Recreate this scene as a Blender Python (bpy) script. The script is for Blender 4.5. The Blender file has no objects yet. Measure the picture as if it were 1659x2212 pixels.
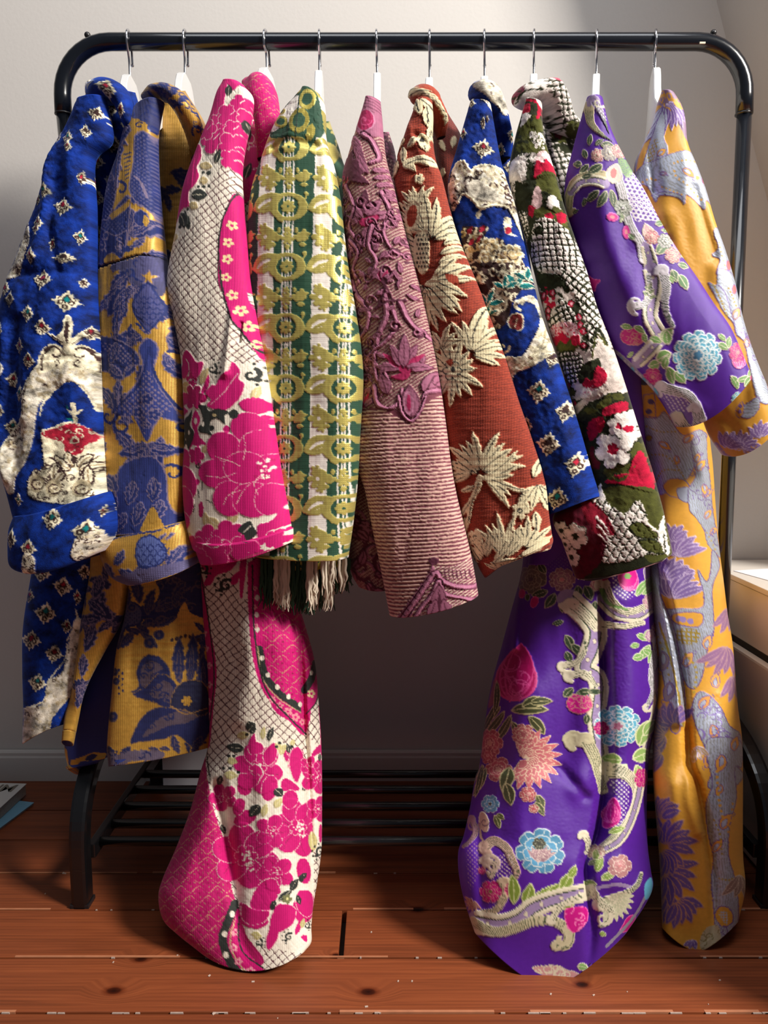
import bpy, bmesh, math, random
import numpy as np
from mathutils import Vector, Matrix

# ------------------------------------------------------------------ camera, light, exposure
SC = bpy.context.scene
C = SC.collection
CAM_H, FPX, PITCH = 0.72, 1600.0, math.radians(7.0)
CX, CY = 829.5, 1106.0
cd = bpy.data.cameras.new('camera')
cd.sensor_fit = 'VERTICAL'; cd.sensor_height = 36.0; cd.lens = FPX / 2212.0 * 36.0
cd.clip_start = 0.05
cam = bpy.data.objects.new('camera', cd); C.objects.link(cam)
cam.location = (0, 0, CAM_H); cam.rotation_euler = (math.pi / 2 - PITCH, 0, 0)
SC.camera = cam

w = bpy.data.worlds.new('world'); SC.world = w; w.use_nodes = True
w.node_tree.nodes['Background'].inputs[0].default_value = (0.80, 0.86, 1.0, 1)
w.node_tree.nodes['Background'].inputs[1].default_value = 0.10

def area(name, loc, target, sx, sy, power, col):
    l = bpy.data.lights.new(name, 'AREA'); l.shape = 'RECTANGLE'; l.size = sx; l.size_y = sy
    l.energy = power; l.color = col
    o = bpy.data.objects.new(name, l); C.objects.link(o); o.location = loc
    d = Vector(target) - Vector(loc)
    o.rotation_euler = d.to_track_quat('-Z', 'Y').to_euler()
    return o
area('skylight_sun', (2.45, -0.45, 2.65), (0.1, 1.0, 0.75), 0.7, 0.7, 215, (1.0, 0.95, 0.88))
area('upper_wall_fill', (0.1, 0.62, 2.45), (0.0, 1.30, 0.9), 1.6, 0.6, 14, (0.95, 0.97, 1.0))  # added overhead fill lamp: brightens the upper wall, only grazes the garment fronts

vs = SC.view_settings
vs.view_transform = 'Standard'; vs.look = 'None'; vs.gamma = 1.0; vs.use_curve_mapping = False
vs.exposure = 0.0

# ------------------------------------------------------------------ helpers
cp, sp_ = math.cos(PITCH), math.sin(PITCH)
def P(px, py, Y):
    """a pixel of the photograph and a distance from the camera wall -> a point in the room (metres)"""
    px, py, Y = np.broadcast_arrays(np.asarray(px, float), np.asarray(py, float), np.asarray(Y, float))
    xc = (px - CX) / FPX; yc = (CY - py) / FPX
    dy = cp + sp_ * yc; dz = -sp_ + cp * yc
    k = Y / dy
    return np.stack([xc * k, Y, CAM_H + dz * k], -1)

def lin(c):
    c = np.asarray(c, float) / 255.0
    return np.where(c <= 0.04045, c / 12.92, ((c + 0.055) / 1.055) ** 2.4)
def lin4(c): return tuple(float(v) for v in lin(c)) + (1.0,)

def _hash(ix, iy, seed):
    n = (ix.astype(np.int64) * 374761393 + iy.astype(np.int64) * 668265263 + seed * 982451653) & 0x7fffffff
    n = ((n ^ (n >> 13)) * 1274126177) & 0x7fffffff
    return ((n ^ (n >> 16)) & 0xffff) / 65535.0
def vnoise(x, y, seed=0):
    x = np.asarray(x, float); y = np.asarray(y, float)
    ix = np.floor(x); iy = np.floor(y); fx = x - ix; fy = y - iy
    fx = fx * fx * (3 - 2 * fx); fy = fy * fy * (3 - 2 * fy)
    a = _hash(ix, iy, seed); b = _hash(ix + 1, iy, seed); c = _hash(ix, iy + 1, seed); d = _hash(ix + 1, iy + 1, seed)
    return (a + (b - a) * fx) * (1 - fy) + (c + (d - c) * fx) * fy

def empty(name, loc, label=None, cat=None, group=None):
    o = bpy.data.objects.new(name, None); C.objects.link(o); o.location = loc
    o.empty_display_size = 0.05
    if label: o['label'] = label
    if cat: o['category'] = cat
    if group: o['group'] = group
    return o
def tag(o, label=None, cat=None, group=None, kind=None):
    if label: o['label'] = label
    if cat: o['category'] = cat
    if group: o['group'] = group
    if kind: o['kind'] = kind
    return o
def link(name, me, mats, parent=None):
    o = bpy.data.objects.new(name, me); C.objects.link(o)
    for m in (mats if isinstance(mats, (list, tuple)) else [mats]): me.materials.append(m)
    if parent:
        o.parent = parent
        o.matrix_parent_inverse = Matrix.Translation(-Vector(parent.location))
    return o
def obj(name, bm, mats, parent=None, smooth=False):
    me = bpy.data.meshes.new(name); bmesh.ops.recalc_face_normals(bm, faces=bm.faces)
    bm.to_mesh(me); bm.free()
    if smooth: me.polygons.foreach_set('use_smooth', [True] * len(me.polygons))
    return link(name, me, mats, parent)
def box(bm, lo, hi, bev=0.0, rot=0.0):
    b = bmesh.new(); bmesh.ops.create_cube(b, size=1.0)
    c = [(lo[i] + hi[i]) / 2 for i in range(3)]; d = [hi[i] - lo[i] for i in range(3)]
    for v in b.verts: v.co = Vector((v.co.x * d[0], v.co.y * d[1], v.co.z * d[2]))
    if bev: bmesh.ops.bevel(b, geom=b.edges[:], offset=bev, segments=2, affect='EDGES', profile=0.7)
    R = Matrix.Rotation(rot, 4, 'Z')
    for v in b.verts: v.co = R @ v.co + Vector(c)
    t = bpy.data.meshes.new('tmp'); b.to_mesh(t); b.free(); bm.from_mesh(t); bpy.data.meshes.remove(t)
def tube(bm, pts, r, seg=16, caps=True, ry=None, square=False, up=None):
    """sweep a round or square section along points"""
    pts = [Vector(p) for p in pts]; n = len(pts)
    rr = r if isinstance(r, (list, tuple)) else [r] * n
    t0 = (pts[1] - pts[0]).normalized()
    ref = Vector(up) if up else (Vector((0, 0, 1)) if abs(t0.z) < 0.9 else Vector((1, 0, 0)))
    rings = []
    for i, p in enumerate(pts):
        t = (pts[min(i + 1, n - 1)] - pts[max(i - 1, 0)]).normalized()
        u = ref - t * ref.dot(t); u.normalize(); v = t.cross(u)
        if not up: ref = u
        ring = []
        for k in range(seg):
            a = 2 * math.pi * k / seg
            ca, sa = math.cos(a), math.sin(a)
            if square:
                q = 7.0
                m = (abs(ca) ** q + abs(sa) ** q) ** (-1 / q); ca *= m; sa *= m
            ring.append(bm.verts.new(p + u * ca * rr[i] + v * sa * (ry if ry else rr[i])))
        rings.append(ring)
    for i in range(n - 1):
        for k in range(seg):
            bm.faces.new((rings[i][k], rings[i][(k + 1) % seg], rings[i + 1][(k + 1) % seg], rings[i + 1][k]))
    if caps:
        bm.faces.new(rings[0][::-1]); bm.faces.new(rings[-1])
def cr(pts, n=8, closed=False):
    """Catmull-Rom points"""
    p = np.asarray(pts, float)
    if len(p) < 3: return p
    if closed: q = np.vstack([p[-1], p, p[0], p[1]])
    else: q = np.vstack([2 * p[0] - p[1], p, 2 * p[-1] - p[-2]])
    t = np.linspace(0, 1, n, endpoint=False)[:, None]
    out = []
    for i in range(1, len(q) - 2):
        a, b, c, d = q[i - 1], q[i], q[i + 1], q[i + 2]
        out.append(0.5 * (2 * b + (c - a) * t + (2 * a - 5 * b + 4 * c - d) * t ** 2 + (3 * b - a - 3 * c + d) * t ** 3))
    if not closed: out.append(p[-1:])
    return np.vstack(out)

# ------------------------------------------------------------------ materials
class NT:
    def __init__(s, name):
        s.m = bpy.data.materials.new(name); s.m.use_nodes = True
        s.t = s.m.node_tree; s.b = s.t.nodes['Principled BSDF']
    def n(s, kind, **kw):
        x = s.t.nodes.new(kind)
        for k, v in kw.items():
            if k.startswith('_'): setattr(x, k[1:], v)
            else: x.inputs[k].default_value = v
        return x
    def l(s, a, b): s.t.links.new(a, b)
def plain(name, col, rough=0.5, metal=0.0, bump=0.0, bscale=40, spec=0.5, coat=0.0, var=0.0):
    k = NT(name); b = k.b
    b.inputs['Roughness'].default_value = rough; b.inputs['Metallic'].default_value = metal
    b.inputs['Specular IOR Level'].default_value = spec; b.inputs['Coat Weight'].default_value = coat
    tc = k.n('ShaderNodeTexCoord')
    nz = k.n('ShaderNodeTexNoise', Scale=bscale, Detail=4.0); k.l(tc.outputs['Object'], nz.inputs['Vector'])
    mx = k.n('ShaderNodeMix', _data_type='RGBA')
    c = np.array(lin4(col)); mx.inputs[6].default_value = tuple(c * (1 - var))[:3] + (1,); mx.inputs[7].default_value = tuple(np.minimum(c * (1 + var), 1))[:3] + (1,)
    k.l(nz.outputs['Fac'], mx.inputs[0]); k.l(mx.outputs[2], b.inputs['Base Color'])
    if bump:
        bp = k.n('ShaderNodeBump', Strength=bump, Distance=0.002); k.l(nz.outputs['Fac'], bp.inputs['Height']); k.l(bp.outputs['Normal'], b.inputs['Normal'])
    return k.m
def fabric(name, rough=0.75, sheen=0.2, sheen_col=(255, 255, 255), sheen_rough=0.4, weave=(46, 46), bump=0.25, metal=0.6, met_rough=0.38, spec=0.35, nap=0.0, thread=0.12, pile=False, nsc=9.0):
    """woven cloth: thread colours come from the cloth's own pattern (attribute col, alpha = metallic thread), weave and nap are procedural"""
    k = NT(name); b = k.b
    at = k.n('ShaderNodeAttribute', _attribute_name='col')
    uv = k.n('ShaderNodeUVMap', _uv_map='UVMap')
    mp = k.n('ShaderNodeMapping'); mp.inputs['Scale'].default_value = (weave[0], weave[1], 1); k.l(uv.outputs[0], mp.inputs[0])
    w1 = k.n('ShaderNodeTexWave', Scale=1.0, Distortion=1.2, Detail=1.0, _wave_type='BANDS', _bands_direction='X'); k.l(mp.outputs[0], w1.inputs['Vector'])
    w2 = k.n('ShaderNodeTexWave', Scale=1.0, Distortion=1.2, Detail=1.0, _wave_type='BANDS', _bands_direction='Y'); k.l(mp.outputs[0], w2.inputs['Vector'])
    ml = k.n('ShaderNodeMath', _operation='MULTIPLY'); k.l(w1.outputs['Fac'], ml.inputs[0]); k.l(w2.outputs['Fac'], ml.inputs[1])
    if pile:
        pn = k.n('ShaderNodeTexNoise', Scale=45.0, Detail=2.0); k.l(uv.outputs[0], pn.inputs['Vector']); k.l(pn.outputs['Fac'], ml.inputs[0]); ml.inputs[1].default_value = 1.0
        for ln in list(ml.inputs[1].links): k.t.links.remove(ln)
    nz = k.n('ShaderNodeTexNoise', Scale=nsc, Detail=5.0, Roughness=0.65); k.l(uv.outputs[0], nz.inputs['Vector'])
    # thread to thread variation of the dye
    mr = k.n('ShaderNodeMapRange'); mr.inputs[3].default_value = 1 - thread; mr.inputs[4].default_value = 1 + thread * 0.6; k.l(ml.outputs[0], mr.inputs[0])
    mn = k.n('ShaderNodeMapRange'); mn.inputs[1].default_value = 0.35; mn.inputs[2].default_value = 0.65; mn.inputs[3].default_value = 1 - nap; mn.inputs[4].default_value = 1 + nap; k.l(nz.outputs['Fac'], mn.inputs[0])
    mm = k.n('ShaderNodeMath', _operation='MULTIPLY'); k.l(mr.outputs[0], mm.inputs[0]); k.l(mn.outputs[0], mm.inputs[1])
    vm = k.n('ShaderNodeVectorMath', _operation='SCALE'); k.l(at.outputs['Color'], vm.inputs[0]); k.l(mm.outputs[0], vm.inputs['Scale'])
    k.l(vm.outputs[0], b.inputs['Base Color'])
    mt = k.n('ShaderNodeMath', _operation='MULTIPLY'); mt.inputs[1].default_value = metal; k.l(at.outputs['Alpha'], mt.inputs[0]); k.l(mt.outputs[0], b.inputs['Metallic'])
    rg = k.n('ShaderNodeMapRange'); rg.inputs[3].default_value = rough; rg.inputs[4].default_value = met_rough; k.l(at.outputs['Alpha'], rg.inputs[0]); k.l(rg.outputs[0], b.inputs['Roughness'])
    b.inputs['Specular IOR Level'].default_value = spec
    b.inputs['Sheen Weight'].default_value = sheen; b.inputs['Sheen Tint'].default_value = lin4(sheen_col); b.inputs['Sheen Roughness'].default_value = sheen_rough
    ad = k.n('ShaderNodeMath', _operation='MULTIPLY_ADD'); ad.inputs[1].default_value = 0.7; k.l(nz.outputs['Fac'], ad.inputs[0]); k.l(ml.outputs[0], ad.inputs[2])
    bp = k.n('ShaderNodeBump', Strength=bump, Distance=0.0012); k.l(ad.outputs[0], bp.inputs['Height']); k.l(bp.outputs['Normal'], b.inputs['Normal'])
    return k.m

# ------------------------------------------------------------------ cloth patterns: motifs drawn flat, in the cloth's own coordinates
O = (0, 0, 1.0)
C1 = (0, 0, 2.9625); C2 = (0, 500, 2.9625); C3 = (0, 1000, 2.9625); C4 = (340, 1100, 2.457)
D1 = (360, 60, 2.9625); D2 = (360, 600, 2.95); D3 = (800, 60, 2.9625); D4 = (740, 600, 2.95)
E1 = (1099, 40, 2.9625); E2 = (1099, 600, 2.9625); E3 = (980, 1160, 2.443); E4 = (980, 1600, 2.443); F1 = (0, 1560, 2.37)
class Cv:
    def __init__(s, x0, y0, x1, y1, base, h=0.0, m=0.0, res=1.25):
        s.R = res; s.x0, s.y0 = x0, y0; s.W = int((x1 - x0) * res); s.H = int((y1 - y0) * res)
        s.rgb = np.empty((s.H, s.W, 3), np.float32); s.rgb[:] = base
        s.hgt = np.full((s.H, s.W), h, np.float32); s.met = np.full((s.H, s.W), m, np.float32)
        s.fold = np.zeros((s.H, s.W), np.float32)
        s.clip = None; s.T(O)
    def T(s, o): s.ox, s.oy, s.k = o; return s
    def tp(s, pts): return ((np.atleast_2d(np.asarray(pts, float)) / s.k) + (s.ox - s.x0, s.oy - s.y0)) * s.R
    def put(s, y0, x0, mask, col, h, m):
        hh, ww = mask.shape
        if s.clip is not None: mask = mask & s.clip[y0:y0 + hh, x0:x0 + ww]
        if col is not None: s.rgb[y0:y0 + hh, x0:x0 + ww][mask] = col
        if h is not None: s.hgt[y0:y0 + hh, x0:x0 + ww][mask] = h
        if m is not None: s.met[y0:y0 + hh, x0:x0 + ww][mask] = m
    def _mask(s, q):
        x0 = max(int(q[:, 0].min()) - 1, 0); x1 = min(int(q[:, 0].max()) + 2, s.W)
        y0 = max(int(q[:, 1].min()) - 1, 0); y1 = min(int(q[:, 1].max()) + 2, s.H)
        if x1 <= x0 or y1 <= y0: return 0, 0, None
        t = np.zeros((y1 - y0, x1 - x0 + 1), np.int32)
        a = q; b = np.roll(q, -1, 0)
        for (ax, ay), (bx, by) in zip(a, b):
            if ay == by: continue
            lo, hi = (ay, by) if ay < by else (by, ay)
            r0 = max(int(math.ceil(lo)), y0); r1 = min(int(math.ceil(hi)), y1)
            if r1 <= r0: continue
            r = np.arange(r0, r1)
            xs = ax + (r - ay) * (bx - ax) / (by - ay)
            ci = np.clip(np.ceil(xs).astype(int) - x0, 0, x1 - x0)
            np.add.at(t, (r - y0, ci), 1)
        return y0, x0, (np.cumsum(t, 1)[:, :-1] % 2) == 1
    def P(s, pts, col, sm=True, h=None, m=None, out=None, ow=4):
        q = np.asarray(pts, float)
        if sm: q = cr(q, 6, True)
        y0, x0, mk = s._mask(s.tp(q))
        if mk is None: return
        s.put(y0, x0, mk, col, h, m)
        if out is not None: s.S(np.vstack([q, q[:1]]), ow, out, sm=False, h=h, m=m)
    def setclip(s, pts, sm=True):
        s.clip = None
        if pts is None: return
        q = np.asarray(pts, float); q = cr(q, 6, True) if sm else q
        y0, x0, mk = s._mask(s.tp(q)); s.clip = np.zeros((s.H, s.W), bool)
        if mk is not None: s.clip[y0:y0 + mk.shape[0], x0:x0 + mk.shape[1]] = mk
    def S(s, pts, w, col, w2=None, sm=True, h=None, m=None):
        q = np.asarray(pts, float)
        if sm: q = cr(q, 6)
        q = s.tp(q); n = len(q)
        ws = np.linspace(w, w if w2 is None else w2, n) * 0.5 / s.k * s.R
        for i in range(n - 1):
            s._seg(q[i], q[i + 1], max((ws[i] + ws[i + 1]) / 2, 0.55), col, h, m)
    def _seg(s, a, b, r, col, h, m):
        x0 = max(int(min(a[0], b[0]) - r) - 1, 0); x1 = min(int(max(a[0], b[0]) + r) + 2, s.W)
        y0 = max(int(min(a[1], b[1]) - r) - 1, 0); y1 = min(int(max(a[1], b[1]) + r) + 2, s.H)
        if x1 <= x0 or y1 <= y0: return
        X, Y = np.meshgrid(np.arange(x0, x1), np.arange(y0, y1))
        d = b - a; L = d @ d + 1e-9
        t = np.clip(((X - a[0]) * d[0] + (Y - a[1]) * d[1]) / L, 0, 1)
        mk = (X - a[0] - t * d[0]) ** 2 + (Y - a[1] - t * d[1]) ** 2 <= r * r
        s.put(y0, x0, mk, col, h, m)
    def F(s, x, y, R, n, col, d=0.35, rot=0, sx=1.0, h=None, m=None, out=None, ow=4, rag=0.0):
        """rosette with n lobes"""
        th = np.linspace(0, 2 * math.pi, max(8 * n, 24), endpoint=False)
        rr = R * (1 - d + d * np.abs(np.cos(n * th / 2)) ** 0.6)
        if rag: rr = rr * (1 - rag + rag * np.abs(np.sin(n * 3.5 * th)))
        a = th + math.radians(rot)
        pts = np.stack([x + rr * np.cos(a) * sx, y + rr * np.sin(a)], -1)
        s.P(pts, col, False, h, m, out, ow)
    def E(s, x, y, rx, ry, col, rot=0, h=None, m=None, out=None, ow=4):
        th = np.linspace(0, 2 * math.pi, 20, endpoint=False); c, n = math.cos(math.radians(rot)), math.sin(math.radians(rot))
        ex, ey = rx * np.cos(th), ry * np.sin(th)
        s.P(np.stack([x + ex * c - ey * n, y + ex * n + ey * c], -1), col, False, h, m, out, ow)
    def L(s, x, y, a, Ln, W, col, bend=0, serr=0.0, nl=5, h=None, m=None, vein=None, vw=3, out=None, ow=4, tip=0.9):
        """leaf from its base, pointing at angle a (0 right, 90 down); bend curls it, serr cuts nl barbs"""
        N = 10 + nl * 4 if serr else 12
        t = np.linspace(0, 1, N); ang = np.radians(a + bend * t)
        dx = np.cumsum(np.cos(ang)) * Ln / N; dy = np.cumsum(np.sin(ang)) * Ln / N
        wd = W * 0.5 * np.sin(math.pi * t ** tip) ** 0.8
        if serr: wd = wd * (1 - serr * ((t * nl) % 1.0))
        nx, ny = -np.sin(ang), np.cos(ang)
        l = np.stack([x + dx + nx * wd, y + dy + ny * wd], -1); r = np.stack([x + dx - nx * wd, y + dy - ny * wd], -1)
        s.P(np.vstack([l, r[::-1]]), col, False, h, m, out, ow)
        if vein is not None: s.S(np.stack([x + dx, y + dy], -1)[: int(N * 0.85)], vw, vein, sm=False)
    def curl(s, x, y, R, a0, turns, w, col, w2=None, sgn=1, h=None, m=None):
        t = np.linspace(0, 1, 22); a = math.radians(a0) + sgn * t * turns * 2 * math.pi; r = R * (1 - 0.82 * t)
        s.S(np.stack([x + r * np.cos(a), y + r * np.sin(a)], -1), w, col, w2, False, h, m)
    def dots(s, pts, r, col, **kw):
        for x, y in pts: s.E(x, y, r, r, col, **kw)
    def grid(s, pts, sp, angs, w, col, mode='lines', warp=0.0, sm=True, h=None, m=None, seed=3):
        """lines or dots laid over a closed outline"""
        q = np.asarray(pts, float)
        if sm: q = cr(q, 6, True)
        y0, x0, mk = s._mask(s.tp(q))
        if mk is None: return
        X, Y = np.meshgrid(np.arange(x0, x0 + mk.shape[1]), np.arange(y0, y0 + mk.shape[0]))
        X = X / s.R; Y = Y / s.R; spx = sp / s.k; wx = w / s.k
        if warp:
            X = X + warp * (vnoise(X / 40, Y / 40, seed) - 0.5); Y = Y + warp * (vnoise(X / 40, Y / 40, seed + 5) - 0.5)
        ds = []
        for a in angs:
            a = math.radians(a); d = (X * math.sin(a) - Y * math.cos(a)) % spx
            ds.append(np.minimum(d, spx - d))
        g = (np.minimum.reduce(ds) < wx / 2) if mode == 'lines' else (sum(d * d for d in ds) < (wx / 2) ** 2)
        s.put(y0, x0, mk & g, col, h, m)
    def filig(s, pts, col, n, R, w, seed=1, sm=True, h=None, m=None):
        """small scrolls scattered inside an outline"""
        keep = s.clip; s.setclip(pts, sm)
        if keep is not None: s.clip &= keep
        rn = random.Random(seed); q = np.asarray(pts, float)
        lo, hi = q.min(0), q.max(0)
        for i in range(n):
            x, y = rn.uniform(lo[0], hi[0]), rn.uniform(lo[1], hi[1])
            s.curl(x, y, R * rn.uniform(0.6, 1.2), rn.uniform(0, 360), rn.uniform(0.5, 1.1), w, col, w * 0.6, rn.choice((-1, 1)), h, m)
        s.clip = keep
    def crease(s, pts, w, amp):
        """a fold of the cloth: amp metres towards the viewer, w wide"""
        q = s.tp(cr(np.asarray(pts, float), 6)); r = w / s.k * s.R
        best = np.full((s.H, s.W), 1e9, np.float32)
        for a, b in zip(q[:-1], q[1:]):
            x0 = max(int(min(a[0], b[0]) - 3 * r), 0); x1 = min(int(max(a[0], b[0]) + 3 * r) + 1, s.W)
            y0 = max(int(min(a[1], b[1]) - 3 * r), 0); y1 = min(int(max(a[1], b[1]) + 3 * r) + 1, s.H)
            if x1 <= x0 or y1 <= y0: continue
            X, Y = np.meshgrid(np.arange(x0, x1), np.arange(y0, y1)); d = b - a; L = d @ d + 1e-9
            t = np.clip(((X - a[0]) * d[0] + (Y - a[1]) * d[1]) / L, 0, 1)
            D = (X - a[0] - t * d[0]) ** 2 + (Y - a[1] - t * d[1]) ** 2
            best[y0:y1, x0:x1] = np.minimum(best[y0:y1, x0:x1], D)
        s.fold += amp * np.exp(-best / (r * r))
    def noise_h(s, amp, sc, seed=0):
        X, Y = np.meshgrid(np.arange(s.W) / s.R, np.arange(s.H) / s.R)
        s.fold += amp * (vnoise(X / sc[0], Y / sc[1], seed) - 0.5)
    fr = (0.0, 0.0, 3.0)
    def sample(s, px, py):
        if s.fr[0]:   # woven edges are never clean: yarns fray the outline of every motif
            ax, ay, sc = s.fr; px, py = px + ax * (vnoise(px / sc, py / sc, 41) - 0.5), py + ay * (vnoise(px / sc, py / sc, 77) - 0.5)
        x = np.clip((px - s.x0) * s.R, 0, s.W - 1.001); y = np.clip((py - s.y0) * s.R, 0, s.H - 1.001)
        ix = x.astype(int); iy = y.astype(int); fx = x - ix; fy = y - iy
        def g(a):
            if a.ndim == 3: return (a[iy, ix] * (1 - fx)[..., None] + a[iy, ix + 1] * fx[..., None]) * (1 - fy)[..., None] + (a[iy + 1, ix] * (1 - fx)[..., None] + a[iy + 1, ix + 1] * fx[..., None]) * fy[..., None]
            return (a[iy, ix] * (1 - fx) + a[iy, ix + 1] * fx) * (1 - fy) + (a[iy + 1, ix] * (1 - fx) + a[iy + 1, ix + 1] * fx) * fy
        return g(s.rgb), g(s.hgt), g(s.met), g(s.fold)

# ------------------------------------------------------------------ cloth: a closed tube of fabric with a patterned surface
FRAY = {'blue_velvet': (3, 3, 2.8), 'floral_velvet': (4, 4, 3.0), 'gold_brocade': (1.5, 3.2, 3.2), 'magenta_jacquard': (1.2, 2, 3), 'green_lame': (2, 1, 3), 'mauve_matelasse': (1.5, 1.5, 4), 'rust_tapestry': (3, 1.6, 3.2), 'violet_satin': (1.2, 1.2, 3.5), 'yellow_satin': (1.4, 1.4, 3.5)}
def panel(name, rows, cv, mats, parent, Y=(0.97, 0.955), k=0.02, b=(0.012, 0.026), bow=0.0, sp=2.0, n=2.6, back=12, hem=0.03, top=True, wr=0.0, wsc=(50, 170), seed=0, hamp=1.0, bottom=True, deep=False, ap=2.0):
    rows = np.asarray(rows, float)
    f = lambda a: np.atleast_1d(np.asarray(a, float))
    R = cr(rows, 24)
    mid = (R[:, :2] + R[:, 2:4]) / 2
    L = np.concatenate([[0], np.cumsum(np.hypot(*np.diff(mid, axis=0).T))])
    # rows keep their control parameter so that depth lists follow the rows
    ctl = np.concatenate([np.linspace(i, i + 1, 24, endpoint=False) for i in range(len(rows) - 1)] + [[len(rows) - 1]])
    T = max(int(L[-1] / sp), 4)
    q = np.linspace(0, L[-1], T)
    rr = np.stack([np.interp(q, L, R[:, j]) for j in range(4)], -1)
    u = np.interp(q, L, ctl) / (len(rows) - 1)
    def g(a):
        a = f(a)
        if len(a) < 2: return np.full(T, a[0])
        q_ = cr(np.stack([np.linspace(0, 1, len(a)), a], -1), 16); return np.interp(u, q_[:, 0], q_[:, 1])
    Yc, kk, bb, bw = g(Y), g(k), g(b), g(bow)
    wmax = np.max(np.hypot(rr[:, 2] - rr[:, 0], rr[:, 3] - rr[:, 1]))
    M = max(int(wmax / sp), 8)
    qq = np.linspace(0, 1, M); s = 0.72 * qq + 0.28 * (0.5 - 0.5 * np.cos(math.pi * qq))
    Lw = P(rr[:, 0], rr[:, 1], Yc + kk); Rw = P(rr[:, 2], rr[:, 3], Yc - kk)
    Cn = (Lw + Rw) / 2; U = (Rw - Lw) / 2
    tg = np.gradient(Cn, axis=0); tg /= np.linalg.norm(tg, axis=1)[:, None] + 1e-9
    un = U / (np.linalg.norm(U, axis=1)[:, None] + 1e-9)
    V = np.cross(un, tg); V *= np.where(V[:, 1:2] > 0, -1, 1); V[:, 2] *= 0.3; V /= np.linalg.norm(V, axis=1)[:, None] + 1e-9
    if deep:
        V = np.array([0, 0, CAM_H]) - Cn; V /= np.linalg.norm(V, axis=1)[:, None]
    px = rr[:, 0:1] + (rr[:, 2:3] - rr[:, 0:1]) * s; py = rr[:, 1:2] + (rr[:, 3:4] - rr[:, 1:2]) * s
    arch = 1 - np.abs(2 * s - 1) ** ap
    py = py + bw[:, None] * arch
    cv.fr = FRAY.get((mats[0] if isinstance(mats, (list, tuple)) else mats).name, cv.fr)
    rgb, hg, me_, fo = cv.sample(px, py)
    if wr: fo = fo + wr * (vnoise(px / wsc[0], py / wsc[1], seed) - 0.5) + wr * 0.5 * (vnoise(px / wsc[0] * 2.3 + 7, py / wsc[1] * 2, seed + 1) - 0.5)
    z = (1 - np.abs(2 * s - 1) ** n) ** (1 / n)
    if bottom: fo = fo * np.clip((T - 1 - np.arange(T)) / (60.0 if not deep else 110.0), 0, 1)[:, None]
    ed = np.minimum(1, 6 * np.minimum(s, 1 - s))
    down = np.array([0, 0, -1.0])
    bm_ = (bw / FPX)[:, None] * arch
    front = Cn[:, None] + U[:, None] * (2 * s - 1)[None, :, None] + V[:, None] * ((bb[:, None] * z) + (fo * ed) + hg * hamp)[..., None] + down * bm_[..., None]
    # back: from the right edge round to the left edge
    th = np.linspace(0, math.pi, back + 2)[1:-1]
    cx = np.sign(np.cos(th)) * np.abs(np.cos(th)) ** (2 / n); sx = np.sin(th) ** (2 / n)
    sb = (cx + 1) / 2; archb = 1 - np.abs(cx) ** ap
    bk = Cn[:, None] + U[:, None] * cx[None, :, None] - V[:, None] * (bb[:, None] * sx)[..., None] + down * ((bw / FPX)[:, None] * archb)[..., None]
    pxb = rr[:, 0:1] + (rr[:, 2:3] - rr[:, 0:1]) * sb; pyb = rr[:, 1:2] + (rr[:, 3:4] - rr[:, 1:2]) * sb
    rb, hb, mb, fb = cv.sample(pxb, pyb)
    N = M + back
    co = np.concatenate([front, bk], 1); col = np.concatenate([rgb, rb], 1); al = np.concatenate([me_, mb], 1)
    uv = np.concatenate([np.stack([px, py], -1), np.stack([pxb, pyb], -1)], 1)
    co = co.reshape(-1, 3); col = col.reshape(-1, 3); al = al.reshape(-1); uv = uv.reshape(-1, 2)
    i0 = np.arange(T - 1)[:, None] * N; j = np.arange(N)[None]; j2 = (j + 1) % N
    quads = np.stack([i0 + j, i0 + N + j, i0 + N + j2, i0 + j2], -1).reshape(-1, 4)
    mi = np.zeros(len(quads), np.int32)
    ex_co, ex_q, ex_t = [], [], []
    base = len(co)
    nv = base
    tris = []
    if top:
        ctop = co[:N].mean(0); ex_co.append(ctop[None]); ti = nv; nv += 1
        tris += [(ti, (a + 1) % N, a) if False else (ti, a, (a + 1) % N) for a in range(N)]
    if bottom:
        last = co[(T - 1) * N:]; cen = last.mean(0)
        tdir = tg[-1]
        d_ = last - cen; dv = (d_ @ V[-1])[:, None] * V[-1][None]; d_ = d_ - dv; dz = d_[:, 2:3] * np.array([[0, 0, 1.0]])
        r1 = last - dv * 0.14 - (d_ - dz) * 0.05; r2 = cen + (d_ - dz) * 0.88 + dz + dv * 0.45 - tdir * min(hem, 0.008)
        ex_co += [r1, r2]; a1 = nv; a2 = nv + N; nv += 2 * N
        lb = (T - 1) * N
        q1 = [(lb + a, a1 + a, a1 + (a + 1) % N, lb + (a + 1) % N) for a in range(N)]
        q2 = [(a1 + a, a2 + a, a2 + (a + 1) % N, a1 + (a + 1) % N) for a in range(N)]
        quads = np.vstack([quads, q1, q2]); mi = np.concatenate([mi, np.zeros(N, np.int32), np.ones(N, np.int32)])
        ex_co.append((r2.mean(0) - tdir * 0.004)[None]); bi = nv; nv += 1
        bt = [(bi, a2 + (a + 1) % N, a2 + a) for a in range(N)]
    else: bt = []
    allco = np.vstack([co] + ex_co)
    pad = nv - base
    if pad:
        src = np.clip(np.arange(pad), 0, N - 1)
        idx = np.concatenate(([[0]] if top else []) + ([(T - 1) * N + np.arange(N), (T - 1) * N + np.arange(N), [(T - 1) * N]] if bottom else [])).astype(int)
        col = np.vstack([col, col[idx]]); al = np.concatenate([al, al[idx]]); uv = np.vstack([uv, uv[idx]])
    tr = np.array(tris + bt, np.int64).reshape(-1, 3)
    loops = np.concatenate([quads.reshape(-1), tr.reshape(-1)]).astype(np.int32)
    nq, nt = len(quads), len(tr)
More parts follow.
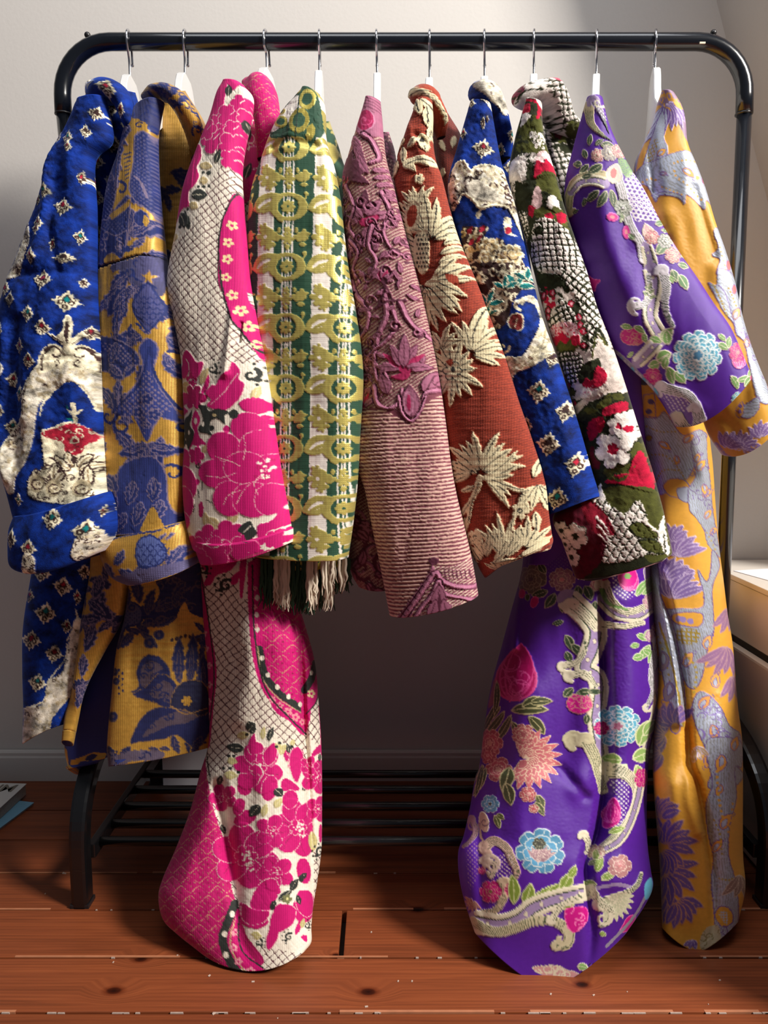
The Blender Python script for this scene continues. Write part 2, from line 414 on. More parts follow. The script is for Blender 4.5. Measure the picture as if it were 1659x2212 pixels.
    starts = np.concatenate([np.arange(nq) * 4, nq * 4 + np.arange(nt) * 3]).astype(np.int32)
    me = bpy.data.meshes.new(name)
    me.vertices.add(nv); me.vertices.foreach_set('co', allco.astype(np.float32).ravel())
    me.loops.add(len(loops)); me.loops.foreach_set('vertex_index', loops)
    me.polygons.add(nq + nt); me.polygons.foreach_set('loop_start', starts)
    mi = np.concatenate([mi, np.zeros(len(tris), np.int32), np.ones(len(bt), np.int32)]).astype(np.int32)
    if len(mats if isinstance(mats, (list, tuple)) else [mats]) < 2: mi[:] = 0
    me.polygons.foreach_set('material_index', mi)
    me.polygons.foreach_set('use_smooth', np.ones(nq + nt, bool))
    ca = me.color_attributes.new('col', 'FLOAT_COLOR', 'POINT')
    ca.data.foreach_set('color', np.concatenate([lin(np.clip(col, 0, 255)), al[:, None]], 1).astype(np.float32).ravel())
    ul = me.uv_layers.new(name='UVMap')
    ul.data.foreach_set('uv', (uv[loops] / 100.0 * np.array([1, -1])).astype(np.float32).ravel())
    me.update(); me.validate()
    return link(name, me, mats, parent)
# ------------------------------------------------------------------ the room
WALL_Y = 1.43
def wood_floor():
    k = NT('floorboard_wood'); b = k.b
    tc = k.n('ShaderNodeTexCoord')
    oi = k.n('ShaderNodeObjectInfo')
    ofs = k.n('ShaderNodeVectorMath', _operation='SCALE'); ofs.inputs[0].default_value = (7.3, 3.1, 5.7); k.l(oi.outputs['Random'], ofs.inputs['Scale'])
    av = k.n('ShaderNodeVectorMath', _operation='ADD'); k.l(tc.outputs['Object'], av.inputs[0]); k.l(ofs.outputs[0], av.inputs[1])
    geo = k.n('ShaderNodeNewGeometry')
    # knots of the boards
    knots = [(-0.328, 0.918, .011), (-0.344, 0.862, .012), (-0.64, 1.01, .010), (-0.19, 0.965, .006), (-0.065, 0.925, .007), (-0.02, 0.86, .012), (0.255, 0.872, .010), (0.62, 0.99, .010), (0.56, 0.845, .008), (-0.30, 1.24, .010), (0.05, 1.02, .012), (0.33, 1.0, .009), (-0.72, 0.84, .009)]
    kd = None
    for (kx, ky, kr) in knots:
        sb = k.n('ShaderNodeVectorMath', _operation='SUBTRACT'); k.l(geo.outputs['Position'], sb.inputs[0]); sb.inputs[1].default_value = (kx, ky, 0.0)
        sc = k.n('ShaderNodeVectorMath', _operation='MULTIPLY'); k.l(sb.outputs[0], sc.inputs[0]); sc.inputs[1].default_value = (1.1 / kr, 1.9 / kr, 0)
        ln = k.n('ShaderNodeVectorMath', _operation='LENGTH'); k.l(sc.outputs[0], ln.inputs[0])
        if kd is None: kd = ln.outputs['Value']
        else:
            mn = k.n('ShaderNodeMath', _operation='MINIMUM'); k.l(kd, mn.inputs[0]); k.l(ln.outputs['Value'], mn.inputs[1]); kd = mn.outputs[0]
    # grain runs along the boards and bends round the knots
    pull = k.n('ShaderNodeMapRange'); pull.inputs[1].default_value = 0.0; pull.inputs[2].default_value = 4.0; pull.inputs[3].default_value = 0.022; pull.inputs[4].default_value = 0.0; k.l(kd, pull.inputs[0])
    cv_ = k.n('ShaderNodeCombineXYZ'); k.l(pull.outputs[0], cv_.inputs[1])
    a2 = k.n('ShaderNodeVectorMath', _operation='ADD'); k.l(av.outputs[0], a2.inputs[0]); k.l(cv_.outputs[0], a2.inputs[1])
    mp = k.n('ShaderNodeMapping'); mp.inputs['Scale'].default_value = (1.6, 42, 42); k.l(a2.outputs[0], mp.inputs[0])
    gr = k.n('ShaderNodeTexNoise', Scale=3.0, Detail=6.0, Roughness=0.6); gr.inputs['Distortion'].default_value = 0.6; k.l(mp.outputs[0], gr.inputs['Vector'])
    mp2 = k.n('ShaderNodeMapping'); mp2.inputs['Scale'].default_value = (0.55, 13, 13); k.l(a2.outputs[0], mp2.inputs[0])
    wv = k.n('ShaderNodeTexWave', Scale=4.2, Distortion=5.0, Detail=3.0, _wave_type='BANDS', _bands_direction='Y'); wv.inputs['Detail Scale'].default_value = 1.2; k.l(mp2.outputs[0], wv.inputs['Vector'])
    cr_ = k.n('ShaderNodeValToRGB'); e = cr_.color_ramp.elements
    e[0].position = 0.2; e[0].color = lin4((94, 48, 27)); e[1].position = 0.85; e[1].color = lin4((150, 80, 45))
    mid = e.new(0.5); mid.color = lin4((126, 64, 36))
    mxf = k.n('ShaderNodeMix', _data_type='FLOAT'); mxf.inputs[0].default_value = 0.12; k.l(gr.outputs['Fac'], mxf.inputs[2]); k.l(wv.outputs['Fac'], mxf.inputs[3]); k.l(mxf.outputs[0], cr_.inputs[0])
    hv = k.n('ShaderNodeMapRange'); hv.inputs[3].default_value = 0.82; hv.inputs[4].default_value = 1.12; k.l(oi.outputs['Random'], hv.inputs[0])
    sc2 = k.n('ShaderNodeVectorMath', _operation='SCALE'); k.l(cr_.outputs[0], sc2.inputs[0]); k.l(hv.outputs[0], sc2.inputs['Scale'])
    kr_ = k.n('ShaderNodeValToRGB'); f = kr_.color_ramp.elements
    f[0].position = 0.0; f[0].color = (0.055, 0.03, 0.018, 1); f[1].position = 1.0; f[1].color = (1, 1, 1, 1)
    m2 = f.new(0.42); m2.color = (0.2, 0.12, 0.08, 1); m3 = f.new(0.6); m3.color = (0.62, 0.5, 0.42, 1)
    kdv = k.n('ShaderNodeMath', _operation='MULTIPLY'); kdv.inputs[1].default_value = 0.6; k.l(kd, kdv.inputs[0]); k.l(kdv.outputs[0], kr_.inputs[0])
    mu = k.n('ShaderNodeMix', _data_type='RGBA', _blend_type='MULTIPLY'); mu.inputs[0].default_value = 1.0; k.l(sc2.outputs[0], mu.inputs[6]); k.l(kr_.outputs[0], mu.inputs[7])
    k.l(mu.outputs[2], b.inputs['Base Color'])
    b.inputs['Roughness'].default_value = 0.42; b.inputs['Specular IOR Level'].default_value = 0.35
    bp = k.n('ShaderNodeBump', Strength=0.05, Distance=0.002); k.l(gr.outputs['Fac'], bp.inputs['Height']); k.l(bp.outputs['Normal'], b.inputs['Normal'])
    return k.m
M_wood = wood_floor()
M_gap = plain('board_gap_dust', (58, 40, 32), 0.95, var=0.3, bscale=120)
M_worn = plain('worn_board_edge', (176, 112, 78), 0.7, var=0.25, bscale=60)
M_wall = plain('wall_paint', (198, 193, 188), 0.9, bump=0.10, bscale=160, spec=0.2, var=0.015)
M_trim = plain('baseboard_paint', (200, 194, 188), 0.6, bump=0.03, bscale=60, var=0.02)
M_white = plain('white_lacquer', (204, 197, 188), 0.45, bscale=8, var=0.015)

# floor: every board a mesh of its own, with its worn front edge
fl = obj('floor', (lambda b: (box(b, (-2.4, -1.0, -0.05), (2.4, WALL_Y + 0.02, -0.022)), b)[1])(bmesh.new()), M_gap)
fl['kind'] = 'structure'
edges = [1.44, 1.302, 1.2045, 1.1085, 1.019, 0.9205, 0.826, 0.732, 0.638, 0.544, 0.45, 0.356, 0.262, 0.168, 0.074, -0.02, -0.114, -0.208, -0.302, -0.396]
joints = {4: [-0.0585], 2: [1.4], 6: [1.2], 8: [-0.6], 1: [-1.3], 10: [0.4], 12: [-0.8], 14: [0.7], 16: [-0.2]}
for i in range(len(edges) - 1):
    xs = [-2.4] + joints.get(i, []) + [2.4]
    for a, b_ in zip(xs[:-1], xs[1:]):
        bm = bmesh.new(); g = 0.0011 if i != 5 else 0.0018
        ga = 0.0035 if a > -2.3 else 0; gb = 0.0035 if b_ < 2.3 else 0
        box(bm, (a + ga, edges[i + 1] + g, -0.022), (b_ - gb, edges[i] - g, 0.0), bev=0.0016)
        obj('floorboard', bm, M_wood, fl)
# pale worn edge strips and dust in the gaps, front of the clothes rack
rn = random.Random(4)
bm = bmesh.new()
for i, n in ((4, 9), (5, 14), (6, 46), (3, 6)):
    for _ in range(n):
        x = rn.uniform(-0.62, 0.62); l = rn.uniform(0.002, 0.016 if i == 6 else 0.006)
        box(bm, (x, edges[i] - 0.0009, -0.002), (x + l, edges[i] + 0.0009, 0.0003 + rn.uniform(0, 0.0006)))
o = obj('gap_dust', bm, plain('pale_dust', (170, 150, 138), 0.95, var=0.3, bscale=300), fl); o['kind'] = 'stuff'
bm = bmesh.new()
for i in (3, 4, 5, 6):
    x = -1.2
    while x < 1.2:
        l = rn.uniform(0.05, 0.3)
        if rn.random() < 0.8: box(bm, (x, edges[i] + 0.0012, -0.004), (x + l, edges[i] + 0.0012 + rn.uniform(0.002, 0.0042), 0.00025))
        x += l + rn.uniform(0.0, 0.08)
obj('worn_edge', bm, M_worn, fl)['kind'] = 'stuff'
# little chips on the boards
bm = bmesh.new()
for (px, py) in ((98, 1931), (137, 1886), (245, 2079), (383, 2064), (452, 2108), (547, 2121), (802, 2014), (890, 2120), (860, 2120), (1040, 2020), (1190, 2148), (1283, 2150), (1355, 2143), (1555, 2118), (1530, 2170), (792, 2175), (463, 2190), (600, 2200)):
    p = P(px, py, 1.0); d = (p - np.array([0, 0, CAM_H])); q = np.array([0, 0, CAM_H]) + d * (CAM_H / -d[2])
    s = rn.uniform(0.0006, 0.0018)
    box(bm, (q[0] - s * rn.uniform(.6, 1.6), q[1] - s * .6, 0), (q[0] + s, q[1] + s * .6, 0.0008), rot=rn.uniform(0, 1.5))
obj('paint_chip', bm, plain('chip', (190, 170, 155), 0.9), fl)['kind'] = 'stuff'

def struct(name, lo, hi, m, bev=0):
    bm = bmesh.new(); box(bm, lo, hi, bev); o = obj(name, bm, m); o['kind'] = 'structure'; return o
struct('wall_back', (-2.4, WALL_Y, -0.03), (1.6, WALL_Y + 0.1, 2.4), M_wall)
# baseboard with a rounded top moulding
bm = bmesh.new()
prof = [(0, 0), (0, 0.056), (-0.002, 0.060), (-0.006, 0.0625), (-0.010, 0.062), (-0.0125, 0.058), (-0.0125, 0.052), (-0.014, 0.048), (-0.015, 0.0)]
vs_ = [[bm.verts.new((x, WALL_Y + y, z)) for (y, z) in prof] for x in (-2.4, 0.62)]
for i in range(len(prof)):
    j = (i + 1) % len(prof); bm.faces.new((vs_[0][i], vs_[0][j], vs_[1][j], vs_[1][i]))
bm.faces.new(vs_[0][::-1]); bm.faces.new(vs_[1])
o = obj('baseboard_back', bm, M_trim); o['kind'] = 'structure'
# sloping attic ceiling on the right: it follows the line from the top of the frame down to the dresser
bm = bmesh.new()
x0, z0, x1, z1 = 0.596 - 0.27, 1.469 + 0.82, 0.596 + 0.327, 1.469 - 0.994
q = [(x1, z1), (x0, z0), (x0+0.10, z0 + 0.033), (x1 + 0.10, z1 + 0.033)]
A = [bm.verts.new((x, WALL_Y, z)) for x, z in q]; B = [bm.verts.new((x, 1.2, z)) for x, z in q]
for i in range(4): bm.faces.new((A[i], A[(i + 1) % 4], B[(i + 1) % 4], B[i]))
bm.faces.new(A[::-1]); bm.faces.new(B)
o = obj('ceiling', bm, M_wall); o['kind'] = 'structure'

# white dresser on the right: closed carcass over an open deep drawer pulled towards the rack
t = empty('white_dresser', (0.9, 1.25, 0), 'low white dresser with open deep drawer at the right edge beyond the rack', 'dresser')
bm = bmesh.new(); box(bm, (0.617, 0.72, 0.345), (1.3, 1.425, 0.440), 0.002); obj('carcass', bm, M_white, t)
bm = bmesh.new(); box(bm, (0.614, 0.70, 0.4415), (1.31, 1.427, 0.451), 0.002); obj('top_panel', bm, M_white, t)
bm = bmesh.new(); box(bm, (0.664, 0.74, 0.02), (1.3, 1.42, 0.343), 0.002); obj('cabinet_back', bm, M_white, t)
dr = None
bm = bmesh.new()
box(bm, (0.600, 0.74, 0.006), (0.615, 1.40, 0.336), 0.004); box(bm, (0.615, 1.385, 0.006), (0.662, 1.40, 0.330), 0.001)
box(bm, (0.615, 0.74, 0.006), (0.662, 0.755, 0.330), 0.001); box(bm, (0.615, 0.755, 0.006), (0.662, 1.385, 0.016), 0.001)
obj('drawer', bm, M_white, t)
bm = bmesh.new(); box(bm, (0.645, 1.20, 0.4512), (0.80, 1.335, 0.4522), 0, 0.25)
tag(obj('paper_sheet', bm, plain('paper', (214, 216, 222), 0.8)), 'sheet of white paper lying on the white dresser at the right edge', 'paper')
bm = bmesh.new(); rn = random.Random(2)
for i in range(70):
    a = rn.uniform(0, 6.28); e = rn.uniform(0.1, 1.3); l = rn.uniform(0.012, 0.02); p = Vector((0.660, 1.165, 0.4515))
    tube(bm, [p, p + Vector((math.cos(a) * math.cos(e), math.sin(a) * math.cos(e), math.sin(e))) * l], [0.0007, 0.0002], 4, False)
tag(obj('tassel', bm, plain('dark_fibre', (58, 62, 60), 0.9)), 'small dark tufted tassel lying beside paper on the dresser', 'tassel')

# white board standing on the floor against the wall, behind the shelf of the rack
t = empty('white_box', (-0.36, 1.385, 0), 'white cardboard box behind the rack, peeking out under the navy and gold coat', 'box')
bm = bmesh.new(); box(bm, (-0.432, 1.372, 0.0), (-0.305, 1.412, 0.20), 0.002); obj('box_body', bm, plain('box_card', (225, 226, 232), 0.6), t)
bm = bmesh.new(); box(bm, (-0.434, 1.370, 0.2005), (-0.303, 1.413, 0.225), 0.002); obj('lid', bm, plain('box_lid', (232, 232, 236), 0.6), t)

# magazine and booklet on the floor at the left edge
M_cover = plain('magazine_cover', (206, 203, 198), 0.35, var=0.03, bscale=12)
M_pages = plain('magazine_pages', (168, 160, 150), 0.9, var=0.25, bscale=220)
R6 = math.radians(-6)
def rbox(bm, cx, cy, lo, hi, z0, z1, rot, bev=0.0005):
    b = bmesh.new(); box(b, (lo[0], lo[1], z0), (hi[0], hi[1], z1), bev)
    for v in b.verts: v.co = Matrix.Translation((cx, cy, 0)) @ Matrix.Rotation(rot, 4, 'Z') @ v.co
    t_ = bpy.data.meshes.new('t'); b.to_mesh(t_); b.free(); bm.from_mesh(t_); bpy.data.meshes.remove(t_)
bk = empty('booklet', (-0.663, 1.330, 0), 'pale blue booklet under the grey magazine on the floor', 'booklet')
bm = bmesh.new(); rbox(bm, -0.661, 1.322, (-0.20, -0.24), (0, 0), 0.0035, 0.005, math.radians(-12)); obj('cover', bm, plain('booklet_blue', (120, 170, 196), 0.4), bk)
bm = bmesh.new(); rbox(bm, -0.661, 1.322, (-0.20, -0.24), (-0.001, -0.001), 0.0, 0.0034, math.radians(-12)); obj('pages', bm, M_pages, bk)
mg = empty('magazine', (-0.69, 1.345, 0.0055), 'thick grey magazine with large lettering, lying on the floor at left edge', 'magazine')
MR = math.radians(-3)
bm = bmesh.new(); rbox(bm, -0.688, 1.352, (-0.22, -0.28), (0, 0), 0.0262, 0.0272, MR); obj('cover', bm, M_cover, mg)
bm = bmesh.new(); rbox(bm, -0.688, 1.352, (-0.219, -0.279), (-0.002, -0.001), 0.0056, 0.0261, MR); obj('pages', bm, M_pages, mg)
fc = bpy.data.curves.new('title', 'FONT'); fc.body = 'RUM'; fc.size = 0.038; fc.align_x = 'RIGHT'; fc.extrude = 0.0001; fc.offset = 0.0006; fc.space_character = 0.92
fo_ = bpy.data.objects.new('tmp_title', fc); C.objects.link(fo_)
bpy.context.view_layer.update()
dg = bpy.context.evaluated_depsgraph_get(); tm = bpy.data.meshes.new_from_object(fo_.evaluated_get(dg)); bpy.data.objects.remove(fo_)
tm.name = 'title_lettering'
tm.transform(Matrix.Translation((-0.688, 1.352, 0.0274)) @ Matrix.Rotation(MR, 4, 'Z') @ Matrix.Translation((-0.010, -0.033, 0)))
o = link('title_lettering', tm, plain('title_ink', (120, 112, 100), 0.5), mg); o['label'] = 'large grey title letters'

# ------------------------------------------------------------------ the clothes rack
RY = 1.22; RZ = CAM_H + 0.5795
M_blk = plain('black_enamel', (14, 17, 24), 0.22, bscale=30, var=0.2, coat=0.5, bump=0.015)
M_blk2 = plain('black_enamel_dull', (13, 13, 15), 0.3, bscale=30, var=0.2, coat=0.3)
M_chip = plain('bare_metal', (190, 180, 160), 0.5)
M_knob = plain('knob_black', (30, 28, 30), 0.35)
XL, XR = -0.499, 0.560
rack = empty('clothes_rack', (0.03, RY, 0), 'black metal clothes rack with shelf rods at its foot, holding all ten garments', 'clothes rack')
rt = 0.0128
def arc(cx, cz, r, a0, a1, n=10): return [(cx + r * math.cos(math.radians(a0 + (a1 - a0) * i / n)), cz + r * math.sin(math.radians(a0 + (a1 - a0) * i / n))) for i in range(n + 1)]
RC = 0.078
zt = P(137, 247, RY)[2]
path = [(XL, zt)] + arc(XL + RC, RZ - RC, RC, 180, 90) + arc(XR - RC, RZ - RC, RC, 90, 0) + [(XR + 0.001, zt)]
bm = bmesh.new(); tube(bm, [(x, RY, z) for x, z in path], rt, 20); obj('rail', bm, M_blk, rack, True)
for sx, xb in ((XL, XL + 0.046), (XR, XR + 0.012)):
    bm = bmesh.new(); tube(bm, [(sx + (0.0008 if sx > 0 else 0), RY, zt + 0.006), (xb, RY, 0.235)], 0.0112, 20); obj('post', bm, M_blk, rack, True)
    bm = bmesh.new(); tube(bm, [(sx, RY, zt + 0.0012), (sx, RY, zt - 0.001)], 0.0131, 20); obj('joint_collar', bm, M_blk2 if sx > 0 else M_knob, rack, True)
# knobs on the top corners
for (px, py) in ((189, 76), (1541, 71)):
    p = P(px, py, RY); bm = bmesh.new()
    bmesh.ops.create_uvsphere(bm, u_segments=16, v_segments=10, radius=0.0048, matrix=Matrix.Translation(p))
    tube(bm, [Vector(p) - Vector((0, 0, 0.011)), Vector(p)], 0.0032, 10)
    tube(bm, [Vector(p) - Vector((0, 0, 0.011)), Vector(p) - Vector((0, 0, 0.0085))], 0.006, 12)
    obj('knob', bm, M_knob, rack, True)
bm = bmesh.new(); box(bm, tuple(P(1512, 90, RY - 0.0138)), tuple(P(1524, 94, RY - 0.0138) + np.array([0, 0.002, 0.0001])), 0)
obj('chipped_spot', bm, M_chip, rack)
# arched feet
for xb in (XL + 0.046, XR + 0.014):
    prof = [(1.034, 0.0), (1.034, 0.07), (1.036, 0.105), (1.046, 0.140), (1.066, 0.170), (1.10, 0.196), (1.15, 0.217), (1.22, 0.230)]
    pr = prof + [(2 * 1.22 - y, z) for y, z in prof[-2::-1]]
    bm = bmesh.new(); pp = cr(pr, 3); tube(bm, [(xb, y, z) for y, z in pp], 0.0125, 24, True, 0.0135, True, up=None)
    obj('foot', bm, M_blk2, rack, False)
    bm = bmesh.new(); box(bm, (xb - 0.006 + (0.012 if xb < 0 else -0.012), 1.045, 0.066), (xb + 0.006 + (0.012 if xb < 0 else -0.012), 1.396, 0.088), 0.002); obj('side_bar', bm, M_blk2, rack)
    for y in (1.034, 1.406):
        bm = bmesh.new(); box(bm, (xb - 0.0142, y - 0.0132, -0.0002), (xb + 0.0142, y + 0.0132, 0.006), 0.001); obj('foot_cap', bm, M_knob, rack)
for y in (1.067, 1.117, 1.171, 1.227, 1.285):
    bm = bmesh.new(); tube(bm, [(XL + 0.06, y, 0.08), (XR + 0.0, y, 0.08)], 0.0072, 14); obj('shelf_rod', bm, M_blk2, rack, True)

# ------------------------------------------------------------------ hangers
M_chrome = plain('chrome_wire', (200, 200, 205), 0.18, 1.0, bscale=20)
M_hang = plain('hanger_white', (208, 207, 206), 0.38, bscale=10, var=0.01)
def hanger(px, pxs, pyb, rot, label):
    x = P(px, 92, RY)[0]; zb = P(pxs, pyb, RY)[2]; xs = P(pxs, pyb, RY)[0]
    t = empty('coat_hanger', (x, RY, RZ), label, 'hanger', 'white hangers on the rail')
    c, s = math.cos(rot), math.sin(rot)
    def W(a, z, side=0.0): return Vector((xs + (x - xs) * min(max((z - zb) / max(RZ - zb, 1e-3), 0), 1) - a * s + side * c, RY + a * c + side * s, z))
    r = 0.0158; cz = RZ
    pts = [W(-0.0005, zb - 0.012), W(-0.0005, zb + 0.012), W(-0.003, zb + 0.028), W(-0.0115, RZ - 0.012)]
    for i in range(13):
        a = math.radians(205 - 18.5 * i); pts.append(W(math.cos(a) * r, cz + math.sin(a) * r))
    pts.append(W(0.0165, RZ - 0.013)); pts.append(W(0.0185, RZ - 0.026))
    bm = bmesh.new(); q = cr([tuple(p) for p in pts], 4); tube(bm, q, 0.0018, 10)
    bmesh.ops.create_uvsphere(bm, u_segments=10, v_segments=8, radius=0.0026, matrix=Matrix.Translation(Vector(q[-1])))
    obj('hook', bm, M_chrome, t, True)
    # body: a flat arch, thin edge towards the viewer
    top = [(-0.0, 0.0), (0.018, 0.0), (0.031, -0.007), (0.043, -0.022), (0.051, -0.042), (0.066, -0.062), (0.11, -0.086), (0.16, -0.103), (0.192, -0.122), (0.199, -0.134)]
    low = [(0.199, -0.146), (0.190, -0.150), (0.17, -0.138), (0.12, -0.116), (0.07, -0.101), (0.035, -0.096), (0.0, -0.094)]
    half = top + low
    out = [(a, z) for a, z in half] + [(-a, z) for a, z in half[-2:0:-1]]
    bm = bmesh.new(); th = 0.0054
    rings = [[bm.verts.new(W(a, zb + z, sd)) for a, z in out] for sd in (-th, th)]
    n = len(out)
    for i in range(n): bm.faces.new((rings[0][i], rings[0][(i + 1) % n], rings[1][(i + 1) % n], rings[1][i]))
    bm.faces.new(rings[0][::-1]); bm.faces.new(rings[1])
    bmesh.ops.recalc_face_normals(bm, faces=bm.faces)
    bmesh.ops.bevel(bm, geom=[e for e in bm.edges if abs((e.verts[0].co - e.verts[1].co).dot(Vector((c, s, 0)))) < 0.004 and not (e.link_faces[0].normal.dot(e.link_faces[1].normal) > 0.9)], offset=0.0011, segments=2, affect='EDGES')
    obj('hanger_body', bm, M_hang, t)
for h in ((279, 281, 172, 0.085, 'white hanger in the collar of the wide blue velvet coat, leftmost on rail'),
          (401, 399, 168, 0.03, 'white hanger showing behind the navy and gold coat collar'),
          (575, 577, 157, -0.1, 'white hanger of the long magenta and cream robe'),
          (690, 690, 163, 0.035, 'white hanger above the green and gold striped jacket'),
          (813, 815, 168, 0.0, 'white hanger above the mauve jacket'),
          (928, 928, 178, -0.086, 'white hanger mostly hidden by the rust and cream coat'),
          (1046, 1047, 175, -0.145, 'white hanger barely showing above the small blue velvet coat'),
          (1153, 1153, 170, -0.195, 'white hanger of the red and olive floral velvet coat'),
          (1289, 1288, 170, -0.27, 'white hanger above the violet satin robe'),
          (1415, 1415, 157, -0.25, 'white hanger of the yellow satin robe, rightmost on the rail')):
    hanger(*h)
# ------------------------------------------------------------------ cloth colours
BLUE = (6, 40, 120); CREAM = (232, 222, 190); DKBR = (58, 38, 36); RED = (165, 30, 52); TEAL = (12, 112, 112); FUR = (212, 203, 184)
GOLD = (198, 152, 66); NAVY = (28, 42, 106); MAUV = (128, 112, 138)
MAG = (206, 6, 112); PCREAM = (244, 233, 214); PLINE = (84, 44, 52); PBLK = (44, 48, 44); PBEI = (208, 184, 132); MAGD = (186, 4, 96)
GRN = (34, 72, 52); GGOLD = (206, 190, 104); GWHT = (232, 222, 212)
MV = (166, 98, 126); MVD = (92, 36, 58); MVR = (172, 28, 86); MBEI = (222, 200, 176); MVL = (198, 128, 158)
RUST = (160, 60, 37); OCR = (232, 217, 176); OLN = (52, 50, 46); RUSD = (120, 40, 28)
FWH = (234, 224, 216); OLV = (74, 76, 30); OLD = (38, 42, 24); CRIM = (176, 14, 52); MAR = (84, 8, 30)
PUR = (84, 28, 150); SIL = (218, 210, 216); LIL = (160, 138, 178); PCR = (226, 216, 188); CYA = (108, 192, 222); PMG = (206, 20, 134); LGR = (128, 170, 96); DGR = (58, 76, 50); PNK = (214, 138, 140)
YEL = (223, 163, 58); SBL = (186, 194, 214); YPU = (122, 92, 160); YOL = (176, 150, 60)

M_velvet = fabric('blue_velvet', 0.8, 0.35, (90, 140, 255), 0.3, (9, 9), 0.3, 0.0, 0.7, 0.2, nap=0.75, thread=0.2, pile=True, nsc=3.6)
M_brocade = fabric('gold_brocade', 0.72, 0.12, weave=(7, 11), bump=0.22, metal=0.3, met_rough=0.45, thread=0.18, nap=0.12)
M_pink = fabric('magenta_jacquard', 0.75, 0.12, weave=(7, 10), bump=0.18, metal=0.35, met_rough=0.45, thread=0.16, nap=0.05)
M_green = fabric('green_lame', 0.7, 0.1, weave=(10, 7), bump=0.1, metal=0.5, met_rough=0.4, thread=0.08, nap=0.08)
M_mauve = fabric('mauve_matelasse', 0.72, 0.25, (255, 220, 235), 0.4, (10, 10), 0.2, 0.3, 0.45, thread=0.12, nap=0.08)
M_rust = fabric('rust_tapestry', 0.85, 0.15, weave=(6, 10), bump=0.3, metal=0.0, thread=0.18, nap=0.14)
M_floral = fabric('floral_velvet', 0.85, 0.45, (255, 250, 240), 0.35, (9, 9), 0.3, 0.0, 0.7, 0.15, nap=0.3, thread=0.15, pile=True, nsc=6.0)
M_purple = fabric('violet_satin', 0.42, 0.25, (190, 150, 255), 0.3, (44, 44), 0.22, 0.25, 0.4, 0.4, thread=0.1, nap=0.05)
M_yellow = fabric('yellow_satin', 0.38, 0.2, (255, 220, 150), 0.3, (44, 44), 0.2, 0.45, 0.36, 0.45, thread=0.1, nap=0.05)
M_line_navy = plain('navy_lining', (34, 44, 104), 0.6, bump=0.05, bscale=30, var=0.1)
M_line_dark = plain('dark_lining', (40, 34, 40), 0.9)
M_thread_green = plain('green_thread', (34, 74, 52), 0.8, var=0.3, bscale=80)
M_thread_pale = plain('pale_thread', (206, 192, 172), 0.8, var=0.15, bscale=80)

# ------------------------------------------------------------------ blue velvet
def fuzz(c, pts, col, n, r, seed, sm=True):
    keep = c.clip; c.setclip(pts, sm); rn = random.Random(seed); q = np.asarray(pts); lo, hi = q.min(0), q.max(0)
    for i in range(n): c.E(rn.uniform(lo[0], hi[0]), rn.uniform(lo[1], hi[1]), r * rn.uniform(.5, 1.2), r * rn.uniform(.5, 1.2), col)
    c.clip = keep
def fur(c, pts, n, r, seed=1, sm=True):
    """mottled cream pile"""
    c.P(pts, FUR, sm, h=0.0014); fuzz(c, pts, (176, 160, 128), n, r, seed, sm); fuzz(c, pts, (226, 219, 202), n, r, seed + 3, sm); fuzz(c, pts, (200, 188, 160), n, r * .7, seed + 5, sm)
def diamond(c, x, y, r, core=RED, sx=1.0, rot=0):
    rn = random.Random(int(x * 7 + y))
    a = math.radians(rot)
    def tr(pts): return [(x + (p * math.cos(a) - q * math.sin(a)) * sx, y + p * math.sin(a) + q * math.cos(a)) for p, q in pts]
    pts = []
    for i in range(4):
        p0 = [(1, 0), (0, 1), (-1, 0), (0, -1)][i]; p1 = [(0, 1), (-1, 0), (0, -1), (1, 0)][i]
        for j in range(6):
            t = j / 6; k = 1.08 if j % 2 == 0 else 0.88
            pts.append(((p0[0] + (p1[0] - p0[0]) * t) * r * k, (p0[1] + (p1[1] - p0[1]) * t) * r * k))
    c.P(tr(pts), CREAM, False, h=0.0008)
    for (u, v) in ((-0.38, 0.1), (0.38, 0.1), (0, 0.5)):
        q = tr([(u * r + r * 0.17 * math.cos(t), v * r + r * 0.17 * math.sin(t)) for t in np.linspace(0, 6.28, 9)]); c.S(q, r * 0.13, DKBR, sm=False)
    c.P(tr([(0, -0.68 * r), (0.36 * r, -0.2 * r), (0, 0.2 * r), (-0.36 * r, -0.2 * r)]), DKBR, False)
    c.P(tr([(0, -0.52 * r), (0.25 * r, -0.2 * r), (0, 0.08 * r), (-0.25 * r, -0.2 * r)]), core, False)
    c.S(tr([(-0.6 * r, -0.22 * r), (-0.42 * r, -0.4 * r)]), r * 0.1, DKBR, sm=False); c.S(tr([(0.6 * r, -0.22 * r), (0.42 * r, -0.4 * r)]), r * 0.1, DKBR, sm=False)
def lace(c, pts, n, R, seed=1, sm=True):
    fur(c, pts, n * 2, R * .5, seed, sm); c.filig(pts, DKBR, int(n * 1.7), R, R * 0.34, seed, sm); c.filig(pts, CREAM, n, R * 0.7, R * 0.3, seed + 9, sm)
def blue_canvas(x0, y0, x1, y1, sp=62, seed=0):
    c = Cv(x0, y0, x1, y1, BLUE)
    return c
def blue_scatter(c, x0, y0, x1, y1, sp=62, r=15, seed=0):
    k = 0; y = y0
    while y < y1:
        x = x0 + (sp / 2 if k % 2 else 0)
        while x < x1:
            diamond(c, x, y, r, RED if (k + int(x)) % 2 else TEAL, 0.85, 8); x += sp
        y += sp * 0.62; k += 1
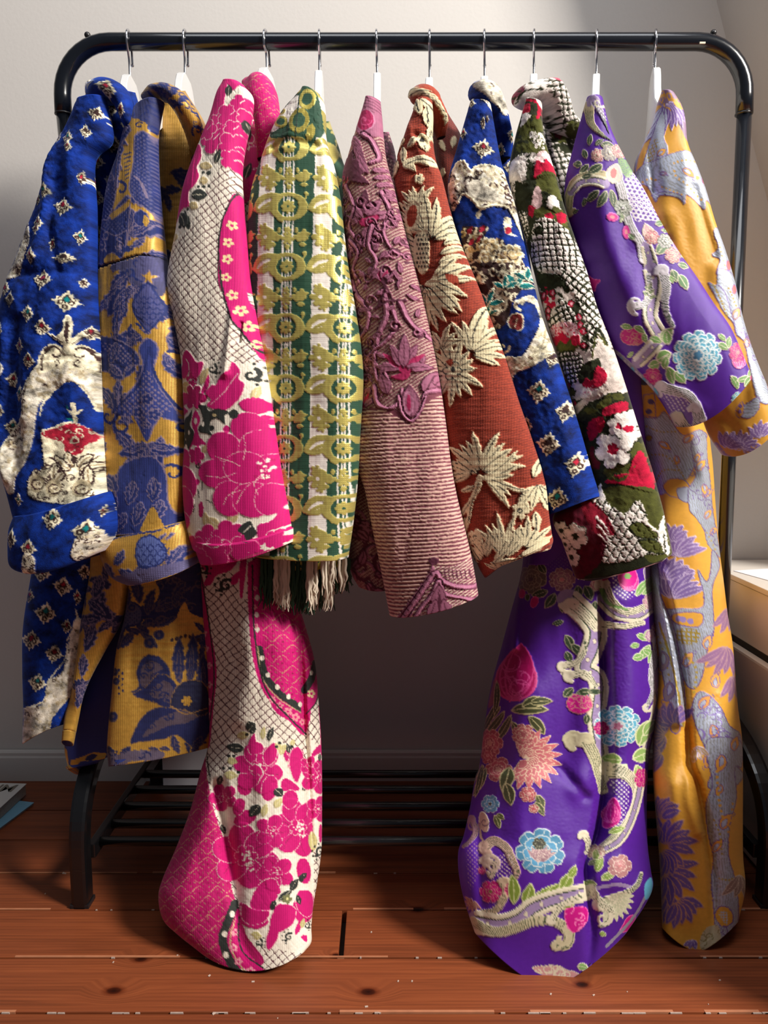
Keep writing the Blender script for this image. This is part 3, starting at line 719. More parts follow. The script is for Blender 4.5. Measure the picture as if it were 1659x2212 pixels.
def carnation(c, x, y, s):
    """woven crown of cream leaves with a dark red heart"""
    for i, a in enumerate((-150, -120, -60, -30)): c.L(x, y, a, 62 * s, 34 * s, CREAM, bend=30 if a < -90 else -30, serr=0.3, nl=4, vein=DKBR, vw=3 * s)
    c.L(x, y + 8 * s, -90, 70 * s, 40 * s, RED, serr=0.25, nl=4); c.L(x, y, -90, 54 * s, 20 * s, CREAM, vein=DKBR, vw=3 * s)
    c.F(x, y - 20 * s, 15 * s, 6, RED, out=CREAM, ow=4 * s)

coat1 = empty('velvet_coat', (-0.40, RY, RZ), 'royal blue velvet coat with cream diamonds and turned-up cuff, leftmost on rack', 'coat')
c = blue_canvas(-40, 170, 330, 1250)
blue_scatter(c, 250, 200, 330, 1250, 58, 14)
for x, y, r, k, sx in ((223, 254, 17, DKBR, .8), (205, 298, 16, DKBR, .8), (168, 312, 17, TEAL, .7), (172, 330, 12, RED, .7), (192, 392, 17, RED, .45), (142, 306, 14, RED, .5), (125, 425, 18, TEAL, .7), (112, 493, 19, RED, .7), (159, 456, 20, RED, 1), (190, 520, 18, TEAL, .6), (137, 536, 16, RED, .4), (101, 440, 14, RED, .5),
                       (108, 505, 16, RED, .6), (98, 563, 18, RED, .8), (123, 614, 21, RED, 1), (164, 567, 13, DKBR, 1.9), (172, 660, 23, TEAL, 1.1), (32, 630, 18, RED, .9), (51, 654, 17, DKBR, .8), (95, 686, 19, TEAL, .8), (130, 716, 19, RED, .9), (25, 719, 18, TEAL, .8), (74, 753, 19, RED, .8), (103, 785, 19, RED, .8), (57, 824, 18, RED, .8), (81, 853, 18, TEAL, .8),
                       (32, 890, 16, DKBR, .6), (57, 922, 18, TEAL, .8), (17, 956, 18, TEAL, .8), (32, 989, 17, DKBR, .7), (209, 723, 17, RED, .7), (197, 618, 12, DKBR, .7), (8, 760, 14, RED, .5), (3, 850, 14, TEAL, .5), (60, 1035, 15, DKBR, .6), (76, 1075, 15, TEAL, .6)):
    diamond(c, x, y, r, k, sx, 8)
c.T(C2)
lace(c, [(235, -30), (262, 0), (270, 90), (225, 230), (190, 310), (80, 310), (150, 160), (190, 30)], 46, 14, 3)
lace(c, [(0, 440), (45, 440), (35, 620), (10, 760), (-40, 1000), (-60, 700)], 16, 14, 4)
c.S([(-10, 860), (30, 845), (70, 850), (105, 885), (95, 920)], 26, FUR, h=0.001)
# ogee band of cream pile
band = [(375, 860), (300, 960), (270, 1080), (268, 1170), (200, 1240), (150, 1330), (100, 1440), (90, 1540), (130, 1659), (190, 1659), (215, 1560), (290, 1440), (325, 1290), (345, 1190), (375, 1100), (440, 1020), (540, 965), (620, 1040), (655, 1150), (660, 950), (640, 870), (520, 840)]
fur(c, band, 260, 14, 4)
c.filig([(375, 860), (300, 960), (270, 1080), (200, 1240), (230, 1260), (300, 1150), (340, 1040), (440, 960)], DKBR, 34, 16, 6, 5)
c.filig([(200, 1240), (150, 1330), (180, 1400), (250, 1340), (280, 1240)], DKBR, 30, 16, 6, 8)
c.S([(375, 860), (290, 980), (270, 1100), (262, 1180), (190, 1250), (140, 1340), (90, 1450)], 9, CREAM); c.S([(365, 1180), (390, 1090), (450, 1015), (540, 965), (610, 1030), (650, 1150)], 10, CREAM)
c.S([(300, 990), (285, 1100), (275, 1175)], 6, DKBR)
for sgn, xx in ((1, 460), (-1, 575)):
    c.P([(xx, 740), (xx - 55 * sgn, 760), (xx - 90 * sgn, 840), (xx - 85 * sgn, 920), (xx - 30 * sgn, 900), (xx + 40 * sgn, 880), (xx + 60 * sgn, 800)], CREAM)
    c.curl(xx - 10 * sgn, 800, 52, 200 if sgn > 0 else -20, 0.9, 13, DKBR, 6, sgn); c.S([(xx - 75 * sgn, 900), (xx - 70 * sgn, 820), (xx - 30 * sgn, 765)], 12, DKBR); c.curl(xx, 850, 25, 90, 0.8, 8, DKBR, 4, -sgn)
c.P([(522, 555), (548, 610), (545, 700), (590, 650), (600, 690), (560, 745), (555, 800), (500, 800), (490, 740), (430, 690), (415, 670), (470, 690), (500, 640), (500, 590)], CREAM, h=0.001)
c.P([(522, 600), (535, 650), (525, 740), (510, 650)], DKBR); c.S([(440, 690), (500, 730)], 8, DKBR); c.S([(600, 690), (550, 735)], 8, DKBR)
# bloom inside the arch
c.S([(555, 1110), (560, 1250)], 22, CREAM); c.L(555, 1175, -140, 50, 18, CREAM, serr=.3); c.L(560, 1175, -40, 50, 18, CREAM, serr=.3); c.L(556, 1215, -160, 50, 16, TEAL); c.E(550, 1118, 14, 18, CREAM); c.E(520, 1130, 7, 12, TEAL)
c.T(O)
c.P([(126, 930), (140, 925), (160, 915), (185, 912), (215, 930), (226, 960), (226, 1075), (112, 1075), (98, 1040), (110, 1015), (130, 1008), (128, 975)], CREAM, h=0.001)
c.filig([(112, 1075), (98, 1040), (110, 1012), (140, 990), (180, 1020), (226, 1000), (226, 1075)], DKBR, 60, 8, 2.6, 2)
c.P([(127, 935), (150, 925), (185, 915), (215, 930), (222, 950), (205, 962), (200, 975), (186, 982), (172, 975), (165, 955), (140, 945)], RED); c.filig([(127, 935), (150, 925), (185, 915), (215, 930), (222, 950), (205, 962), (186, 980), (165, 955)], CREAM, 26, 7, 2.6, 6)
c.E(187, 951, 6, 6, RED, out=CREAM, ow=3)
for x, y, a_, l in ((186, 1010, -120, 40), (190, 1010, -60, 40), (186, 1015, -150, 50), (190, 1015, -30, 45), (150, 1040, -100, 44), (150, 1040, -60, 34), (216, 1050, -110, 48), (130, 1050, -130, 34)): c.L(x, y, a_, l, 17, CREAM, 25, out=DKBR, ow=2.6, vein=(150, 128, 96), vw=2.4)
c.S([(140, 985), (160, 1000), (175, 1025)], 3, DKBR); c.S([(222, 985), (210, 1000), (196, 1025)], 3, DKBR); c.P([(180, 985), (190, 985), (186, 1002)], DKBR)
for x, y in ((116, 1040), (150, 1050), (200, 1052)):
    c.E(x, y, 16, 19, (178, 164, 132)); c.curl(x, y, 14, 30, 1.2, 3, DKBR); c.curl(x + 4, y + 4, 9, 200, 1, 2.4, CREAM)
c.noise_h(0.004, (30, 40), 3); c.noise_h(0.0012, (8, 8), 5)
c.crease([(70, 700), (60, 850), (75, 1000)], 16, -.006); c.crease([(35, 720), (25, 900), (45, 1030)], 14, .006); c.crease([(130, 690), (120, 800), (90, 900)], 20, .005); c.crease([(195, 330), (205, 450), (209, 560), (216, 700)], 14, -0.006); c.crease([(120, 320), (125, 460), (105, 560)], 14, 0.006); c.crease([(60, 600), (150, 600), (205, 590)], 12, -0.004); c.crease([(140, 400), (135, 500), (150, 590)], 9, -0.004)
S1 = [(176, 225, 222, 208), (150, 270, 240, 300), (118, 345, 198, 340), (80, 466, 203, 450), (44, 560, 206, 545), (13, 640, 210, 640), (-2, 740, 216, 740), (-4, 860, 220, 850), (4, 990, 223, 960), (26, 1070, 226, 1040), (40, 1120, 230, 1085)]
panel('sleeve', S1, c, [M_velvet, M_line_dark], coat1, Y=(1.0, 0.955), k=0.012, b=(0.014, 0.03, 0.034), bow=(0, 6, 14), wr=0.009, seed=1, n=2.4)
c = blue_canvas(-20, 1040, 300, 1260)
for x, y, r, k, sx in ((154, 1112, 24, TEAL, .95), (219, 1138, 26, TEAL, .95), (62, 1155, 22, DKBR, .7), (108, 1172, 21, RED, .9), (240, 1100, 12, RED, .5)): diamond(c, x, y, r, k, sx, 6)
lace(c, [(205, 1150), (240, 1140), (245, 1170), (215, 1200), (195, 1192)], 14, 6, 4); lace(c, [(98, 1185), (122, 1190), (120, 1225), (95, 1232)], 12, 6, 5)
c.noise_h(0.004, (34, 26), 8)
panel('cuff', [(40, 1112, 234, 1062), (33, 1140, 246, 1095), (32, 1180, 251, 1140), (36, 1212, 240, 1172), (60, 1224, 226, 1190)], c, [M_velvet, M_line_dark], coat1, Y=0.95, k=0.012, b=(0.036, 0.046, 0.046, 0.04), bow=(10, 18, 22, 14), wr=0.006, seed=3, hem=0.02, n=2.3)
c = blue_canvas(30, 150, 350, 1640)
blue_scatter(c, 180, 230, 340, 1230, 64, 20, 2)
for x, y, r, k, sx in ((93, 1238, 20, RED, 1), (136, 1267, 22, RED, .9), (165, 1290, 18, RED, .5), (66, 1287, 15, RED, .9), (100, 1325, 24, TEAL, 1), (69, 1383, 22, RED, 1), (117, 1412, 20, RED, 1), (143, 1353, 17, RED, .7), (82, 1475, 20, TEAL, 1), (180, 1235, 18, DKBR, .8)): diamond(c, x, y, r, k, sx, 12)
c.T(C3)
fur(c, [(470, 1010), (520, 1000), (560, 1100), (500, 1400), (460, 1500), (340, 1700), (310, 1740), (120, 1830), (150, 1680), (160, 1570), (280, 1540), (310, 1400), (400, 1330), (430, 1180)], 160, 16, 6)
c.filig([(470, 1010), (500, 1150), (430, 1300), (330, 1450), (300, 1560), (180, 1660), (155, 1580), (290, 1500), (330, 1380), (420, 1250)], DKBR, 90, 15, 6, 4)
c.S([(485, 1040), (430, 1130), (415, 1250), (310, 1400), (285, 1520), (160, 1570)], 8, CREAM); c.P([(480, 930), (500, 1000), (530, 1060), (470, 1060), (480, 1000)], CREAM)
c.P([(330, 1650), (350, 1760), (480, 1750), (520, 1400), (440, 1500)], BLUE); c.filig([(350, 1650), (380, 1740), (460, 1740), (450, 1600)], (80, 60, 60), 8, 12, 4, 4)
c.T(O); c.noise_h(0.006, (60, 300), 4); c.crease([(140, 1230), (120, 1400), (100, 1600)], 25, -0.012)
panel('body', [(198, 178, 292, 200), (185, 300, 318, 300), (150, 500, 330, 500), (110, 800, 310, 800), (88, 1100, 270, 1100), (70, 1225, 232, 1240), (50, 1350, 205, 1360), (48, 1450, 190, 1460), (50, 1530, 172, 1535), (48, 1607, 148, 1562)], c, [M_velvet, M_line_dark], coat1, Y=(1.17, 1.14, 1.13, 1.12, 1.1, 1.08, 1.07), k=0.0, b=(0.13, 0.13, 0.11, 0.08, 0.06, 0.05), sp=2.4, n=2.6, wr=0.008, seed=5, bow=(0, 0, 0, 0, -6), deep=True)
c = blue_canvas(180, 160, 320, 300)
for x, y, r, k, sx in ((252, 210, 19, RED, .9), (222, 190, 17, DKBR, .9), (272, 250, 17, RED, .5)): diamond(c, x, y, r, k, sx, 20)
c.P([(190, 182), (206, 176), (208, 200), (200, 220), (188, 222)], FUR, h=.001); c.noise_h(0.004, (18, 18), 4)
panel('collar', [(196, 206, 208, 176), (206, 222, 238, 172), (222, 218, 262, 182), (244, 225, 280, 206), (256, 245, 292, 240), (268, 272, 297, 268), (278, 284, 294, 282)], c, [M_velvet, M_line_dark], coat1, Y=(1.06, 1.02, 1.0, 1.0, 1.0), k=0.0, b=(0.012, 0.022, 0.022, 0.02, 0.012), n=2.2, wr=0.004, seed=7, hem=0.005)
c = Cv(180, 170, 240, 230, FUR); c.noise_h(0.003, (8, 8), 3)
panel('collar', [(194, 186, 210, 182), (190, 200, 214, 200), (189, 214, 210, 218), (188, 224, 200, 228)], c, [M_velvet, M_line_dark], coat1, Y=1.05, k=0.0, b=0.015, hem=0.004)['label'] = 'cream pile underside of the collar'

# ------------------------------------------------------------------ navy and gold brocade
def acanth(c, x, y, a, Ln, W, bend=0, n=5, fill=NAVY, edge=MAUV, ow=6, inner=True):
    c.L(x, y, a, Ln, W, fill, bend, 0.38, n, out=edge, ow=ow, h=0.0004, m=0)
    if inner:
        c.L(x, y, a, Ln * 0.8, W * 0.45, edge, bend, 0.4, n, h=0.0004, m=0); c.L(x, y, a, Ln * 0.74, W * 0.24, fill, bend, 0.3, n, vein=edge, vw=ow * .5, h=0.0004, m=0)
    else: c.L(x, y, a, Ln * 0.8, 1, fill, bend, vein=edge, vw=ow * .6, h=0.0004, m=0)
def gold_random(c, x0, y0, x1, y1, n, s=1.0, seed=1, fill=NAVY, edge=MAUV):
    rn = random.Random(seed)
    for i in range(n):
        x, y = rn.uniform(x0, x1), rn.uniform(y0, y1); a = rn.uniform(0, 360)
        for q in range(rn.choice((3, 4))): acanth(c, x, y, a + q * 48, rn.uniform(50, 85) * s, rn.uniform(20, 32) * s, rn.uniform(-60, 60), 4, fill, edge, 2.2 * s)
        c.F(x, y, 16 * s, 5, fill, out=edge, ow=2.4 * s, h=0.0004, m=0)
coat2 = empty('brocade_coat', (-0.315, RY, RZ), 'navy and gold brocade coat with turned-up cuff and blue lining', 'coat')
c = Cv(190, 180, 460, 1270, GOLD, m=1.0)
rn = random.Random(12)
for i in range(46):
    x, y = rn.uniform(210, 400), 240 + i * 20; acanth(c, x, y, rn.uniform(0, 360), rn.uniform(60, 105), rn.uniform(24, 38), rn.uniform(-70, 70), 5, ow=2.6)
    if i % 3 == 0: c.curl(rn.uniform(220, 400), y, 20, rn.uniform(0, 360), .9, 7, NAVY, 4, 1, m=0)
c.T(C1)
c.P([(860, 730), (980, 640), (1100, 640), (1090, 760), (1000, 860), (975, 810), (880, 790), (845, 830)], (54, 58, 106), m=0); c.filig([(860, 730), (980, 640), (1100, 640), (1090, 760), (990, 860), (880, 790)], NAVY, 26, 28, 8, 3)
L1 = [(840, 830), (905, 860), (850, 950), (838, 1060), (822, 1180), (800, 1320), (760, 1430), (720, 1560), (660, 1659), (600, 1659), (690, 1250), (740, 1050)]
c.P(L1, NAVY, m=0, out=MAUV, ow=9); c.grid(L1, 20, (40, -50), 13, (84, 82, 126), 'dots', h=0.0004, m=0)
c.S([(880, 850), (820, 960), (800, 1100), (760, 1280), (700, 1450), (660, 1600)], 26, NAVY, m=0); c.S([(850, 930), (815, 1050), (800, 1250)], 7, MAUV, m=0)
c.E(832, 990, 26, 30, NAVY, out=MAUV, ow=7, m=0); c.E(832, 990, 9, 10, MAUV, m=0)
acanth(c, 800, 1180, 200, 130, 60, 40); acanth(c, 890, 850, 170, 90, 50, -40)
R1 = [(930, 900), (985, 890), (1010, 1180), (1030, 1420), (1010, 1380), (960, 1340), (925, 1300), (900, 1230), (918, 1080)]
c.P(R1, NAVY, m=0, out=MAUV, ow=9); c.grid(R1, 18, (40, -50), 12, (84, 82, 126), 'dots', m=0); c.S([(925, 1160), (960, 1200), (990, 1290)], 12, MAUV, m=0)
for i in range(7): c.S([(858 + i * 3, 1025 + i * 27), (905 - i * 2, 1010 + i * 27)], 9, (52, 54, 92), m=0)
L2 = [(640, 1659), (680, 1450), (760, 1430), (830, 1340), (900, 1290), (905, 1420), (890, 1600), (830, 1659)]
c.P(L2, NAVY, m=0, out=MAUV, ow=8); c.grid(L2, 20, (45, -45), 13, (84, 82, 126), 'dots', m=0)
c.P([(770, 1400), (850, 1350), (910, 1310), (900, 1360), (840, 1405), (790, 1435)], GOLD, m=1, out=MAUV, ow=5)
for i in range(4): c.S([(700 + i * 25, 1600), (760 + i * 28, 1480), (880, 1400 + i * 20)], 10, NAVY, m=0)
c.E(965, 1425, 36, 52, NAVY, m=0, out=MAUV, ow=5); c.P([(985, 1400), (1005, 1440), (990, 1480), (975, 1440)], GOLD, m=1)
c.T(C2)
c.P([(640, 0), (700, 0), (820, 60), (890, 30), (880, 150), (850, 210), (760, 230), (640, 260)], NAVY, m=0, out=MAUV, ow=7); c.filig([(640, 0), (700, 0), (820, 60), (890, 30), (880, 150), (760, 230), (640, 260)], MAUV, 22, 30, 8, 5)
c.P([(745, 190), (800, 170), (850, 205), (800, 235), (745, 230)], GOLD, m=1)
c.L(850, 160, -20, 110, 40, NAVY, serr=.3, m=0); acanth(c, 990, 60, 120, 110, 44, 30)
c.S([(640, 270), (740, 240), (860, 215), (960, 180), (1060, 185)], 14, (30, 30, 50), m=0, h=-0.002)
c.P([(900, 210), (1060, 190), (1090, 420), (1000, 400), (960, 370), (920, 350), (890, 290), (780, 262)], (72, 70, 108), m=0); c.filig([(900, 210), (1060, 190), (1090, 420), (960, 370), (890, 290)], NAVY, 16, 34, 10, 7)
acanth(c, 950, 380, 150, 260, 130, -30, 6); acanth(c, 900, 470, 110, 150, 70, 10, 4); acanth(c, 960, 400, 170, 120, 60, -20)
D_ = [(1020, 360), (1060, 420), (1105, 510), (1080, 580), (1030, 650), (960, 570), (935, 490), (970, 420)]
c.P(D_, (74, 76, 130), m=0, out=NAVY, ow=12)
for j in range(6):
    for i in range(-2, 3):
        if abs(i) + abs(j - 2) * .7 < 2.9: c.S([(1005 + i * 32 + (16 if j % 2 else 0), 440 + j * 32), (1021 + i * 32 + (16 if j % 2 else 0), 458 + j * 32), (1037 + i * 32 + (16 if j % 2 else 0), 440 + j * 32)], 7, NAVY, m=0)
c.P([(960, 200), (1020, 180), (1050, 220), (1070, 330), (960, 330)], (80, 78, 122), m=0)
c.P([(1020, 270), (1032, 300), (1062, 305), (1036, 325), (1045, 360), (1020, 340), (995, 360), (1003, 325), (978, 305), (1008, 300)], GOLD, False, m=1, out=MAUV, ow=4)
c.S([(925, 590), (960, 640), (1025, 690), (1090, 640), (1120, 580)], 24, GOLD, m=1, w2=24); c.P([(1000, 690), (1050, 690), (1060, 745), (1020, 735), (990, 750)], GOLD, False, m=1); c.P([(1020, 745), (1055, 750), (1050, 860), (1015, 850)], GOLD, False, m=1)
OG = [(1025, 700), (1080, 760), (1060, 900), (1090, 1000), (1160, 1130), (1185, 1220), (1110, 1200), (1060, 1250), (1020, 1350), (960, 1240), (900, 1190), (820, 1180), (870, 1090), (950, 990), (1000, 880), (975, 770)]
c.P(OG, (46, 58, 128), m=0, out=MAUV, ow=9)
c.grid([(1030, 900), (1070, 1000), (1150, 1140), (1040, 1200), (1010, 1300), (960, 1210), (850, 1150), (960, 1010)], 24, (45, -45), 15, MAUV, 'dots', m=0)
c.S([(1030, 760), (1010, 900), (960, 1010), (880, 1090), (810, 1160)], 14, NAVY, m=0); c.S([(1040, 760), (1060, 900), (1110, 1020), (1180, 1140)], 14, NAVY, m=0)
for sx, x in ((1, 960), (-1, 1110)):
    acanth(c, x, 780, 100 if sx > 0 else 80, 190, 70, 30 * sx, 4); acanth(c, x - 10 * sx, 680, 110 if sx > 0 else 70, 130, 60, 50 * sx, 3)
    c.curl(x - 90 * sx, 1240, 75, 270, 0.9, 26, NAVY, 12, -sx, m=0); c.curl(x - 90 * sx, 1240, 52, 250, 0.7, 14, GOLD, 10, -sx, m=1)
for x, y, r in ((1025, 1080, 38), (970, 1160, 36), (1065, 1175, 36), (1020, 1240, 24)): c.F(x, y, r, 5, NAVY, out=MAUV, ow=7, m=0); c.E(x, y, 8, 8, MAUV, m=0)
c.S([(930, 1190), (1020, 1350), (1100, 1200)], 16, GOLD, m=1)
for a, bnd, l in ((60, 30, 260), (120, -30, 260), (85, 10, 230), (140, 40, 200), (35, -40, 200)): acanth(c, 1020, 1350, a, l, 95, bnd, 5)
gl = [(650, 700), (760, 690), (860, 720), (950, 780), (980, 860), (900, 880), (860, 960), (800, 920), (700, 900), (640, 900)]
c.P(gl, NAVY, m=0, out=MAUV, ow=8); c.grid([(700, 730), (850, 740), (950, 810), (960, 860), (880, 860), (780, 800)], 22, (45, -45), 14, MAUV, 'dots', m=0); acanth(c, 830, 720, 100, 150, 80, 20); acanth(c, 780, 860, 60, 140, 80, -30); acanth(c, 700, 860, 130, 110, 70, 20)
for i in range(6): c.S([(790 + i * 18, 670 + i * 4), (800 + i * 18, 690 + i * 6)], 8, NAVY, m=0)
for y, l in ((1180, 110), (1300, 150), (1400, 130), (1560, 170), (1640, 160)): acanth(c, 655, y, 30, l, 90, 50, 5)
c.T(C3)
c.P([(850, 20), (960, -40), (1060, -40), (1120, 60), (1130, 230), (1140, 400), (780, 430), (820, 260), (830, 120)], (40, 52, 118), m=0, out=MAUV, ow=8)
for x, y, a in ((930, 100, 90), (1050, 80, 80), (980, 230, 90), (1100, 220, 100), (900, 300, 120)): acanth(c, x, y, a, 160, 90, 20, 4)
c.P([(1050, 270), (1090, 330), (1110, 420), (1000, 420), (1000, 380)], GOLD, m=1)
for y in (80, 180, 320): acanth(c, 720, y, 20, 150, 100, 40, 5)
c.noise_h(0.0006, (5, 40), 3); c.crease([(330, 300), (338, 420), (345, 540)], 8, -0.004); c.crease([(262, 420), (300, 560), (330, 580)], 12, 0.003); c.crease([(235, 1000), (300, 1040), (395, 1030)], 12, -0.004)
S2 = [(306, 238, 345, 215), (284, 270, 333, 290), (262, 340, 336, 370), (240, 405, 341, 430), (229, 489, 348, 500), (221, 575, 356, 565), (217, 650, 374, 645), (216, 740, 389, 740), (219, 830, 399, 850), (224, 920, 403, 960), (230, 1030, 400, 1060), (243, 1085, 393, 1095), (250, 1150, 390, 1130)]
panel('sleeve', S2, c, [M_brocade, M_line_navy], coat2, Y=(1.0, 0.965), k=0.012, b=(0.014, 0.03, 0.032), bow=(0, 4, 8), wr=0.005, seed=11)
c = Cv(200, 1100, 450, 1270, GOLD, m=1.0)
c.T(C3)
for x, y, a, l, w_ in ((760, 600, 60, 150, 90), (900, 520, 110, 120, 70), (860, 640, 20, 180, 90), (1220, 500, 100, 160, 100), (1180, 430, 150, 80, 40), (960, 660, -30, 120, 60), (700, 560, 100, 100, 40)): acanth(c, x, y, a, l, w_, 30, 4)
c.P([(990, 470), (1060, 440), (1120, 480), (1150, 560), (1110, 610), (1020, 620), (975, 560)], (84, 98, 160), m=0, out=NAVY, ow=10)
for j in range(5):
    for i in range(4): c.S([(985 + i * 40 + (20 if j % 2 else 0), 490 + j * 28), (1003 + i * 40 + (20 if j % 2 else 0), 508 + j * 28), (1021 + i * 40 + (20 if j % 2 else 0), 490 + j * 28)], 7, NAVY, m=0)
c.P([(800, 700), (1000, 640), (1250, 600), (1265, 640), (850, 745)], (94, 88, 128), m=0); c.S([(770, 480), (900, 440), (1100, 410), (1180, 380)], 12, NAVY, m=0)
c.S([(1110, 390), (1150, 430), (1120, 470)], 10, GOLD, m=1)
panel('cuff', [(246, 1160, 402, 1124), (232, 1176, 412, 1145), (231, 1200, 419, 1180), (250, 1235, 424, 1208), (285, 1251, 425, 1217)], c, [M_brocade, M_line_navy], coat2, Y=0.965, k=0.012, b=(0.036, 0.042, 0.042), bow=(3, 4, 5), wr=0.003, seed=4, hem=0.015)
c = Cv(130, 180, 480, 1700, GOLD, m=1.0)
gold_random(c, 320, 210, 460, 1150, 16, 0.7, 5, (26, 34, 78), (74, 64, 80)); gold_random(c, 130, 1200, 460, 1680, 16, .62, 21, (30, 36, 84), (84, 70, 84))
DN, DE = (30, 36, 84), (84, 70, 84)
c.T((130, 1180, 2.54))
top = [(520, 120), (545, 250), (500, 330), (430, 330), (460, 400), (560, 440), (625, 405), (645, 360), (682, 308), (720, 370), (860, 390), (860, 110)]
c.P(top, DN, m=0); c.filig(top, DE, 30, 40, 9, 4, m=0); c.P([(330, 330), (400, 310), (450, 350), (440, 420), (360, 450), (320, 560), (310, 420)], (74, 72, 104), m=0, out=DN, ow=12); c.grid([(350, 360), (430, 350), (430, 410), (360, 430)], 17, (45, -45), 8, DN, 'dots', m=0)
for x, y, q, l, w_, bn in ((470, 430, 0, 170, 44, -30), (440, 470, 30, 130, 40, 30), (520, 360, -40, 190, 70, 40), (480, 380, -90, 150, 60, 30), (400, 470, 120, 110, 60, 20), (620, 330, -80, 150, 60, 30), (400, 180, 60, 140, 70, 30), (360, 210, 90, 120, 60, -20)): acanth(c, x, y, q, l, w_, bn, 5, DN, DE, 6)
for x, y, r in ((540, 485, 26), (490, 530, 29), (395, 336, 22), (300, 690, 20), (292, 935, 26), (310, 740, 18)): c.E(x, y, r, r, DN, out=DE, ow=6, m=0); c.E(x, y, r * .4, r * .4, DE, m=0)
for q in range(9): c.E(325 + (q % 2) * 20, 680 + q * 16, 6, 8, DN, m=0)
for q in range(7): c.E(610 + q * 24, 530 - abs(q - 3) * -8 - 40, 9, 12, (60, 40, 50), m=0)
for x, y, q, l, w_, bn in ((650, 760, -95, 260, 80, 10), (700, 760, -80, 280, 80, -10), (600, 760, -120, 190, 90, -20), (740, 800, -60, 200, 90, 10), (780, 820, -90, 230, 80, 0)): acanth(c, x, y, q, l, w_, bn, 4, DN, DE, 6)
for pts in ([(385, 800), (432, 770), (418, 690), (455, 610), (520, 598), (575, 640), (600, 700), (560, 740), (500, 720), (470, 800)], [(400, 810), (470, 770), (540, 700), (620, 740), (640, 820), (600, 900), (520, 860), (450, 840)], [(385, 1075), (440, 950), (520, 888), (640, 890), (820, 880), (820, 1010), (740, 1110), (640, 1040), (560, 1060), (440, 1075)]): c.P(pts, DN, m=0, out=(120, 92, 66), ow=5)
for pts in ([(440, 760), (450, 660), (510, 630), (560, 670), (520, 700), (480, 760)], [(480, 810), (560, 740), (610, 770), (610, 860), (540, 840)], [(450, 1050), (520, 960), (640, 905), (800, 895), (700, 965), (580, 990)]): c.P(pts, DE, m=0); c.filig(pts, DN, 7, 30, 8, 5, m=0)
c.P([(600, 880), (630, 780), (700, 735), (790, 760), (820, 890), (760, 930), (680, 900)], (28, 30, 62), m=0, out=(130, 98, 66), ow=5); c.S([(610, 880), (680, 920), (800, 890)], 7, (150, 112, 66)); c.F(690, 850, 30, 6, GOLD, .5, m=1)
for x, y, q, l, w_ in ((650, 1140, -120, 110, 50), (720, 1140, -70, 110, 50), (330, 1170, -60, 90, 50), (360, 1150, -20, 90, 40), (480, 1110, 0, 60, 24), (540, 1110, 0, 60, 24)): acanth(c, x, y, q, l, w_, 20, 4, DN, DE, 5)
c.P([(255, 1130), (330, 1140), (420, 1120), (560, 1130), (540, 1180), (400, 1180), (300, 1230), (250, 1200)], (96, 84, 104), m=0); c.filig([(255, 1130), (420, 1120), (560, 1130), (400, 1180), (260, 1210)], DN, 10, 30, 8, 6, m=0)
c.T(O); c.noise_h(0.001, (60, 4), 9); c.noise_h(0.008, (70, 300), 4)
DARKROW = [(330, 200, 400, 196), (318, 300, 450, 290), (318, 420, 452, 420), (320, 620, 455, 620), (310, 900, 450, 900), (300, 1150, 445, 1150)]
panel('body', DARKROW, c, [M_brocade, M_line_navy], coat2, Y=(1.17, 1.14, 1.12, 1.10), k=0, b=(0.12, 0.12, 0.10, 0.08), sp=2.6, n=2.6, wr=0.01, seed=9, deep=True)
panel('skirt', [(280, 1170, 450, 1150), (277, 1270, 452, 1260), (268, 1337, 455, 1330), (251, 1405, 458, 1400), (240, 1506, 460, 1500), (231, 1607, 462, 1590), (234, 1656, 462, 1612)], c, [M_brocade, M_line_navy], coat2, Y=(1.06, 1.045), k=-0.014, b=(0.03, 0.024), sp=2.2, n=2.8, wr=0.01, seed=10, bow=(0, 0, 6), deep=True)
c2_ = Cv(130, 1160, 300, 1690, GOLD, m=1.0); gold_random(c2_, 150, 1180, 290, 1600, 9, .6, 5, DN, MAUV); c2_.T(C3)
for x, y, a, l, w_ in ((640, 760, 60, 180, 110), (700, 700, 100, 160, 90), (600, 860, 30, 200, 120), (560, 1000, -20, 140, 80), (640, 1000, 100, 200, 90), (560, 1200, 90, 150, 70), (500, 1400, 60, 120, 50)): acanth(c2_, x, y, a, l, w_, 20, 5, DN, MAUV, 7)
panel('front_flap', [(196, 1180, 284, 1180), (198, 1240, 276, 1262), (180, 1330, 262, 1340), (170, 1400, 226, 1408), (158, 1470, 192, 1474), (150, 1540, 162, 1546), (142, 1600, 150, 1612)], c2_, [M_brocade, M_line_navy], coat2, Y=(1.05, 1.03), k=(0.01, -0.01), b=(0.02, 0.008), n=2.6, wr=0.006, seed=12, hem=0.004)
c2_ = Cv(100, 1200, 300, 1700, (38, 50, 120)); c2_.noise_h(0.006, (40, 120), 3); c2_.T(C3); c2_.S([(430, 1830), (450, 1960), (480, 1990)], 30, GOLD, m=1); c2_.S([(410, 1760), (430, 1900), (450, 1960)], 14, GOLD, m=1); c2_.P([(470, 1890), (620, 1830), (700, 1840), (690, 1880), (540, 1890), (470, 1980)], GOLD, m=1, sm=False); c2_.L(560, 1880, -20, 90, 40, DN, m=0)
panel('lining', [(240, 1180, 300, 1180), (215, 1300, 290, 1300), (180, 1420, 280, 1420), (152, 1540, 270, 1540), (140, 1610, 256, 1615), (148, 1655, 245, 1630), (152, 1666, 168, 1658)], c2_, [M_line_navy if False else fabric('navy_twill', 0.6, 0.2, weave=(12, 12), bump=0.1, thread=0.05), M_line_navy], coat2, Y=(1.10, 1.075), k=0.0, b=(0.014, 0.012), n=2.4, hem=0.004)['label'] = 'navy blue coat lining'
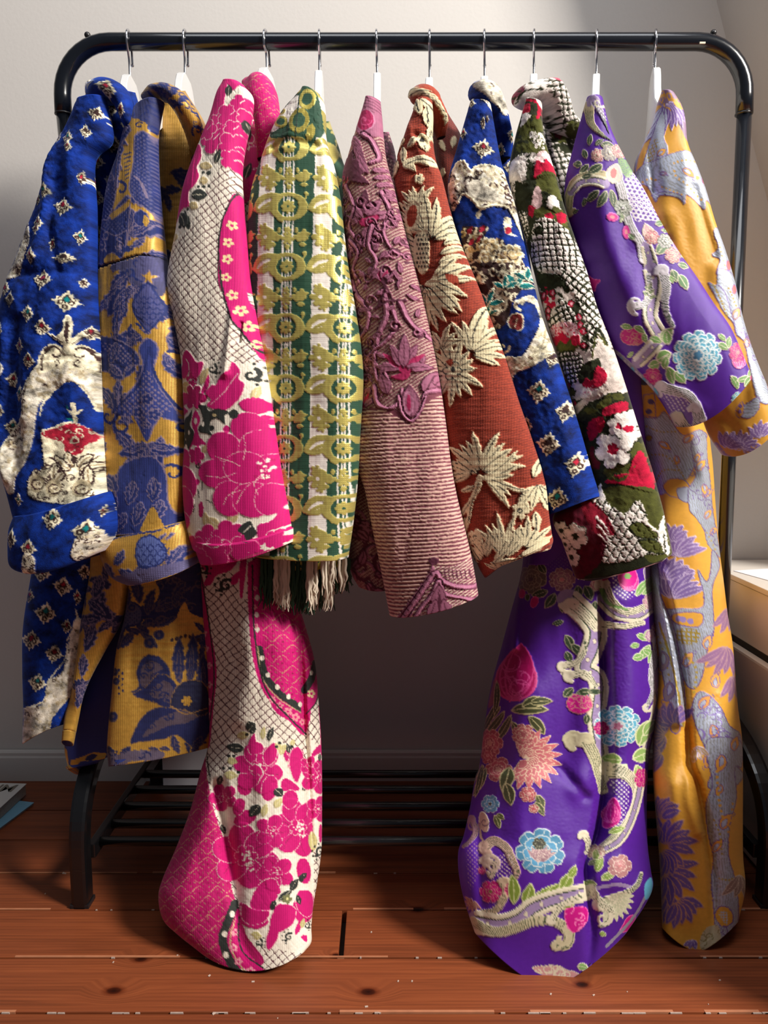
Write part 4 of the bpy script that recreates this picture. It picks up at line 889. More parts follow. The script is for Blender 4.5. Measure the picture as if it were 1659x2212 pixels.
c = Cv(310, 170, 470, 640, GOLD, m=1.0); gold_random(c, 330, 190, 450, 300, 6, 0.6, 8, NAVY, (96, 84, 104)); c.filig([(320, 190), (450, 190), (450, 300), (330, 300)], NAVY, 20, 14, 4, 2, False, m=0)
panel('collar', [(318, 222, 330, 200), (330, 216, 360, 187), (352, 214, 392, 198), (376, 240, 418, 228), (396, 280, 436, 266), (410, 320, 446, 306), (420, 350, 448, 345)], c, [M_brocade, M_line_navy], coat2, Y=(1.03, 1.0, 1.0, 1.02, 1.05), k=0.0, b=(0.012, 0.022, 0.018), n=2.2, hem=0.004, wr=0.003)
# ------------------------------------------------------------------ magenta and cream jacquard robe
def lattice(c, pts, sp=36, a1=52, a2=-38, w=4.6, sm=False):
    c.grid(pts, sp, (a1, a2), w, PLINE, 'lines', warp=7, sm=sm, h=-0.0004)
def petalrose(c, x, y, R, rot=0, n=6, sy=1.0, heart=True):
    """big woven bloom: separate petals with cream edges round a speckled heart"""
    for i in range(n):
        a = math.radians(rot + i * 360 / n)
        c.E(x + math.cos(a) * R * 0.55, y + math.sin(a) * R * 0.55 * sy, R * 0.50, R * 0.42, MAG, rot + i * 360 / n, h=0.0007, out=(238, 190, 190), ow=max(R * 0.022, 2.2))
        c.S([(x + math.cos(a) * R * 0.3, y + math.sin(a) * R * 0.3 * sy), (x + math.cos(a + .12) * R * 0.6, y + math.sin(a + .12) * R * 0.6 * sy), (x + math.cos(a) * R * 0.85, y + math.sin(a) * R * 0.85 * sy)], max(R * 0.02, 2), (150, 20, 80))
    c.F(x, y, R * 0.36, 6, (206, 6, 110), h=0.0009, out=(238, 200, 190), ow=max(R * 0.02, 2))
    if heart:
        rn = random.Random(int(x + y))
        for i in range(12):
            a = rn.uniform(0, 6.28); r = rn.uniform(0, R * 0.2); c.E(x + r * math.cos(a), y + r * math.sin(a), R * 0.034, R * 0.034, PCREAM)
def bleaf(c, x, y, a, l, w_, bend=15, col=PBLK): c.L(x, y, a, l, w_, col, bend, vein=(206, 196, 170) if col is PBLK else (236, 224, 190), vw=max(w_ * .05, 2), h=0.0005, m=0.0 if col is PBLK else 0.6)
def budd(c, x, y, s, rot=0):
    """small ragged magenta sprig"""
    for a in (-120, -90, -60): c.L(x, y + 10 * s, a + rot, 60 * s, 36 * s, MAG, serr=.25, nl=3, h=.0006, vein=(240, 200, 190), vw=2.5 * s)
    c.F(x, y + 6 * s, 22 * s, 5, MAG, out=(240, 200, 190), ow=2.5 * s, h=.0006)
def squiggle(c, x, y, s, sgn=1):
    c.curl(x, y, 34 * s, -60, 1.05, 17 * s, PBLK, 9 * s, sgn); c.E(x + 26 * s * sgn, y + 26 * s, 13 * s, 11 * s, PBLK)
    for i in range(5):
        a = math.radians(-80 + i * 36); c.E(x + 55 * s * math.cos(a) * sgn, y + 55 * s * math.sin(a), 7 * s, 7 * s, PBLK)
def starflower(c, x, y, r, rot=0, col=(240, 214, 160)):
    c.F(x, y, r, 5, col, d=.5, rot=rot); c.E(x, y, r * .28, r * .28, MAG)
def diapering(c, x0, y0, x1, y1, sp, s, rot=0, sm=True, col=(206, 160, 120)):
    """ground of the dark side: magenta with fine gold quatrefoils"""
    k = 0; y = y0
    while y < y1:
        x = x0 + (sp * .5 if k % 2 else 0)
        while x < x1:
            for q in range(4):
                a = math.radians(45 + 90 * q + rot); c.curl(x + math.cos(a) * sp * .24 * s, y + math.sin(a) * sp * .22 * s, sp * .09, math.degrees(a) + 60, .5, sp * .03, np.array(col) * .8, sp * .02)
            c.P([(x + sp * .46, y - sp * .06), (x + sp * .54, y - sp * .06), (x + sp * .5, y + sp * .05)], col, False, m=1)
            c.S([(x - sp * .42, y - sp * .05), (x - sp * .22, y - sp * .26), (x, y - sp * .40), (x + sp * .2, y - sp * .26), (x + sp * .42, y - sp * .05)], sp * .045, col, sp * .02)
            c.E(x, y, sp * .05, sp * .05, (150, 0, 70)); x += sp
        y += sp * .56; k += 1
robe3 = empty('jacquard_robe', (-0.18, RY, RZ), 'long magenta and cream jacquard robe with lattice and big blooms, reaching the floor', 'robe')
c = Cv(340, 150, 660, 1240, PCREAM)
c.T(O); c.grid([(340, 150), (660, 150), (660, 860), (340, 860)], 12.3, (50, -41), 1.5, PLINE, 'lines', warp=9, sm=False, h=-0.0004)
c.T(D1)
c.P([(385, 330), (600, 330), (600, 860), (500, 900), (440, 850), (380, 960), (340, 1010), (260, 1200), (220, 1300), (90, 1400), (0, 1300), (150, 600)], PCREAM)
c.P([(380, 350), (425, 360), (415, 460), (395, 560), (330, 620), (300, 660), (240, 720), (250, 660), (310, 540), (340, 420)], MAG, h=.0006); c.P([(430, 340), (540, 340), (560, 420), (500, 400), (460, 440), (430, 400)], MAG, h=.0006)
for x, y, R_, n, rt in ((370, 660, 80, 5, 10), (350, 760, 95, 5, 40), (450, 600, 85, 5, 0), (470, 690, 60, 5, 20), (300, 690, 70, 5, 0), (468, 800, 95, 5, 15), (505, 520, 60, 5, 40), (540, 600, 60, 5, 10), (460, 880, 70, 5, 0)):
    c.F(x, y, R_, n, MAG, .3, rt, h=.0006, out=(240, 200, 190), ow=4); c.S([(x, y), (x + R_ * .4, y - R_ * .4)], 4, PCREAM)
c.P([(230, 770), (262, 800), (270, 870), (245, 930), (262, 990), (235, 1050), (200, 1080), (195, 1130), (205, 1180), (150, 1190), (110, 1250), (60, 1300), (80, 1100), (120, 900), (170, 790)], MAG, h=.0006, out=(240, 200, 190), ow=4)
bleaf(c, 432, 480, -90, 80, 46, 10); bleaf(c, 365, 920, -80, 105, 40, 15); bleaf(c, 205, 1110, -5, 115, 75, 10); bleaf(c, 120, 1210, 40, 120, 75, 50); c.P([(165, 1200), (210, 1270), (205, 1320), (180, 1300)], PBLK); bleaf(c, 530, 700, -100, 90, 40); bleaf(c, 500, 1060, -80, 110, 36, 20)
for x, y, l, a in ((250, 920, 95, 0), (260, 1015, 60, 0), (195, 1160, 75, 20), (100, 1330, 60, 100)): bleaf(c, x, y, a, l, 52, 10, PBEI)
for x, y, r in ((322, 968, 15), (285, 965, 10), (258, 1055, 9), (293, 1055, 12), (325, 1050, 9), (190, 1195, 8), (193, 1245, 9), (133, 1300, 13), (520, 960, 10)): c.E(x, y, r, r, PBLK)
STR = [(470, 1080), (520, 1160), (515, 1400), (560, 1659), (560, 1700), (405, 1700), (385, 1450), (400, 1290), (430, 1180)]
c.P(STR, MAG, h=.0006); c.S([(475, 1080), (435, 1180), (402, 1290), (388, 1450), (400, 1620), (410, 1690)], 9, PBLK)
for x, y in ((458, 1290), (440, 1400), (437, 1505), (435, 1620)): starflower(c, x, y, 32, x)
c.T(D2)
c.P([(395, -20), (500, -20), (545, 150), (600, 300), (640, 480), (640, 560), (565, 420), (480, 290), (425, 130)], MAG, h=.0006); c.S([(398, -20), (412, 90), (440, 200), (485, 300), (545, 390), (600, 460), (640, 500)], 10, PBLK)
for x, y, r in ((430, 20, 30), (468, 130, 34), (515, 225, 36), (557, 322, 36), (600, 430, 30)): starflower(c, x, y, r, x)
c.P([(60, 600), (120, 540), (190, 470), (260, 520), (330, 540), (420, 540), (520, 560), (640, 540), (860, 700), (860, 1900), (60, 1900)], PCREAM, sm=False)
for x, y, a, l, w_ in ((130, 690, 10, 120, 70), (290, 700, -70, 130, 50), (600, 800, -80, 110, 44), (330, 1500, 40, 130, 60), (460, 1560, -60, 120, 60), (330, 1580, -100, 110, 46), (190, 1180, -70, 80, 40), (300, 1120, -60, 90, 40), (180, 1600, 60, 100, 50), (400, 1540, 100, 110, 56)): bleaf(c, x, y, a, l, w_, 10, PBEI)
c.P([(190, 470), (240, 515), (262, 545), (312, 550), (305, 600), (270, 650), (240, 640), (215, 605), (178, 650), (112, 630), (130, 580), (150, 560), (155, 510)], MAG, h=.0006, out=(240, 200, 190), ow=4); c.S([(212, 600), (208, 560), (190, 530)], 7, PCREAM)
c.E(236, 628, 26, 26, MAG); c.E(204, 652, 18, 18, MAG); c.E(256, 660, 16, 16, MAG); c.F(235, 688, 36, 5, MAGD, out=PCREAM, ow=3); c.F(245, 765, 82, 6, MAGD, .4, out=PCREAM, ow=4, h=.0007)
c.P([(490, 545), (532, 600), (528, 650), (558, 690), (530, 780), (450, 848), (380, 840), (335, 815), (360, 780), (325, 740), (365, 690), (390, 690), (420, 635), (470, 600)], MAG, h=.0007, out=(240, 200, 190), ow=4); c.S([(360, 810), (440, 740), (480, 680), (520, 620)], 5, (240, 190, 190))
c.P([(530, 800), (590, 768), (655, 785), (670, 850), (610, 872), (560, 850)], MAG, h=.0007); c.P([(120, 750), (180, 740), (200, 800), (150, 820), (200, 850), (140, 880), (115, 840)], MAG, h=.0007); c.P([(300, 730), (345, 630), (350, 690), (320, 740)], MAG); c.P([(290, 770), (340, 750), (330, 790), (295, 800)], MAG)
c.P([(255, 845), (290, 900), (270, 960), (255, 985), (228, 925)], MAG); c.E(258, 912, 12, 20, PCREAM); c.P([(265, 960), (285, 1010), (330, 1055), (290, 1060), (270, 1080), (235, 1060), (195, 1120), (225, 1040)], MAG); c.F(258, 1130, 62, 5, MAG, out=PCREAM, ow=3, h=.0006)
for x, y, rx, ry, rt in ((140, 1180, 70, 100, 20), (180, 1300, 80, 110, -20), (150, 1430, 90, 110, 10), (130, 1540, 80, 60, 0)): c.E(x, y, rx, ry, MAG, rt, h=.0007, out=(240, 200, 190), ow=4)
for x, y, rx, ry, rt in ((580, 950, 100, 90, 20), (440, 1080, 110, 100, 30), (640, 1080, 110, 110, 0), (400, 1240, 130, 90, 10), (690, 1240, 110, 120, 0), (480, 1390, 110, 110, -20), (610, 1400, 120, 110, 20), (700, 1400, 80, 100, 0), (560, 1200, 120, 100, 0)): c.E(x, y, rx, ry, MAG, rt, h=.0007, out=(238, 170, 180), ow=4)
for pts in ([(390, 1130), (480, 1160), (540, 1190)], [(330, 1250), (430, 1260), (520, 1230)], [(440, 1430), (470, 1370), (540, 1340)], [(560, 1000), (570, 1080), (560, 1150)], [(640, 1370), (620, 1300), (650, 1250)], [(520, 1420), (560, 1340), (600, 1300)]): c.S(pts, 4.5, (244, 200, 190))
rn = random.Random(3)
for i in range(26): c.E(670 + rn.uniform(-45, 45), 1210 + rn.uniform(-65, 65), 9, 9, PCREAM if i % 3 else MAGD)
c.E(640, 1200, 14, 14, MAGD)
for x, y, R_ in ((340, 1650, 100), (470, 1630, 110), (240, 1700, 80), (570, 1690, 90), (400, 1720, 100), (270, 1780, 90), (640, 1700, 60)): c.F(x, y, R_, 5, MAG, .25, x, h=.0007, out=(238, 170, 180), ow=4)
c.P([(640, 1560), (700, 1540), (740, 1500), (730, 1440), (780, 1480), (800, 1560), (700, 1600), (690, 1650), (650, 1640)], MAG, h=.0007); c.F(745, 1640, 56, 5, MAG, h=.0007); c.F(790, 1620, 40, 5, MAG); c.F(650, 920, 46, 5, MAG); c.E(460, 962, 22, 22, MAG); c.E(665, 1000, 28, 50, MAG, 20); c.E(742, 1418, 20, 20, MAG)
c.S([(330, 1640), (350, 1720), (400, 1750)], 5, PCREAM); c.S([(440, 1640), (410, 1720)], 5, PCREAM)
squiggle(c, 368, 590, 1.0); squiggle(c, 585, 625, 1.25); squiggle(c, 265, 1190, .5)
c.P([(280, 820), (330, 815), (350, 850), (400, 835), (475, 855), (450, 880), (448, 930), (410, 900), (370, 905), (350, 960), (370, 1000), (330, 990), (290, 985), (280, 950), (310, 920), (300, 860)], PBLK, h=.0005); c.E(310, 930, 10, 14, PCREAM); c.E(385, 875, 14, 10, PBEI)
c.P([(232, 845), (200, 880), (165, 900), (140, 960), (130, 1050), (160, 1070), (170, 1020), (195, 1090), (225, 1050), (248, 985), (215, 940), (230, 890)], PBLK, h=.0005); c.E(205, 985, 10, 14, PCREAM); c.E(150, 990, 9, 12, PBEI)
c.E(500, 870, 29, 29, PBLK); c.E(366, 957, 18, 18, PBLK); c.E(172, 1048, 15, 15, PBLK); c.P([(525, 1590), (560, 1545), (600, 1530), (615, 1560), (640, 1610), (600, 1650), (580, 1660), (565, 1620)], PBLK, h=.0005); c.S([(560, 1600), (600, 1560)], 5, PCREAM)
for pts in ([(270, 1340), (275, 1390)], [(330, 1400), (370, 1420)], [(300, 1290), (295, 1340)], [(245, 1430), (235, 1480)]): c.S(pts, 9, PBLK, 4)
c.E(290, 1460, 18, 50, MAGD); c.E(265, 1290, 16, 20, MAG)
c.noise_h(0.0004, (4, 60), 2); c.noise_h(0.004, (60, 220), 6); c.crease([(480, 240), (470, 420), (455, 620)], 25, .005); c.crease([(520, 300), (515, 420)], 8, -.006)
S3 = [(490, 181, 520, 179), (472, 205, 545, 210), (458, 255, 540, 260), (444, 290, 528, 310), (427, 335, 520, 370), (402, 405, 524, 440), (385, 500, 532, 520), (366, 612, 541, 613), (380, 690, 557, 700), (396, 770, 570, 770), (402, 850, 582, 850), (405, 940, 595, 940), (400, 1040, 612, 1040), (408, 1130, 626, 1115), (422, 1178, 632, 1166)]
panel('sleeve', S3, c, [M_pink, M_line_dark], robe3, Y=(0.995, 0.94), k=(0.006, 0.018), b=(0.014, 0.028, 0.032), bow=(0, 6, 16, 26), wr=0.003, seed=21, n=2.5)
c = Cv(410, 1120, 660, 1240, MAG); c.T(D2)
for x, y, R_ in ((340, 1650, 100), (470, 1630, 110), (240, 1720, 80), (570, 1690, 90), (380, 1740, 100), (280, 1790, 90)): c.F(x, y, R_, 5, MAG, .25, x, h=.0007, out=(238, 150, 170), ow=4)
c.P([(600, 1720), (700, 1660), (800, 1600), (800, 1700)], PCREAM); c.F(745, 1650, 60, 5, MAG); c.F(640, 1720, 50, 5, MAG)
c.S([(560, 1760), (640, 1730), (800, 1690)], 8, (180, 60, 100)); c.S([(250, 1640), (380, 1690), (480, 1640)], 5, PCREAM)
c.P([(525, 1590), (560, 1545), (600, 1530), (615, 1560), (640, 1610), (600, 1650), (580, 1660), (565, 1620)], PBLK, h=.0005); c.S([(560, 1600), (600, 1560)], 5, PCREAM)
panel('cuff', [(424, 1160, 631, 1140), (430, 1185, 632, 1156), (440, 1213, 631, 1171)], c, [M_pink, M_line_dark], robe3, Y=0.9385, k=0.018, b=0.0335, bow=(16, 14, 10), n=2.5, hem=0.02)
c = Cv(480, 150, 680, 1250, PCREAM); lattice(c, [(480, 300), (680, 300), (680, 900), (480, 900)], 13, 50, -40, 1.6); c.P([(480, 150), (680, 150), (680, 330), (600, 300), (560, 420), (480, 420)], MAG); diapering(c, 530, 160, 640, 340, 34, 1)
for x, y in ((530, 250), (545, 340), (525, 300)): c.F(x, y, 26, 5, MAG, out=PCREAM, ow=2)
bleaf(c, 537, 310, -90, 36, 14); bleaf(c, 532, 390, -80, 40, 16); c.P([(580, 480), (620, 500), (640, 700), (590, 700)], MAG)
panel('body', [(515, 230, 585, 230), (510, 300, 620, 300), (512, 420, 600, 420), (520, 620, 630, 620), (480, 1000, 650, 1000), (430, 1200, 650, 1200)], c, [M_pink, M_line_dark], robe3, Y=(1.18, 1.14, 1.12, 1.10), k=0, b=(0.08, 0.12, 0.10, 0.08), sp=2.6, wr=.006, seed=8, deep=True)
c = Cv(520, 150, 640, 420, MAG); diapering(c, 520, 150, 640, 420, 30, 1.0, 10); c.noise_h(0.003, (14, 30), 4)
panel('collar', [(530, 190, 548, 168), (538, 215, 572, 162), (548, 240, 592, 190), (552, 270, 602, 232), (554, 310, 605, 285), (556, 345, 590, 345)], c, [M_pink, M_line_dark], robe3, Y=(1.06, 1.04, 1.03, 1.03), k=0, b=(0.012, 0.022, 0.02, 0.012), hem=.004, wr=.003)
# skirt of the robe
c = Cv(330, 1120, 710, 2130, PCREAM); c.T(O)
c.grid([(330, 1120), (710, 1120), (710, 2130), (330, 2130)], 13.4, (50, -44), 1.6, PLINE, 'lines', warp=10, sm=False, h=-.0004)
c.T(C4)
DM = [(540, 200), (620, 200), (1000, 300), (1000, 700), (850, 900), (800, 1060), (765, 1200), (690, 1130), (610, 1060), (560, 900), (525, 700), (515, 500), (505, 300)]
c.P(DM, MAG, sm=True); keep = c.clip; c.setclip(DM); diapering(c, 500, 200, 1000, 1000, 100, 1, 15); c.clip = keep
c.S([(505, 300), (512, 500), (535, 760), (590, 960), (680, 1060), (765, 1110)], 60, MAG); c.S([(540, 740), (570, 880), (640, 980), (745, 1060)], 34, PBLK); c.S([(530, 730), (560, 900), (640, 1010), (745, 1080)], 5, (214, 196, 140), m=1)
for x, y in ((553, 790), (583, 880), (628, 945), (682, 995), (742, 1038), (528, 640), (524, 560), (524, 470)): c.E(x, y, 11, 15, PCREAM)
for x, y, r in ((640, 1042, 20), (680, 1075, 24), (718, 1105, 24), (755, 1130, 20), (605, 1010, 18), (512, 420, 14), (512, 520, 14), (520, 620, 14)): starflower(c, x, y, r, x, (238, 150, 160))
c.S([(498, 300), (510, 600), (540, 830), (590, 990), (690, 1110), (775, 1195)], 8, PBLK)
c.S([(765, 960), (800, 900), (825, 820)], 40, PBLK); c.E(800, 868, 10, 15, PCREAM); c.S([(770, 1060), (815, 1000), (850, 900)], 50, MAG); starflower(c, 800, 980, 24, 0); c.S([(775, 1085), (830, 1020), (850, 940)], 8, PBLK)
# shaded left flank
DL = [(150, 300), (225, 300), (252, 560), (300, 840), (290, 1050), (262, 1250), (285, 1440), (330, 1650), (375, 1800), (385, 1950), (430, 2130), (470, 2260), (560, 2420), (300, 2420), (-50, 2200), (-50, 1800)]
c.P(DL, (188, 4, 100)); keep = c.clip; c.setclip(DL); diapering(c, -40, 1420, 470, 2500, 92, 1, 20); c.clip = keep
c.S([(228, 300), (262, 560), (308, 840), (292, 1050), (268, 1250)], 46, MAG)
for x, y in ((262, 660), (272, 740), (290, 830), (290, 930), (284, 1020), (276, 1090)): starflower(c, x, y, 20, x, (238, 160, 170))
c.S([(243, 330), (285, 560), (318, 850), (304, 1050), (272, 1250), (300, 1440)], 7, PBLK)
c.T(F1)
c.S([(1205, 930), (1165, 1040), (1145, 1110), (1165, 1190), (1200, 1260), (1240, 1310)], 42, PBLK)
for x, y in ((1192, 985), (1155, 1088), (1162, 1197), (1205, 1292)): c.E(x, y, 13, 17, PCREAM)
c.S([(1225, 960), (1185, 1090), (1190, 1170), (1240, 1260), (1280, 1310)], 6, (214, 196, 140), m=1); c.S([(1245, 980), (1225, 1090), (1235, 1170), (1290, 1260), (1340, 1300)], 60, MAG)
for x, y in ((1208, 1080), (1200, 1160), (1225, 1230), (1285, 1280)): starflower(c, x, y, 22, x, (238, 160, 170))
c.S([(1225, 1000), (1225, 1120), (1260, 1200), (1345, 1262)], 8, PBLK)
c.T(C4)
c.P([(255, 280), (420, 260), (470, 240), (470, 460), (440, 470), (425, 380), (380, 330), (340, 360), (300, 410), (262, 380)], PCREAM); c.P([(270, 250), (420, 250), (400, 320), (330, 350), (300, 400), (265, 400), (280, 340), (250, 310)], MAG); c.P([(400, 360), (440, 330), (430, 390), (400, 400)], MAG); c.P([(440, 250), (470, 250), (455, 460), (440, 440)], MAG); squiggle(c, 375, 405, 1.0, -1); squiggle(c, 257, 320, .8)
# lower flower field
FB = [(480, 1100), (560, 1170), (660, 1240), (780, 1400), (800, 1500), (820, 2000), (830, 2330), (600, 2330), (470, 2260), (400, 1900), (330, 1600), (300, 1420), (370, 1400), (430, 1380), (440, 1240)]
c.P(FB, PCREAM)
petalrose(c, 535, 1375, 118, 15, 6, 1.25, False); c.P([(490, 1240), (520, 1190), (530, 1230), (560, 1250), (560, 1290), (500, 1300)], MAG, h=.0007, out=(244, 210, 200), ow=3); c.P([(560, 1300), (610, 1240), (630, 1270), (620, 1330), (580, 1360)], MAG, h=.0007, out=(244, 210, 200), ow=3); c.E(590, 1480, 40, 70, MAG, 10, out=(244, 210, 200), ow=3); c.E(470, 1480, 36, 40, MAG)
c.S([(500, 1350), (540, 1360), (560, 1400), (540, 1440)], 5, PCREAM); c.E(545, 1358, 9, 9, PCREAM)
budd(c, 710, 1340, 1.5); c.P([(690, 1300), (730, 1260), (760, 1320), (745, 1400), (720, 1450), (690, 1380)], MAG, h=.0007, out=(244, 210, 200), ow=3); c.P([(650, 1440), (680, 1430), (735, 1480), (700, 1500), (650, 1490)], MAG); 
petalrose(c, 362, 1530, 74, 30, 5); petalrose(c, 470, 1840, 165, 20, 6, 1.05); petalrose(c, 728, 1690, 130, 10, 6, 1.35); petalrose(c, 600, 1710, 84, 0, 5, 1.1); petalrose(c, 615, 1930, 92, 30, 5); c.E(470, 1640, 62, 40, MAG, -30, out=(244, 210, 200), ow=3); c.E(440, 1580, 30, 48, MAG, 20, out=(244, 210, 200), ow=3); c.E(760, 1920, 40, 70, MAG, -10, out=(244, 210, 200), ow=3); c.E(690, 1540, 40, 50, MAG, 10, out=(244, 210, 200), ow=3); c.E(560, 2060, 60, 110, MAG, 25, out=(244, 210, 200), ow=3)
for i in range(14): c.E(484 + 36 * math.cos(i * 2.4) * (i % 4) / 3, 1880 + 40 * math.sin(i * 2.4) * (i % 4) / 3, 7, 7, PCREAM)
for i in range(14): c.E(745 + 30 * math.cos(i * 2.4) * (i % 4) / 3, 1700 + 40 * math.sin(i * 2.4) * (i % 4) / 3, 6, 6, PCREAM)
c.P([(440, 2090), (480, 2120), (560, 2150), (580, 2200), (520, 2230), (450, 2200)], MAG, h=.0007); c.P([(730, 2060), (790, 2030), (830, 2080), (820, 2160), (760, 2200), (720, 2170), (700, 2110)], MAG, h=.0007, out=(244, 210, 200), ow=3)
c.T(F1)
c.P([(1415, 930), (1490, 945), (1500, 1000), (1470, 1050), (1420, 1080), (1410, 1120), (1370, 1170), (1355, 1120), (1370, 1060), (1380, 990)], MAG, h=.0007, out=(244, 210, 200), ow=3); c.P([(1520, 860), (1580, 870), (1600, 960), (1560, 1000), (1510, 960), (1500, 900)], MAG, h=.0007, out=(244, 210, 200), ow=3); c.P([(1240, 930), (1300, 960), (1370, 970), (1350, 1020), (1290, 1040), (1240, 1010)], MAG, h=.0007, out=(244, 210, 200), ow=3); c.P([(1500, 1060), (1530, 1000), (1530, 1050), (1505, 1090)], MAG); c.P([(1530, 1100), (1560, 1090), (1560, 1125)], MAG)
for x, y, s_, g in ((1320, 1130, .6, 1), (1470, 1100, .65, -1), (1560, 1040, .5, 1)): squiggle(c, x, y, s_, g)
for x, y, a, l, w_ in ((1280, 1080, 20, 60, 34), (1290, 1110, -20, 50, 26), (1530, 1060, -80, 60, 26)): bleaf(c, x, y, a, l, w_, 10, (206, 194, 130))
for x, y, a, l, w_ in ((1410, 920, -50, 90, 34), (1470, 870, -70, 80, 40), (1520, 810, -60, 50, 30), (1385, 950, -80, 40, 26), (1500, 880, 60, 60, 26)): bleaf(c, x, y, a, l, w_, 20)
c.F(1455, 905, 26, 5, (120, 120, 80)); c.E(1455, 905, 7, 7, (240, 230, 160)); c.E(1525, 800, 14, 20, PBLK); c.E(1412, 865, 10, 18, MAG); c.E(1385, 945, 12, 18, PBLK)
c.T(C4)
for x, y, a, l, w_ in ((485, 1120, 60, 80, 50), (490, 1180, -60, 60, 40), (585, 1240, -80, 90, 30), (480, 1270, 180, 100, 50), (690, 1300, -110, 60, 24), (340, 1470, -80, 60, 34), (750, 1500, -60, 70, 30), (610, 1480, 40, 60, 50), (345, 1670, 60, 60, 26), (545, 1560, 120, 90, 54)): bleaf(c, x, y, a, l, w_, 15)
for x, y, a, l, w_ in ((430, 1210, -20, 70, 40), (640, 1310, -70, 70, 34), (380, 1330, 10, 60, 40), (360, 1410, 0, 80, 44), (560, 1230, -90, 80, 26), (620, 1230, 60, 60, 30), (555, 1640, -80, 80, 34), (610, 1590, -60, 70, 40), (700, 1260, -80, 40, 24)): bleaf(c, x, y, a, l, w_, 10, (214, 202, 140))
for x, y in ((395, 1310), (368, 1376), (400, 1376), (420, 1310), (640, 1240), (625, 1260), (484, 1195), (700, 1260), (440, 1395)): c.E(x, y, 9, 9, PBLK)
# far panel on the right: lattice, leaves and blooms seen past the fold
c.P([(776, 1220), (830, 1260), (870, 1230), (880, 1800), (820, 1790), (800, 1560)], PCREAM); c.P([(800, 1300), (845, 1250), (860, 1280), (820, 1310)], MAG); petalrose(c, 830, 1420, 90, 0, 5); petalrose(c, 840, 1590, 70, 0, 5); petalrose(c, 790, 1360, 50, 0, 5); bleaf(c, 850, 1290, 90, 50, 20); bleaf(c, 800, 1700, 80, 120, 50, 10, (214, 202, 140)); squiggle(c, 850, 1820, .8, -1); c.E(855, 1720, 14, 50, MAG)
c.S([(850, 1050), (858, 1150), (862, 1300)], 12, MAG)
c.T(O); c.noise_h(0.0004, (4, 70), 2); c.noise_h(0.014, (90, 420), 16)
c.crease([(440, 1200), (462, 1400), (462, 1560), (450, 1640)], 24, -0.006); c.crease([(478, 1700), (498, 1840), (512, 1960), (520, 2030), (555, 2090)], 14, -0.02)
c.crease([(640, 1340), (650, 1540), (660, 1680), (668, 1840), (670, 1960)], 7, -0.016); c.crease([(600, 1400), (560, 1600), (580, 1800), (600, 2000)], 60, 0.014); c.crease([(380, 1960), (420, 1860), (460, 1700)], 40, 0.01); c.crease([(520, 1230), (536, 1400), (520, 1550)], 26, 0.008)
K3 = [(424, 1150, 585, 1150), (425, 1234, 620, 1234), (434, 1344, 655, 1344), (444, 1440, 678, 1430), (450, 1527, 686, 1512), (452, 1605, 692, 1600), (434, 1670, 694, 1680), (412, 1751, 694, 1755), (381, 1833, 693, 1833), (354, 1894, 684, 1905), (343, 1936, 676, 1955), (352, 1985, 672, 2000), (382, 2017, 672, 2034), (430, 2055, 658, 2054)]
panel('skirt', K3, c, [M_pink, M_line_dark], robe3, Y=(1.13, 1.11, 1.05, 0.975, 0.93), k=(0.0, 0.0, 0.012), b=(0.12, 0.12, 0.10, 0.07, 0.052), bow=(0, 0, 0, 4, 10, 46), wr=0.006, seed=31, n=2.7, hem=.03, hamp=1, deep=True)

